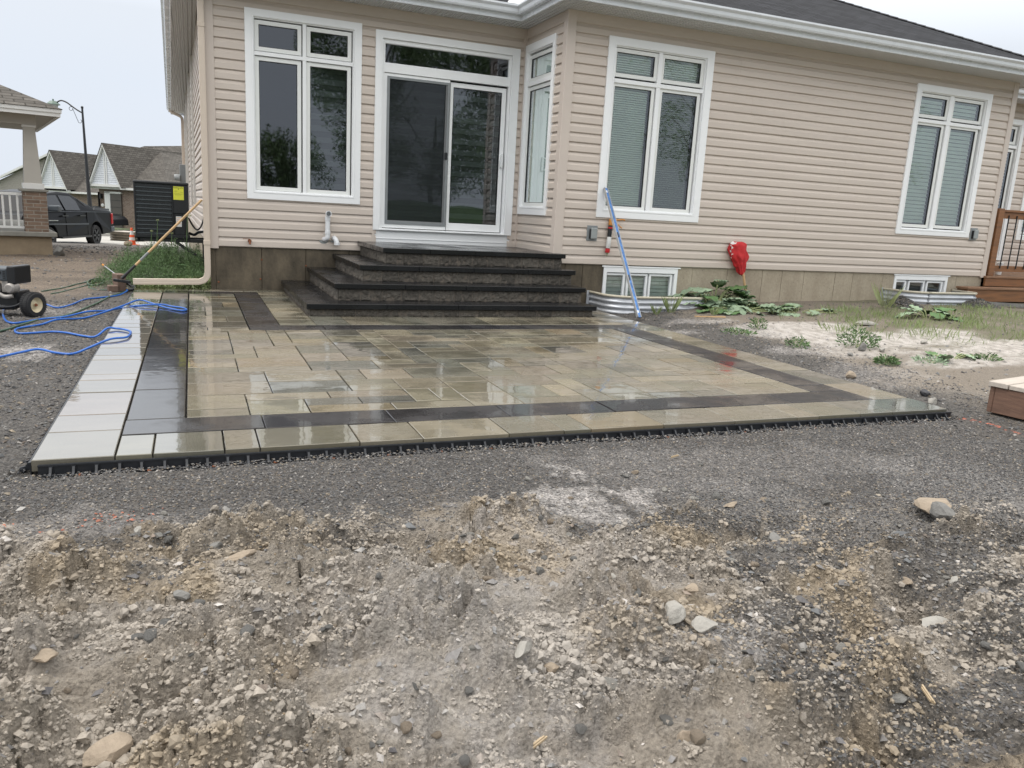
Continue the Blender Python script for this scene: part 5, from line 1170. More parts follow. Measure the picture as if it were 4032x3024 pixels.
def block(name, lab, c, dx, dy, dz, rz, mat, cat='block', group='loose blocks beside the patio corner'):
    F = lambda u, o, z: (c[0]+u*math.cos(rz)-o*math.sin(rz), c[1]+u*math.sin(rz)+o*math.cos(rz), c[2]+z)
    mb = MB(); mb.box(-dx/2, dx/2, -dy/2, dy/2, 0, dz, F); o = mb.build(name, mat, None, bevel=.006); retop(o, c); tag(o, lab, cat, group); return o
MT['brick_red'] = pm('weathered_brown_block', (.15, .10, .075), .85, .3, 14, .004, 50)
block('concrete_block', 'upright reddish brown block under the tool head', (.81, .14, -.055), .11, .2, .225, .4, 'brick_red')
block('concrete_block', 'low brown block lying left of the upright block', (.735, .05, -.055), .12, .16, .08, .2, 'brick_red')

# ================================================================ PRESSURE WASHER (cropped by the left picture edge)
pw = thing('pressure_washer', 'black petrol engine pressure washer with a cream wheel at the left picture edge', 'pressure washer', (.1, -2.2, -.055))
wr = .125
def wheel_at(c, ax, r, wdt):
    axv = Vector(ax).normalized(); c = Vector(c); mb = MB(); n = 36; prof = [(r*.62, -wdt*.5), (r*.90, -wdt*.5), (r, -wdt*.36), (r*1.0, wdt*.36), (r*.90, wdt*.5), (r*.62, wdt*.5), (r*.60, 0), (r*.62, -wdt*.5)]
    mb.lathe(c, prof, n, axv)
    x = axv.cross(Vector((0, 0, 1))).normalized(); y = axv.cross(x)
    for i in range(n):
        a = 2*math.pi*i/n
        for s_ in (-1, 1):
            p = c+(x*math.cos(a+s_*.06)+y*math.sin(a+s_*.06))*(r*.995)+axv*(s_*wdt*.24); d = (x*math.cos(a)+y*math.sin(a)); t = axv.cross(d)
            obox(mb, p-axv*wdt*.17, p+axv*wdt*.17, t, d, -r*.045, r*.045, -.002, r*.045)
    t_ = mb.build('tyre', 'tyre', pw); 
    mb = MB(); mb.lathe(c, [(0, wdt*.30), (r*.16, wdt*.30), (r*.18, wdt*.18), (r*.40, wdt*.10), (r*.56, wdt*.30), (r*.63, wdt*.42), (r*.64, wdt*.1), (.0, wdt*.08)], 30, axv); mb.build('rim', 'cream_rim', t_, smooth='auto')
    mb = MB(); mb.lathe(c, [(0, wdt*.42), (r*.12, wdt*.42), (r*.13, wdt*.2)], 12, axv); mb.build('hub', 'rust', t_)
    return t_
wheel_at((.215, -2.40, -.055+wr), (.80, -.60, .0), wr, .10)
mb = MB(); mb.tube([(.19, -2.38, .07), (-.35, -1.97, .07)], .010, 8); mb.build('axle', 'black_metal', pw)
ex, ey = Vector((.93, -.36, 0)).normalized(), Vector((.36, .93, 0)).normalized(); EC = Vector((.0, -2.26, .0))
FE = lambda u, o, z: tuple(EC+ex*u+ey*o+Vector((0, 0, z)))
mb = MB(); mb.box(-.45, .05, -.12, .16, .30, .43, FE); mb.build('engine_cover', 'engine', pw, bevel=.018, seg=2)
mb = MB(); mb.box(.051, .125, -.13, .17, .27, .455, FE); mb.build('muffler_guard', 'black_metal', pw, bevel=.016, seg=2)
mb = MB()
for r_2 in range(5):
    for c_2 in range(3): mb.box(-.13+c_2*.035-.05, -.105+c_2*.035-.05, -.124, -.118, .325+r_2*.017, .334+r_2*.017, FE)
    mb.box(.01, .035, -.124, -.118, .325+r_2*.017, .334+r_2*.017, FE)
mb.build('cooling_slots', 'black_metal', pw)
mb = MB(); mb.lathe(FE(-.02, -.12, .385), [(0, .006), (.014, .005), (.016, 0)], 12, -ey); mb.build('cover_knob', 'black_metal', pw)
mb = MB(); mb.lathe(FE(.08, -.06, .235), [(0, .10), (.035, .10), (.05, .085), (.055, .02), (.06, 0)], 16, -ey); mb.box(-.02, .04, -.10, .05, .19, .30, FE); mb.build('carburettor', 'engine_alu', pw, smooth='auto')
mb = MB(); mb.tube(smoothpts([FE(-.10, -.1, .28), FE(-.05, -.15, .20), FE(.03, -.15, .15), FE(.10, -.13, .16)], 5), .022, 10); mb.lathe(FE(-.12, -.05, .22), [(0, .09), (.05, .09), (.07, .06), (.08, 0)], 18, -ey); mb.build('recoil_housing', 'engine_alu', pw, smooth='auto')
mb = MB(); mb.box(-.45, .12, -.08, .14, .03, .20, FE); mb.box(-.45, .10, -.13, -.05, .015, .06, FE); mb.build('engine_block', 'black_metal', pw, bevel=.012)
mb = MB(); mb.tube(smoothpts([FE(-.5, -.14, .05), FE(-.1, -.14, .04), FE(.12, -.14, .06), FE(.19, -.10, .12)], 5), .013, 8); mb.build('frame_tube', 'black_metal', pw, smooth='auto')

# ================================================================ AC CONDENSER ON WALL BRACKET
ac = thing('air_conditioner', 'black louvred air conditioner unit on a wall bracket with a yellow label', 'air conditioner', (1.33, 1.7, .6))
ax0, ax1, ay0, ay1, az0, az1 = .965, 1.695, 1.32, 2.02, .625, 1.405
mb = MB(); mb.box(ax0+.02, ax1-.02, ay0+.02, ay1-.02, az0+.02, az1-.02); mb.build('inner_coil', 'black_metal', ac)
mb = MB()
for k in range(12):
    z = az0+.035+k*.0595; mb.box(ax0, 1.462, ay0-.004, ay0+.018, z, z+.014); mb.box(ax0-.004, ax0+.016, ay0, ay1, z+.0005, z+.0145)
mb.build('louvre_fins', 'ac_fin', ac, bevel=.003)
mb = MB(); x = ax0+.03
while x < 1.455: mb.box(x, x+.0025, ay0+.002, ay0+.006, az0+.02, az1-.03); x += .016
mb.build('wire_guard', 'ac_fin', ac)
mb = MB(); mb.box(ax0-.008, ax1+.006, ay0-.010, ay1+.005, az1-.035, az1+.012); mb.build('top_cap', 'ac', ac, bevel=.02, seg=3)
mb = MB(); mb.box(ax0-.006, ax1+.004, ay0-.008, ay1+.004, az0-.025, az0+.030); mb.build('base_pan', 'ac', ac, bevel=.008)
mb = MB(); mb.box(1.463, 1.483, ay0-.006, ay0+.02, az0+.02, az1-.03); mb.build('corner_post', 'ac', ac, bevel=.004); mb = MB(); mb.box(ax0-.004, ax0+.022, ay0-.008, ay0+.018, az0+.02, az1-.03); mb.build('corner_post', 'ac', ac, bevel=.004)
mb = MB(); mb.box(1.484, ax1+.002, ay0-.012, ay0+.03, .965, az1-.032); mb.box(1.49, ax1-.06, ay0-.004, ay0+.03, az0+.03, .964); mb.build('control_panel', 'ac', ac, bevel=.006)
mb = MB(); mb.box(1.490, 1.632, ay0-.0145, ay0-.0125, 1.165, 1.355); mb.build('energy_label', 'yellow', ac)
MX = Matrix.Translation((1.561, ay0-.0152, 1.336)) @ Matrix.Rotation(R(90), 4, 'X'); text_mesh('label_text', 'ENERGUIDE', .026, 'black_metal', ac, MX)
mb = MB(); [mb.box(a_, b_2, ay0-.0158, ay0-.0150, z_, z_+.0022) for (a_, b_2, z_) in ((1.505, 1.55, 1.29), (1.505, 1.54, 1.275), (1.585, 1.622, 1.275), (1.496, 1.626, 1.25), (1.51, 1.60, 1.235), (1.614, 1.622, 1.175))]; mb.lathe((1.561, ay0-.0150, 1.318), [(0, .001), (.006, .0008), (.0065, 0)], 8, (0, -1, 0)); mb.build('label_lines', 'black_metal', ac)
mb = MB(); mb.box(1.515, 1.592, ay0-.0065, ay0-.0045, .775, .925); mb.build('rating_label', 'label_white', ac)
mb = MB(); [mb.box(1.52, 1.587, ay0-.0078, ay0-.0068, z_, z_+.004) for z_ in (.905, .875, .85, .82)]; mb.build('label_stripes', 'orange', ac)
mb = MB(); mb.box(.99, 1.90, 1.36, 1.41, .545, .598); mb.box(.99, 1.90, 1.90, 1.95, .545, .598); mb.box(.98, 1.02, 1.36, 1.95, .54, .600); mb.build('bracket_arm', 'black_metal', ac, bevel=.003)
mb = MB(); mb.box(1.875, 1.915, 1.355, 1.405, .08, .60); mb.box(1.875, 1.915, 1.90, 1.95, .08, .60); mb.build('bracket_leg', 'black_metal', ac, bevel=.003)
mb = MB(); obox(mb, (1.50, 1.38, .55), (1.89, 1.38, .28), (0, 1, 0), (1, 0, 1), -.022, .022, -.022, .022); mb.build('bracket_brace', 'black_metal', ac, bevel=.003)
mb = MB(); mb.tube(smoothpts([(1.69, 1.5, .68), (1.76, 1.45, .66), (1.82, 1.4, .70), (1.90, 1.3, .72)], 6), .020, 8); mb.tube(smoothpts([(1.69, 1.5, .90), (1.74, 1.42, .80), (1.80, 1.36, .74), (1.86, 1.3, .80), (1.90, 1.3, .92)], 6), .012, 8); mb.build('refrigerant_line', 'black_plastic', ac, smooth='auto')

# ================================================================ FAR STREET
def farF(a0, d0, rot):   # local frame: u along facade (right), o away from the viewer
    c, s = math.cos(rot), math.sin(rot); e1 = RH*c-FH*s; e2 = RH*s+FH*c; o = np.array(far(a0, d0))
    return lambda u, o_, z: (float(o[0]+e1[0]*u+e2[0]*o_), float(o[1]+e1[1]*u+e2[1]*o_), z)
# street slab following the slope
mb = MB(); P_ = [(-60, 17.6), (14, 17.6), (30, 34), (-60, 34)]
mb.face([(x, y, -.615-(y-17.5)*.0263+.03) for x, y in P_]); stt = mb.build('street', 'asphalt', None, recalc=False); tag(stt, kind='structure')
mb = MB(); mb.prism([(-60, 34, -1.02), (30, 34, -1.02), (30, 34.3, -1.02), (-60, 34.3, -1.02)], (0, 0, .13)); kb = mb.build('far_kerb', 'asphalt'); kb.name = 'kerb'; tag(kb, kind='structure')

# --- porch house (brick pillar, railing) at the left edge
ph = thing('porch_house', 'neighbouring house porch with tapered column, brick pillar and white railing', 'house', far(-8.7, 15, 0))
PF = farF(-8.70, 15.0, R(-35))     # u right along front, o away; pillar front-right corner at origin
PF2 = PF
def quv(mb, F, a, b, z0, z1, o): mb.face([F(a, o, z0), F(b, o, z0), F(b, o, z1), F(a, o, z1)], uv=[(a, z0), (b, z0), (b, z1), (a, z1)])
mb = MB()
quv(mb, PF, -.38, 0, .42, 1.15, 0); mb.face([PF(-.38, 0, .42), PF(-.38, .38, .42), PF(-.38, .38, 1.15), PF(-.38, 0, 1.15)], uv=[(0, .42), (.38, .42), (.38, 1.15), (0, 1.15)]); mb.face([PF(0, 0, .42), PF(0, .38, .42), PF(0, .38, 1.15), PF(0, 0, 1.15)], uv=[(0, .42), (.38, .42), (.38, 1.15), (0, 1.15)])
mb.build('brick_pillar', 'brick_far', ph, recalc=False)
mb = MB(); mb.box(-.43, .03, -.04, .42, 1.15, 1.195, PF); mb.build('pillar_cap', 'slab_far', ph, bevel=.008)
def taper(F, cu, co, h0, h1, z0, z1):
    m_ = MB(); b = 0
    for (h, z) in ((h0, z0), (h1, z1)):
        for (u, o) in ((-1, -1), (1, -1), (1, 1), (-1, 1)): m_.v.append(F(cu+u*h, co+o*h, z))
    for q_ in ((0, 3, 2, 1), (4, 5, 6, 7), (0, 1, 5, 4), (1, 2, 6, 5), (2, 3, 7, 6), (3, 0, 4, 7)): m_.f.append(q_)
    return m_
taper(PF, -.20, .18, .145, .09, 1.30, 2.32).build('column', 'greige', ph)
mb = MB(); mb.box(-.37, -.03, .01, .35, 1.196, 1.30, PF); mb.build('column_base', 'white_far', ph, bevel=.005); mb = MB(); mb.box(-.31, -.09, .07, .29, 2.30, 2.34, PF); mb.build('column_capital', 'white_far', ph, bevel=.005)
mb = MB(); mb.box(-4.5, -.09, .05, .30, 2.34, 2.56, PF); mb.build('beam', 'greige', ph)
mb = MB(); mb.box(-4.5, .28, -.32, -.28, 2.50, 2.565, PF); mb.box(-4.5, .30, -.34, -.28, 2.566, 2.63, PF); mb.box(.24, .28, -.279, 5, 2.50, 2.565, PF); mb.box(.24, .30, -.279, 5, 2.566, 2.63, PF); mb.build('eave_board', 'white_far', ph)
mb = MB(); mb.box(-4.5, .24, -.28, 5, 2.525, 2.54, PF); mb.build('porch_soffit', 'greige', ph)
s = .44; mb = MB(); k_ = math.sqrt(1+s*s); hw = 3.0
mb.face([PF(-5.5, -.36, 2.635), PF(.32, -.36, 2.635), PF(.32-hw, -.36+hw, 2.635+s*hw), PF(-5.5, -.36+hw, 2.635+s*hw)], uv=[(0, 0), (6.04, 0), (6.04-hw, hw*k_), (0, hw*k_)])
mb.face([PF(.32, -.36, 2.635), PF(.32, 7, 2.635), PF(.32-hw, 7, 2.635+s*hw), PF(.32-hw, -.36+hw, 2.635+s*hw)], uv=[(0, 0), (7.46, 0), (7.46, hw*k_), (hw, hw*k_)])
mb.build('roof', 'roof_far', ph, recalc=False)
mb = MB(); mb.box(-5, .12, -.16, 6, .335, .42, PF); mb.build('porch_floor', 'slab_far', ph, bevel=.01)
mb = MB(); mb.box(-5, .03, -.07, 6, -.3, .335, PF); mb.build('porch_base', 'concrete_far', ph)
mb = MB(); mb.box(-4, -.385, .10, .16, 1.07, 1.12, PF); mb.build('top_rail', 'white_far', ph); mb = MB(); mb.box(-4, -.385, .10, .16, .47, .51, PF); mb.build('bottom_rail', 'white_far', ph)
for i in range(14):
    mb = MB(); u = -.47-i*.115; mb.box(u-.017, u+.017, .113, .147, .51, 1.07, PF); mb.build('baluster', 'white_far', ph)

# --- houses across the street
def gable_house(lab, a0, d0, rot, w, apex, foot, bodyw, eave, zb, ridge_len, roofright, garage=None, name='street_house'):
    r = thing(name, lab, 'house', far(a0, d0, zb), 'bungalows across the street'); F = farF(a0, d0, rot)
    # front gable, centred at u=0
    mb = MB(); mb.face([F(-w/2+.12, .02, foot+.12), F(w/2-.12, .02, foot+.12), F(0, .02, apex-.22)], uv=[(0, 0), (w, 0), (w/2, apex-foot)]); mb.build('gable_wall', 'white_siding_far', r, recalc=False)
    mb = MB()
    for s_ in (-1, 1):
        A = Vector(F(0, -.16, apex)); B = Vector(F(s_*w/2, -.16, foot)); dn = Vector((0, 0, -.17)); bk_ = Vector(F(0, .2, 0))-Vector(F(0, -.16, 0))
        mb.prism([A, B, B+dn, A+dn*1.15], tuple(bk_*.12)); mb.prism([A+dn*1.1, B+dn*.9, B+dn*.9+bk_, A+dn*1.1+bk_], (0, 0, .01))
    mb.box(-w/2+.1, w/2-.1, -.06, .0, foot-.02, foot+.13, F); mb.box(-.10, -.03, -.02, .015, foot+.13, apex-.5, F); mb.box(.05, .12, -.02, .015, foot+.13, apex-.6, F); mb.build('gable_trim', 'white_far', r)
    sl = (apex-foot)/(w/2); k2 = math.sqrt(1+sl*sl)*w/2; mb = MB()
    for s_ in (-1, 1): mb.face([F(s_*(w/2+.06), -.2, foot-.03), F(s_*(w/2+.06), ridge_len, foot-.03), F(0, ridge_len, apex+.03), F(0, -.2, apex+.03)], uv=[(0, 0), (ridge_len, 0), (ridge_len, k2), (0, k2)])
    mb.build('roof', 'roof_far', r, recalc=False)
    # main body with hip roof behind
    u0, u1 = bodyw; H = apex-.15-eave; hh = 4.2
    mb = MB(); mb.face([F(u0-.3, .3, eave), F(u1+.3, .3, eave), F(u1+.3-hh, .3+hh, eave+H), F(u0-.3+hh*.3, .3+hh, eave+H)], uv=[(0, 0), (u1-u0+.6, 0), (u1-u0-hh, 5), (hh*.3, 5)])
    mb.face([F(u1+.3, .3, eave), F(u1+.3, 14, eave), F(u1+.3-hh, 14-hh, eave+H), F(u1+.3-hh, .3+hh, eave+H)], uv=[(0, 0), (13.7, 0), (9.5, 5), (hh, 5)])
    mb.face([F(u0-.3, .3, eave), F(u0-.3, 12, eave), F(u0+1, 12, eave+H), F(u0-.3+hh*.3, .3+hh, eave+H)], uv=[(0, 0), (11.7, 0), (11, 5), (4, 5)]); mb.build('main_roof', 'roof_far', r, recalc=False)
    mb = MB(); quv(mb, F, u0, u1, zb, eave, .6); mb.face([F(u1, .6, zb), F(u1, 12, zb), F(u1, 12, eave), F(u1, .6, eave)], uv=[(0, 0), (11.4, 0), (11.4, eave-zb), (0, eave-zb)]); mb.build('wall', 'brick_house', r, recalc=False)
    mb = MB(); mb.box(u0-.35, u1+.35, .2, .34, eave-.06, eave+.07, F); mb.build('gutter', 'white_far', r)
    if garage:
        g0, g1, gt = garage; mb = MB(); mb.box(g0, g1, .50, .58, zb, gt, F); gd = mb.build('garage_door', 'garage', r)
        mb = MB(); [mb.box(g0, g1, .485, .50, zb+k*(gt-zb)/5, zb+k*(gt-zb)/5+.02, F) for k in range(1, 5)]; mb.build('panel_joints', 'black_metal', gd)
        mb = MB(); mb.box(g0-.45, g0-.02, .46, .59, zb, gt+.12, F); mb.box(g0-.45, g1+.03, .46, .59, gt, gt+.12, F); mb.build('door_frame', 'white_far', r)
        mb = MB(); mb.box(-w/2+.1, g0-.95, .45, .59, zb, eave-.25, F); mb.build('porch_opening', 'black_metal', r)
        mb = MB(); mb.lathe(F(g0-.72, .55, zb+1.35), [(0, .03), (.09, .025), (.11, 0)], 12, tuple(-np.array(FH))); mb.build('house_number_plate', 'white_far', r)
        mb = MB(); mb.box(g0-.78, g0-.68, .38, .55, zb+1.75, zb+2.05, F); mb.build('wall_lamp', 'black_metal', r)
    return r
gable_house('grey roofed brick bungalow with a white gable above a brown garage door', -25.25, 50, R(18), 2.55, 4.08, 1.52, (-1.2, 4.2), 1.42, -1.0, 7.0, True, garage=(-.20, .62, 1.10))
gable_house('grey roofed bungalow with a white gable seen above the black truck', -33.1, 58, R(18), 2.75, 3.86, 1.22, (-1.9, 4.5), 1.0, -1.2, 7.0, True)
h0 = thing('street_house', 'beige sided house with a long grey roof behind the porch column', 'house', far(-40, 66, -1.2), 'bungalows across the street'); F = farF(-40.0, 66, 0)
mb = MB(); mb.face([F(-6, 0, -.3), F(2.2, 0, 3.75), F(4.0, 0, 2.9), F(4.0, 0, -1.3), F(-6, 0, -1.3)], uv=[(0, 1), (8, 5), (10, 4), (10, 0), (0, 0)]); mb.build('wall', 'beige_siding_far', h0, recalc=False)
mb = MB(); mb.face([F(-8, -.3, -1.2), F(2.2, -.3, 3.9), F(2.4, 5, 4.2), F(-.2, 6, 4.0), F(-2.0, 5, 3.15), F(-8, 4, .4)], uv=[(0, 0), (11, 0), (11, 5), (8, 5), (6, 4), (0, 2)]); mb.build('roof', 'roof_far', h0, recalc=False)
mb = MB(); mb.prism([F(-8, -.4, -1.32), F(2.25, -.4, 3.80), F(2.25, -.4, 3.98), F(-8, -.4, -1.14)], tuple(np.array(FH)*.12)); mb.build('rake_board', 'white_far', h0)
h3 = thing('street_house', 'large brown roof rising beyond the garage house, beside the siding corner', 'house', far(-28, 62, -1), 'bungalows across the street'); F = farF(-28.5, 62, R(5))
mb = MB(); mb.face([F(-5.0, 0, 1.2), F(6, 0, 1.2), F(6, 5, 5.75), F(2.0, 5, 5.62), F(1.2, 5, 5.22), F(-2.4, 4.6, 5.0), F(-3.0, 4.4, 4.75)], uv=[(0, 0), (11, 0), (11, 6.5), (7, 6.4), (6, 6), (2.6, 5.6), (2, 5.4)]); mb.build('roof', 'roof_far', h3, recalc=False)
mb = MB(); quv(mb, F, -4.6, 6, -1.2, 1.25, .3); mb.build('wall', 'brick_house', h3, recalc=False)

# --- street lamp
lp = thing('street_lamp', 'black curved arm street lamp with a green lantern head', 'street lamp', far(-21.1, 40, -1.05)); F = farF(-21.15, 40, 0)
mb = MB(); mb.tube([F(.11, 0, -1.05), F(.08, 0, .6), F(.02, 0, 3), F(-.02, 0, 5.12)], [.12, .10, .065, .045], 10); mb.lathe(F(-.02, 0, 5.1), [(.06, 0), (.06, .08), (0, .12)], 8); mb.build('pole', 'black_metal', lp, smooth='auto')
mb = MB(); mb.tube(smoothpts([F(-.02, 0, 4.88), F(-.30, 0, 5.03), F(-.53, 0, 5.18), F(-.75, 0, 5.33), F(-.99, 0, 5.41), F(-1.15, 0, 5.37), F(-1.24, 0, 5.30)], 4), .034, 8); mb.build('curved_arm', 'black_metal', lp, smooth='auto')
mb = MB(); cir = lambda cx, cz, r, a0, a1: [F(cx+r*math.cos(R(a0+(a1-a0)*i/14)), 0, cz+r*math.sin(R(a0+(a1-a0)*i/14))) for i in range(15)]
mb.tube(cir(-.57, 5.06, .09, 60, 380), .012, 5); mb.tube([F(-.49, 0, 5.08), F(-.27, 0, 4.52)], .012, 5); mb.tube(cir(-.17, 4.50, .09, 160, 420), .012, 5); mb.build('scroll', 'black_metal', lp)
MT['lamp_green'] = pm('weathered_green_metal', (.10, .15, .12), .5, .2, 8)
mb = MB(); mb.lathe(F(-1.42, 0, 5.20), [(.31, 0), (.30, .03), (.14, .17), (.04, .18), (.035, .26), (0, .27)], 8); mb.build('lantern_cap', 'lamp_green', lp)
mb = MB(); mb.lathe(F(-1.42, 0, 4.95), [(0, 0), (.14, 0), (.22, .25)], 8); mb.build('lantern_glass', 'smoke_plastic', lp)

# --- pickup truck (heading toward the left, nearer end hidden behind the pillar)
tk = thing('pickup_truck', 'black crew cab pickup truck parked on the street behind the brick pillar', 'truck', far(-15.35, 29.5, -.72))
TF_ = farF(-15.35, 29.7, R(38))      # u: rearward (+) along the truck side; rear axle at u=0 ; o: away from viewer
ang = R(93); e1 = RH*math.cos(ang)+FH*math.sin(ang); e2 = -RH*math.sin(ang)+FH*math.cos(ang); T0_ = np.array(far(-15.25, 29.35, 0))
TF = lambda u, o, z: (float(T0_[0]+e1[0]*u+e2[0]*o), float(T0_[1]+e1[1]*u+e2[1]*o), z-.75)
mb = MB()
out_ = [(-4.9, .55), (-4.86, .95), (-4.7, 1.12), (-4.0, 1.20), (-3.45, 1.64), (-3.1, 1.80), (-2.2, 1.88), (-1.50, 1.85), (-1.22, 1.75), (-.15, 1.38), (-.07, 1.30), (1.22, 1.26), (1.30, 1.16), (1.34, .66), (1.30, .46), (.56, .40)]
arch = [(.47*math.cos(R(a)), .40+.47*math.sin(R(a))) for a in range(0, 181, 15)]
out_ += [(u, z) for u, z in arch]+[(-.60, .36), (-2.65, .34)]+[(-3.2+.46*math.cos(R(a)), .38+.46*math.sin(R(a))) for a in range(0, 181, 20)]+[(-3.8, .36), (-4.8, .38)]
wd = 1.95; n = len(out_)
def inset(z): return .0 if z < 1.13 else (z-1.13)*.30
for side in (0, 1):
    for (u, z) in out_: o_ = inset(z) if side == 0 else wd-inset(z); mb.v.append(TF(u, o_, z))
mb.f.append(tuple(range(n))); mb.f.append(tuple(n+i for i in reversed(range(n))))
for i in range(n): j = (i+1) % n; mb.f.append((i, j, n+j, n+i))
body = mb.build('body', 'truck', tk, bevel=.03, seg=2)
def side_poly(name, pts, mat, parent, th=.012):
    m_ = MB(); b = len(pts)
    P1 = [TF(u, inset(z)-th, z) for u, z in pts]; P2 = [TF(u, inset(z)+.02, z) for u, z in pts]; m_.v += P1+P2; m_.f.append(tuple(range(b))); m_.f.append(tuple(b+i for i in reversed(range(b))))
    for i in range(b): j = (i+1) % b; m_.f.append((i, b+i, b+j, j))
    return m_.build(name, mat, parent)
side_poly('side_window', [(-3.42, 1.29), (-3.30, 1.55), (-3.02, 1.73), (-2.42, 1.76), (-2.20, 1.28)], 'car_glass', tk)
side_poly('side_window', [(-2.08, 1.28), (-2.28, 1.76), (-1.50, 1.74), (-1.20, 1.58), (-1.08, 1.27)], 'car_glass', tk)
side_poly('quarter_window', [(-1.06, 1.64), (-.96, 1.62), (-.38, 1.41), (-.62, 1.41)], 'black_gasket', tk)
side_poly('belt_strip', [(-3.4, 1.225), (-3.4, 1.24), (1.2, 1.215), (1.2, 1.20)], 'engine', tk, .014)
side_poly('door_trim', [(-3.3, .80), (-3.3, .85), (-.62, .82), (-.62, .77)], 'engine', tk, .02)
side_poly('badge', [(-3.30, .93), (-3.30, .955), (-2.70, .95), (-2.70, .925)], 'chrome', tk, .014)
side_poly('running_board', [(-2.65, .34), (-2.65, .40), (-.60, .40), (-.60, .34)], 'black_metal', tk, .10)
side_poly('tonneau', [(-.05, 1.29), (1.18, 1.265), (1.18, 1.33), (.05, 1.38)], 'black_gasket', tk, .0)
for (a_, b_2) in ((-2.45, -2.05), (-1.25, -.85)): side_poly('door_handle', [(a_, 1.07), (a_, 1.105), (b_2, 1.105), (b_2, 1.07)], 'black_metal', tk, .04)
for u_ in (-2.14, -.66): side_poly('door_gap', [(u_, .42), (u_, 1.20), (u_+.012, 1.20), (u_+.012, .42)], 'black_gasket', tk, .0135)
m_ = MB(); m_.box(1.20, 1.35, -.012, .10, .76, 1.16, TF); m_.build('tail_light', 'tail', tk, bevel=.02)
m_ = MB(); m_.box(1.14, 1.44, -.015, 1.96, .48, .68, TF); m_.build('rear_bumper', 'engine', tk, bevel=.03)
m_ = MB(); m_.box(-3.36, -3.10, -.36, -.02, 1.24, 1.44, TF); m_.build('wing_mirror', 'engine', tk, bevel=.05, seg=2)
for (u_, r_3) in ((0, .375), (-3.2, .375)):
    for o_ in (.02, 1.70):
        c = TF(u_, o_, .375); ax = tuple(-e2); m_ = MB(); m_.lathe(c, [(.24, 0), (.34, .02), (.375, -.03), (.375, -.22), (.33, -.25), (.1, -.24)], 26, ax); ty = m_.build('wheel', 'tyre', tk, smooth='auto')
        if o_ < 1:
            m_ = MB(); m_.lathe(c, [(0, -.03), (.07, -.03), (.08, -.05), (.20, -.07), (.235, .0), (.25, .0)], 26, ax)
            for k in range(6):
                a = k*math.pi/3; V = Vector(c); x_ = Vector(e1)*math.cos(a)+Vector((0, 0, 1))*math.sin(a); obox(m_, V+x_*.06-Vector(e2)*-.02, V+x_*.22-Vector(e2)*-.02, Vector(ax).cross(x_), ax, -.03, .03, -.01, .03)
            m_.build('rim', 'rim', ty, smooth='auto')
# second car, pallet, cone
c2 = thing('parked_car', 'dark car front peeking out behind the tail of the black truck', 'car', far(-22.4, 46, -1.0)); F = farF(-23.15, 46, R(10))
mb = MB(); prof = [(-4, .3), (-4, 1.3), (-1.9, 1.35), (-1.1, .98), (-.25, .85), (-.02, .65), (.02, .32)]; F2 = lambda u, o, z: F(u, o, z-1.02)
b = len(prof); mb.v += [F2(u, 0, z) for u, z in prof]+[F2(u, 1.7, z) for u, z in prof]; mb.f += [tuple(range(b)), tuple(b+i for i in reversed(range(b)))]
for i in range(b): j = (i+1) % b; mb.f.append((i, b+i, b+j, j))
mb.build('body', 'truck', c2, bevel=.04, seg=2)
mb = MB(); mb.lathe(F2(-.72, -.01, .32), [(.17, .01), (.30, .02), (.32, -.02), (.32, -.2)], 20, tuple(-FH)); mb.build('wheel', 'tyre', c2); mb = MB(); mb.lathe(F2(-.72, -.02, .32), [(0, .02), (.05, .02), (.17, .0), (.19, .02)], 20, tuple(-FH)); mb.build('wheel_rim', 'engine_alu', c2)
pl = thing('paver_pallet', 'wooden pallet stacked with pale paving slabs beside the truck', 'pallet', far(-16.75, 34, -.95)); F = farF(-16.75, 34, R(12))
mb = MB(); [mb.box(-.5, .6, o, o+.09, -.97, -.85, F) for o in (0, .5, 1.0)]; [mb.box(-.5+k*.14, -.4+k*.14, 0, 1.1, -.85, -.83, F) for k in range(8)]; [mb.box(-.5+k*.14, -.4+k*.14, 0, 1.1, -.99, -.97, F) for k in range(8)]; mb.build('pallet_frame', 'deck_top', pl)
mb = MB(); [mb.box(-.45+.05*(k % 2), .50+.07*(k % 3), .02-.04*(k % 2), 1.0, -.828+k*.055, -.783+k*.055, F) for k in range(7)]; mb.build('slab_stack', 'conc_wet', pl, bevel=.006)
mb = MB(); mb.box(-.4, .45, .05, .9, -.44, -.42, F); mb.build('top_slabs', 'box_top', pl)
cn = thing('traffic_cone', 'orange traffic cone with two white bands left of the air conditioner', 'traffic cone', far(-11.42, 24, -.30))
cc_ = far(-11.42, 24, -.31); prof_r = lambda h: .105-.078*h/.52
for (h0_, h1_, mt) in ((0, .14, 'cone'), (.14, .225, 'white_far'), (.225, .30, 'cone'), (.30, .42, 'white_far'), (.42, .51, 'cone')):
    mb = MB(); mb.lathe(cc_, [(prof_r(h0_), h0_), (prof_r(h1_), h1_)]+([(0, h1_)] if h1_ > .5 else []), 20); mb.build('cone_band', mt, cn, smooth='auto')
F = farF(-11.42, 24, .5); mb = MB(); mb.box(-.15, .15, -.15, .15, -.32, -.295, F); mb.build('base_plate', 'cone', cn, bevel=.01)
F = farF(-14.1, 30, 0); mb = MB(); mb.box(-.08, .02, 0, .03, .25, 1.18, farF(-14.2+3.0, 26.3, 0)); fl = mb.build('marker_board', 'red'); retop(fl, farF(-11.2, 26.3, 0)(0, 0, .25)); tag(fl, 'narrow red marker board standing behind the left edge of the air conditioner', 'marker board')
mb = MB(); mb.box(-.045, -.015, .03, .05, -.4, 1.1, farF(-11.2, 26.3, 0)); fl2 = mb.build('stake', 'pale_wood', None); fl2.parent = fl; fl2.matrix_parent_inverse = Matrix.Translation(-fl.location)

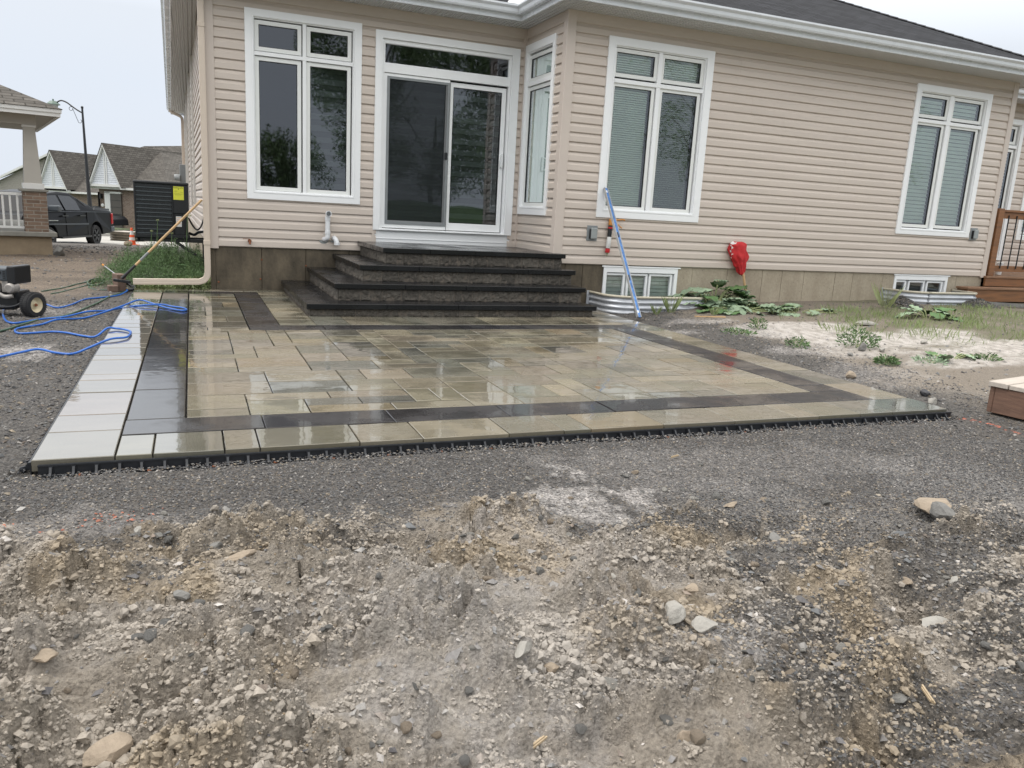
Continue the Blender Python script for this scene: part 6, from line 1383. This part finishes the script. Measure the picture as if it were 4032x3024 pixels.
# ================================================================ ROCKS
def rockmesh(seed, subdiv=3, cuts=14):
    rr = random.Random(seed); bm = bmesh.new(); bmesh.ops.create_icosphere(bm, subdivisions=subdiv, radius=1)
    pl_ = [(Vector((rr.gauss(0, 1), rr.gauss(0, 1), rr.gauss(0, 1))).normalized(), .42+.42*rr.random()) for _ in range(cuts)]
    for v in bm.verts:
        for nrm, d in pl_:
            e = v.co.dot(nrm)-d
            if e > 0: v.co -= nrm*e*.92
        v.co += v.co.normalized()*(mnoise.fractal(v.co*2.2+Vector((seed, 0, 0)), 1, 2, 4)*.06)
    me = bpy.data.meshes.new('rock'); bm.to_mesh(me); bm.free(); return me
def rock(x, y, sx, sy, sz, rz, mat, lab, seed, name='rock', sink=.25, tilt=0, cat='rock', group=None, z=None):
    me = rockmesh(seed); me.transform(Matrix.Diagonal((sx, sy, sz, 1))); me.transform(Matrix.Rotation(tilt, 4, 'X')); me.transform(Matrix.Rotation(rz, 4, 'Z')); me.materials.append(MT[mat])
    zz = min(v.co.z for v in me.vertices); me.transform(Matrix.Translation((0, 0, -zz*(1-sink))))
    for p in me.polygons: p.use_smooth = False
    o = bpy.data.objects.new(name, me); COL.objects.link(o); o.location = (x, y, (zg(x, y) if z is None else z)-.004); OFF[o.name] = o.location.copy(); tag(o, lab, cat, group); return o
GR = 'larger rocks lying on the churned ground'
for i, a in enumerate([
    (1.50, -9.71, .064, .054, .042, .3, 'rock_tan', 'large tan rounded rock at the bottom left picture edge'),
    (5.00, -9.03, .135, .09, .065, .5, 'rock_tan', 'tan slab of rock behind the grey stone at the right'),
    (4.92, -9.13, .105, .08, .062, .0, 'rock_grey', 'big grey stone leaning on the tan rock at the right'),
    (3.20, -9.53, .10, .055, .032, .8, 'rock_pale', 'pale flat broken slab half buried in the mud'),
    (3.25, -9.635, .065, .045, .032, .3, 'rock_pale', 'pale cracked stone just below the flat slab'),
    (3.07, -9.33, .028, .026, .024, .3, 'rock_pale', 'small blocky white stone left of the flat slab'),
    (3.37, -9.415, .026, .020, .010, .9, 'rock_pale', 'white flake of stone above the flat slab'),
    (3.33, -9.45, .040, .032, .020, .2, 'rock_tan', 'crumbly tan lump directly above the flat slab'),
    (4.32, -9.49, .032, .026, .024, .2, 'rock_tan', 'yellowish stone in the loose pile at the right'),
    (4.46, -9.59, .036, .026, .022, .7, 'rock_pale', 'pale squared stone at the right end of the loose pile'),
    (4.13, -9.80, .10, .06, .015, .5, 'rock_pale', 'wide pale slab sunk in the ground below the loose pile'),
    (3.62, -10.10, .050, .025, .014, .1, 'rock_grey', 'grey green flat stone near the bottom right gravel'),
    (2.58, -9.70, .055, .025, .024, .9, 'rock_pale', 'long tilted tan stone in the middle foreground'),
    (2.66, -9.72, .035, .022, .018, .2, 'rock_tan', 'short tan stone beside the long tilted stone'),
    (2.86, -10.10, .030, .028, .022, .4, 'rock_tan', 'round tan pebble near the bottom centre'),
    (4.09, -8.66, .065, .035, .020, .2, 'rock_tan', 'low tan stone lying on the gravel right of the pale dusty patch'),
    (4.46, -9.30, .055, .035, .025, .1, 'rock_grey', 'dark grey flat stone left of the big grey stone'),
    (4.10, -8.98, .055, .040, .028, .8, 'rock_grey', 'grey stone pushed into the mud right of centre'),
    (1.78, -8.63, .040, .030, .022, .6, 'rock_grey', 'grey angular stone at the left edge of the mud'),
    (1.66, -9.02, .034, .026, .020, .1, 'rock_grey', 'blue grey stone cluster in the left mud'),
    (1.86, -9.05, .052, .046, .024, .2, 'rock_grey', 'round flat grey stone bedded in the left mud'),
    (1.86, -8.79, .080, .030, .020, .45, 'rock_tan', 'long brown flat stone behind the round grey stone'),
    (1.33, -9.36, .042, .034, .016, .3, 'rock_tan', 'pale tan stone near the left picture edge'),
    (1.58, -8.50, .026, .022, .018, .3, 'rock_grey', 'small grey stone on the gravel edge at the left'),
    (1.50, -8.42, .024, .018, .014, .9, 'rock_pale', 'small pale stone beside the orange paint marks'),
    (7.30, -6.98, .055, .045, .05, .3, 'rock_dark', 'black wet stone on the gravel beyond the patio corner'),
    (7.14, -7.18, .055, .04, .045, .8, 'rock_pale', 'pale pointed stone in front of the black wet stone'),
    (7.20, -6.28, .075, .045, .045, .1, 'rock_tan', 'brown stone on the dirt right of the patio edge'),
    (8.34, -5.27, .05, .045, .065, .3, 'rock_grey', 'upright grey stone in front of the bushy weed'),
    (8.0, -5.46, .05, .04, .035, .5, 'rock_grey', 'grey stone left of the upright grey stone'),
    (8.52, -5.36, .045, .04, .035, .9, 'rock_pale', 'light grey stone right of the upright grey stone'),
    (9.5, -5.03, .06, .04, .035, .2, 'rock_pale', 'grey pointed stone on the white dusty yard'),
    (14.1, -3.2, .14, .10, .07, .2, 'rock_grey', 'rounded grey stone near the deck steps'),
    (14.9, -3.4, .16, .10, .07, .1, 'rock_tan', 'tan stone near the deck steps, rightmost'),
    (9.95, -3.75, .22, .10, .045, .15, 'rock_pale', 'flat pale stone lying in the grass at the right'),
    (-.62, 5.6, .16, .12, .11, .2, 'rock_grey', 'grey boulder at the foot of the porch base'),
    (.05, 13.5, .13, .10, .09, .2, 'rock_tan', 'brown stone on the dirt edge in front of the truck wheel'),
    ]):
    rock(a[0], a[1], a[2], a[3], a[4], a[5], a[6], a[7], 30+i, group=GR, sink=.2)
# smaller loose stones: individuals sharing six meshes
protos = []
for k in range(8):
    me = rockmesh(200+k, 2, 7); me.materials.append(MT[['rock_grey', 'rock_pale', 'rock_tan', 'rock_grey'][k % 4]])
    for p in me.polygons: p.use_smooth = False
    protos.append(me)
cnt = 0; rs_ = random.Random(5)
clusters = [(1.62, -9.2, .25), (3.05, -9.55, .22), (4.4, -9.62, .22), (4.45, -9.5, .15), (2.2, -9.9, .3), (1.7, -8.55, .2), (2.0, -9.6, .3), (3.0, -9.9, .3), (2.6, -9.3, .4), (3.6, -9.9, .5), (1.3, -9.0, .3), (3.9, -9.2, .4), (2.9, -8.8, .3), (4.3, -8.4, .6), (2.4, -8.7, .5)]
while cnt < 230:
    if rs_.random() < .6: c = rs_.choice(clusters); x, y = rs_.gauss(c[0], c[2]*.6), rs_.gauss(c[1], c[2]*.4)
    else: x, y = rs_.uniform(.9, 5.2), rs_.uniform(-10.3, -8.1)
    if y > -8.0 or y < -10.5: continue
    s_ = .0085+.015*rs_.random()**2; o = bpy.data.objects.new('small_stone', protos[rs_.randrange(8)]); COL.objects.link(o)
    o.location = (x, y, zg(x, y)+s_*.2); o.scale = (s_*(1+rs_.random()*.7), s_, s_*(.5+.4*rs_.random())); o.rotation_euler = (rs_.uniform(-.4, .4), rs_.uniform(-.4, .4), rs_.random()*6.28)
    tag(o, 'small loose angular stone lying in the churned mud', 'stone', 'small stones scattered over the mud'); cnt += 1
for (x, y, l, rz, lab) in ((3.70, -10.12, .075, 1.2, 'short splintered piece of wood standing out of the gravel at the lower right'), (4.22, -7.98, .055, .1, 'short sliver of wood on the gravel in front of the patio edge'), (2.50, -10.0, .05, .4, 'thin wood sliver in the mud near the bottom centre')):
    mb = MB(); F = lambda u, o, z: (u*math.cos(rz)-o*math.sin(rz), u*math.sin(rz)+o*math.cos(rz), z+u*.15)
    for k in range(3): mb.box(-l/2+.004*k, l/2-.006*k, -.006+.004*k, -.002+.004*k, 0, .006+.003*(k % 2), F)
    o = mb.build('wood_splinter', 'splinter'); o.location = (x, y, zg(x, y)+.012); tag(o, lab, 'wood piece')
mb = MB(); mb.box(-.22, .22, -.018, .018, 0, .012); o = mb.build('lath', 'pale_wood'); o.location = (8.05, -2.95, float(zbase(8.05, -2.95))+.03); o.rotation_euler = (0, 0, -.12); tag(o, 'short tan stick lying in front of the large leafed plant', 'stick')
mb = MB(); mb.box(-1.2, 1.2, -.02, .02, 0, .02); o = mb.build('lath', 'rock_tan'); o.location = (11.2, -6.1, float(zbase(11.2, -6.1))+.03); o.rotation_euler = (0, 0, -.1); tag(o, 'long thin weathered stick on the dusty yard behind the wooden box', 'stick')
mb = MB(); [mb.box(-.55+.05*k, .55-.04*k, -.06+.04*k, -.03+.04*k, 0+.01*k, .035+.01*k) for k in range(3)]; o = mb.build('weathered_plank', 'rock_grey'); o.location = (14.55, -2.35, float(zbase(14.5, -2.35))+.02); o.rotation_euler = (0, .03, -.15); tag(o, 'weathered split plank lying below the deck steps', 'plank')

# ================================================================ PLANTS
def leafquads(name, n, gen, mat, parent=None):
    V = []; Fc = []
    for i in range(n):
        p, s_, nrm, upv, asp = gen(i); nrm = Vector(nrm).normalized(); t = Vector(upv); t = (t-nrm*t.dot(nrm)).normalized(); b_ = nrm.cross(t); p = Vector(p); k = len(V)
        V += [p, p+t*s_*.5+b_*s_*asp*.5, p+t*s_, p+t*s_*.5-b_*s_*asp*.5]; Fc.append((k, k+1, k+2, k+3))
    off = OFF[parent.name] if parent is not None else Vector((0, 0, 0))
    me = bpy.data.meshes.new(name); me.from_pydata([tuple(v-off) for v in V], [], Fc); me.materials.append(MT[mat]); o = bpy.data.objects.new(name, me); COL.objects.link(o)
    if parent is not None: o.parent = parent
    OFF[o.name] = off; return o
rp2 = random.Random(3)
def U(a, b): return rp2.uniform(a, b)
# feathery weed mass by the house corner
sprigs = [(U(.55, 1.85), U(.15, 3.2), U(.06, .22), U(.012, .03)) for _ in range(170)]
def wg(i):
    if i % 3 == 0:
        x, y, hx, rr_ = sprigs[rp2.randrange(170)]; t = (x-.42)/1.4; t0 = .12+.36*min(1, t*1.5)*(1.0 if x < 1.5 else .8); q_ = U(0, 1); z = -.05+(t0+hx)*q_; r_8 = rr_*(1.6-q_)
        return (x+rp2.gauss(0, r_8)+.05*q_*math.sin(x*40), y+rp2.gauss(0, r_8), z), U(.012, .036), (U(-1, 1), U(-1, 1), U(-.4, 1)), (U(-1, 1), U(-.8, .8), U(.2, 1.6)), U(.08, .25)
    while True:
        x, y = U(.42, 1.9), U(.08, 4.2); t = (x-.42)/1.4; hmax = (.10+.34*min(1, t*1.6))*(1.0 if x < 1.5 else .75)*(.45+1.0*vnoise(np.array([x/.16]), np.array([y/.25]), 3)[0])
        if y < .5: hmax *= .25+.9*(y/.5)
        if x < .7+.25*max(0, 1-y/1.0) and rp2.random() < .7: continue
        break
    return (x, y, -.05+hmax*U(0, 1)**.7), U(.015, .050), (U(-1, 1), U(-1, 1), U(-.4, 1)), (U(-1, 1), U(-.8, .8), U(-.2, 1.4)), U(.08, .22)
wd_ = leafquads('weed_patch', 60000, wg, 'weed'); tag(wd_, 'dense feathery green weeds growing under the air conditioner beside the house corner', 'weeds', kind='stuff')
def wg2(i):
    x, y = U(1.0, 1.95), U(.02, .5); return (x, y, -.055+U(0, .07)*(1+1.2*(x > 1.5))), U(.03, .08), (U(-1, 1), U(-1, 1), U(0, 1)), (U(-1, 1), U(-1, 1), U(0, 1.0)), U(.12, .35)
w2_ = leafquads('grass_strip', 3500, wg2, 'grass_b'); tag(w2_, 'low grass and weeds under the horizontal downspout', 'grass', kind='stuff')
for (x, y, h, lab) in ((1.665, 1.0, .94, 'tall wild carrot stalk with a white flower head in front of the air conditioner pipes'), (1.27, .9, .86, 'wild carrot stalk rising in front of the louvres, second from the right'), (1.18, 1.05, .70, 'short wild carrot stalk at the bottom of the louvres'), (.86, 1.1, .50, 'pale green seed stalk at the left of the weed patch'), (1.45, .95, .68, 'green umbrella headed stalk below the control panel')):
    t_ = thing('wild_carrot', lab, 'wild flower', (x, y, -.05), 'wild carrot stalks in the weed patch'); mb = MB(); top = Vector((x+.01, y, h)); mb.tube([(x-.05, y, -.05), (x-.02, y, h*.5), tuple(top)], .0045, 5)
    for k in range(6): a = k*1.05; mb.tube([tuple(Vector((x-.02, y, h*.35+k*.05*h)), ), (x-.02+.07*math.cos(a), y+.07*math.sin(a), h*.45+k*.06*h)], .002, 4)
    mb.build('stalk', 'weed', t_)
    r0 = .055 if h > .9 else .022; o = leafquads('flower_head', 260 if h > .9 else 90, lambda i: ((top.x+r0*math.sqrt(rp2.random())*math.cos(i*2.4), top.y+r0*math.sqrt(rp2.random())*math.sin(i*2.4), h+U(0, .022)), U(.007, .013), (U(-.5, .5), U(-.5, .5), 1), (U(-1, 1), U(-1, 1), .2), .8), 'stem', t_)
# broad wavy leaves
def bigleaf(mb, base, tip, w_, droop, seed, lobes=6, mi=0):
    base = Vector(base); tip = Vector(tip); d = tip-base; L_ = d.length; d.normalize(); sd_ = d.cross(Vector((0, 0, 1))).normalized(); up = sd_.cross(d).normalized(); rr = random.Random(seed); nu, nv = 9, 8; b = len(mb.v)
    for i in range(nu+1):
        t = i/nu; ww = w_*(math.sin(math.pi*min(1, (t*.92+.08))**.8)**.75)*(1+.10*math.sin(t*lobes*6.28+seed))+.004
        for j in range(nv+1):
            s_ = (j/nv-.5)*2; wave = .045*w_*5*math.sin(t*lobes*6.0+seed)*abs(s_)**2+.25*w_*abs(s_)**1.3*math.sin(seed)
            p = base+d*(L_*(t-.10*abs(s_)*(1-t)))+sd_*(s_*ww)+up*(wave*.5-.02*(abs(s_) < .1))-Vector((0, 0, droop*t*t*L_)); mb.v.append(tuple(p))
    for i in range(nu):
        for j in range(nv): q_ = b+i*(nv+1)+j; mb.f.append((q_, q_+1, q_+nv+2, q_+nv+1)); mb.m[len(mb.f)-1] = mi
def leafy(name, lab, cx, cy, spread, n, size, hgt, seed, mats=('burdock', 'burdock2'), ell=1.0, cat='plant', group=None):
    t_ = thing(name, lab, cat, (cx, cy, float(zbase(cx, cy))), group); rr = random.Random(seed); m1 = MB(); m2 = MB(); z0 = float(zbase(cx, cy))
    for i in range(n):
        a = rr.random()*6.283; r_4 = spread*math.sqrt(rr.random()); x = cx+r_4*math.cos(a)*ell; y = cy+r_4*math.sin(a)*.7; h = z0+hgt*(1-(r_4/spread)**1.5)*(.5+.6*rr.random())+.02
        L_ = size*(.6+.6*rr.random()); a2 = a+rr.uniform(-.9, .9); e_ = Vector((math.cos(a2)*ell, math.sin(a2), rr.uniform(-.25, .5)*1.0)).normalized()
        bigleaf(m1, (x, y, h), tuple(Vector((x, y, h))+e_*L_), L_*.42, rr.uniform(.0, .5), seed*7+i, mi=0 if rr.random() < .72 else 1)
        m2.tube(smoothpts([(cx+(x-cx)*.2, cy+(y-cy)*.2, z0-.02), (cx+(x-cx)*.6, cy+(y-cy)*.6, z0+(h-z0)*.7), (x, y, h)], 3), .006, 5)
    m1.build('leaves', list(mats), t_, smooth=True, recalc=False); m2.build('stems', 'stem', t_, smooth=True); return t_
leafy('burdock', 'big clump of grey green lobed leaves between the window well and the wooden handle', 8.90, -1.82, .58, 70, .30, .36, 1, ell=1.15, group='broad leafed weeds')
leafy('burdock', 'low spreading grey green leaves in front of the big leafy clump', 9.0, -2.35, .48, 40, .22, .10, 2, ell=1.4, group='broad leafed weeds')
leafy('burdock', 'flat wilted trail of leaves creeping right from the big clump', 9.9, -2.5, .45, 26, .20, .07, 3, ell=1.6, group='broad leafed weeds')
leafy('burdock', 'drooping pale leaves left of the far window well', 11.5, -3.35, .35, 13, .30, .14, 4, ell=1.3, group='broad leafed weeds')
leafy('burdock', 'pair of yellow green leaves on the dusty yard behind the box', 8.95, -5.85, .22, 6, .14, .08, 5, ell=1.6, group='broad leafed weeds')
leafy('burdock', 'broad green leaves growing under the bracket beside the house wall', 1.72, 1.15, .28, 26, .14, .30, 6, mats=('burdock2', 'weed'), group='broad leafed weeds')
def bushy(lab, x, y, r_5, h, n, mat='weed', name='weed_plant', blade=False):
    t_ = thing(name, lab, 'weed', (x, y, float(zbase(x, y))), 'small weeds on the dusty yard'); z0 = float(zbase(x, y))
    def gen(i):
        a = U(0, 6.283); q_ = math.sqrt(U(0, 1))*r_5; z = z0+h*U(0, 1)**.8*(1-.6*(q_/r_5))
        if blade: return (x+q_*math.cos(a)*.4, y+q_*math.sin(a)*.4, z0), h*U(.5, 1.1), (math.cos(a+1.5), math.sin(a+1.5), U(-.2, .2)), (math.cos(a)*.5, math.sin(a)*.5, 1), .07
        return (x+q_*math.cos(a), y+q_*math.sin(a), z), U(.02, .05), (U(-1, 1), U(-1, 1), U(-.3, 1)), (math.cos(a), math.sin(a), U(-.2, 1)), .35
    leafquads('foliage', n, gen, mat, t_); mb = MB()
    for k in range(5): a = k*1.3; mb.tube([(x, y, z0-.01), (x+r_5*.5*math.cos(a), y+r_5*.5*math.sin(a), z0+h*.7)], .003, 4)
    mb.build('stems', 'stem', t_)
bushy('bushy green weed behind the upright grey stone', 8.50, -5.05, .22, .26, 700)
bushy('small leafy weed on the dust between the patio and the white patch', 7.75, -4.95, .12, .14, 260)
bushy('curly green weed clump nearest the patio corner', 8.02, -5.90, .10, .10, 380)
bushy('low olive weed with pale leaves right of the curly clump', 8.55, -5.95, .16, .07, 220, 'burdock')
bushy('thin upright weed in front of the low spreading leaves', 8.18, -3.75, .10, .2, 200)
bushy('flat patch of small leaves beside the patio', 7.7, -4.0, .2, .05, 260)
bushy('dark weed with drooping leaves right of the yellow green pair', 9.35, -5.95, .13, .07, 180)
bushy('tall grass tuft in front of the near window well', 7.83, -2.35, .10, .32, 36, 'grass_b', 'grass_tuft', True)
bushy('short grass tuft left of the tall one at the near window well', 7.55, -2.42, .09, .16, 36, 'grass_b', 'grass_tuft', True)
bushy('bright green grass tuft at the right of the near window well', 8.35, -2.62, .09, .14, 50, 'grass_b', 'grass_tuft', True)
bushy('pale nodding stalks left of the far window well', 11.75, -2.35, .15, .42, 30, 'stem', 'grass_tuft', True)
cl_ = [(9.9, -3.6), (10.3, -4.1), (10.8, -3.3), (11.3, -4.3), (11.9, -3.7), (12.4, -4.5), (12.9, -3.5), (13.4, -4.4), (10.0, -4.7), (9.2, -4.2), (14.2, -3.9), (12.2, -3.0), (13.2, -2.8), (10.6, -2.7), (15, -4.4), (11.0, -5.2)]
tuft = [(U(9.0, 15.5), U(-5.3, -2.4), U(.35, 1)) for _ in range(420)]
tuft = [t for t in tuft if (t[0]-9.0)*.5+(t[1]+5.3)*.9 > .4]
def gg(i):
    if rp2.random() < .42: c = cl_[rp2.randrange(len(cl_))]; x, y, k = rp2.gauss(c[0], .20), rp2.gauss(c[1], .16), 1.0
    else: t = tuft[rp2.randrange(len(tuft))]; x, y, k = rp2.gauss(t[0], .05), rp2.gauss(t[1], .05), t[2]
    h = U(.03, .15)*k; a = U(0, 6.28); return (x, y, float(-.06+.035+.024*(min(max(x, 7), 13)-7)+.007*(y+7.5)-.01)), h, (math.cos(a), math.sin(a), U(0, .4)), (U(-.8, .8), U(-.8, .8), 1), U(.05, .12)
ga = leafquads('grass', 4800, gg, 'grass_b'); tag(ga, 'sparse green grass sprouting over the dusty yard at the right', 'grass', kind='stuff')

# ================================================================ TREES BEHIND THE STANDPOINT (they mirror in the panes)
def tree(lab, x, y, h, r_6, n, seed, zb=1.4, cz=.62):
    t_ = thing('tree', lab, 'tree', (x, y, zb), 'trees behind the viewpoint'); rr = random.Random(seed); mb = MB(); mb.tube([(x, y, zb-.5), (x+.1, y, zb+h*.3), (x, y, zb+h*.75)], [.28, .2, .07], 8)
    blobs = []
    for k in range(26):
        a = rr.random()*6.28; e_ = rr.uniform(-1, 1); q_ = r_6*math.sqrt(max(0.05, 1-e_*e_))*rr.uniform(.35, .95); c = (x+q_*math.cos(a), y+q_*math.sin(a), zb+h*cz+e_*h*.36); blobs.append((c, r_6*rr.uniform(.22, .42))); mb.tube([(x, y, zb+h*rr.uniform(.2, .45)), c], .03, 5)
    mb.build('trunk', 'bark', t_)
    def gen(i):
        c, r_7 = blobs[rr.randrange(len(blobs))]; v = Vector((rr.gauss(0, 1), rr.gauss(0, 1), rr.gauss(0, 1))).normalized()*r_7*rr.random()**.4
        return (c[0]+v.x, c[1]+v.y, c[2]+v.z), rr.uniform(.10, .24), (rr.gauss(0, 1), rr.gauss(0, 1), rr.gauss(0, 1)), (rr.gauss(0, 1), rr.gauss(0, 1), rr.gauss(0, 1)), .6
    leafquads('crown', n, gen, 'leaf_tree', t_)
tree('tall spreading tree behind the viewpoint, nearest the left window axis', 11.8, -37, 15, 4.4, 34000, 1, cz=.54)
tree('broad tree behind the viewpoint right of the tallest one', 20.5, -38, 13, 4.8, 30000, 2, cz=.5)
tree('low round tree behind the viewpoint at the left', 2.5, -40, 4.6, 3.2, 7000, 3, cz=.5)
tree('small bushy tree behind the viewpoint between the tall ones', 7.2, -41, 4.0, 2.6, 6000, 4, cz=.5)
tree('tall tree behind the viewpoint mirrored in the right windows', 33, -36, 13, 5, 9000, 5)
tree('far right tree behind the viewpoint', 45, -34, 12, 5, 6000, 6)
tree('dense low tree behind the viewpoint in the middle', 17, -42, 8, 3.5, 4500, 7, cz=.5)
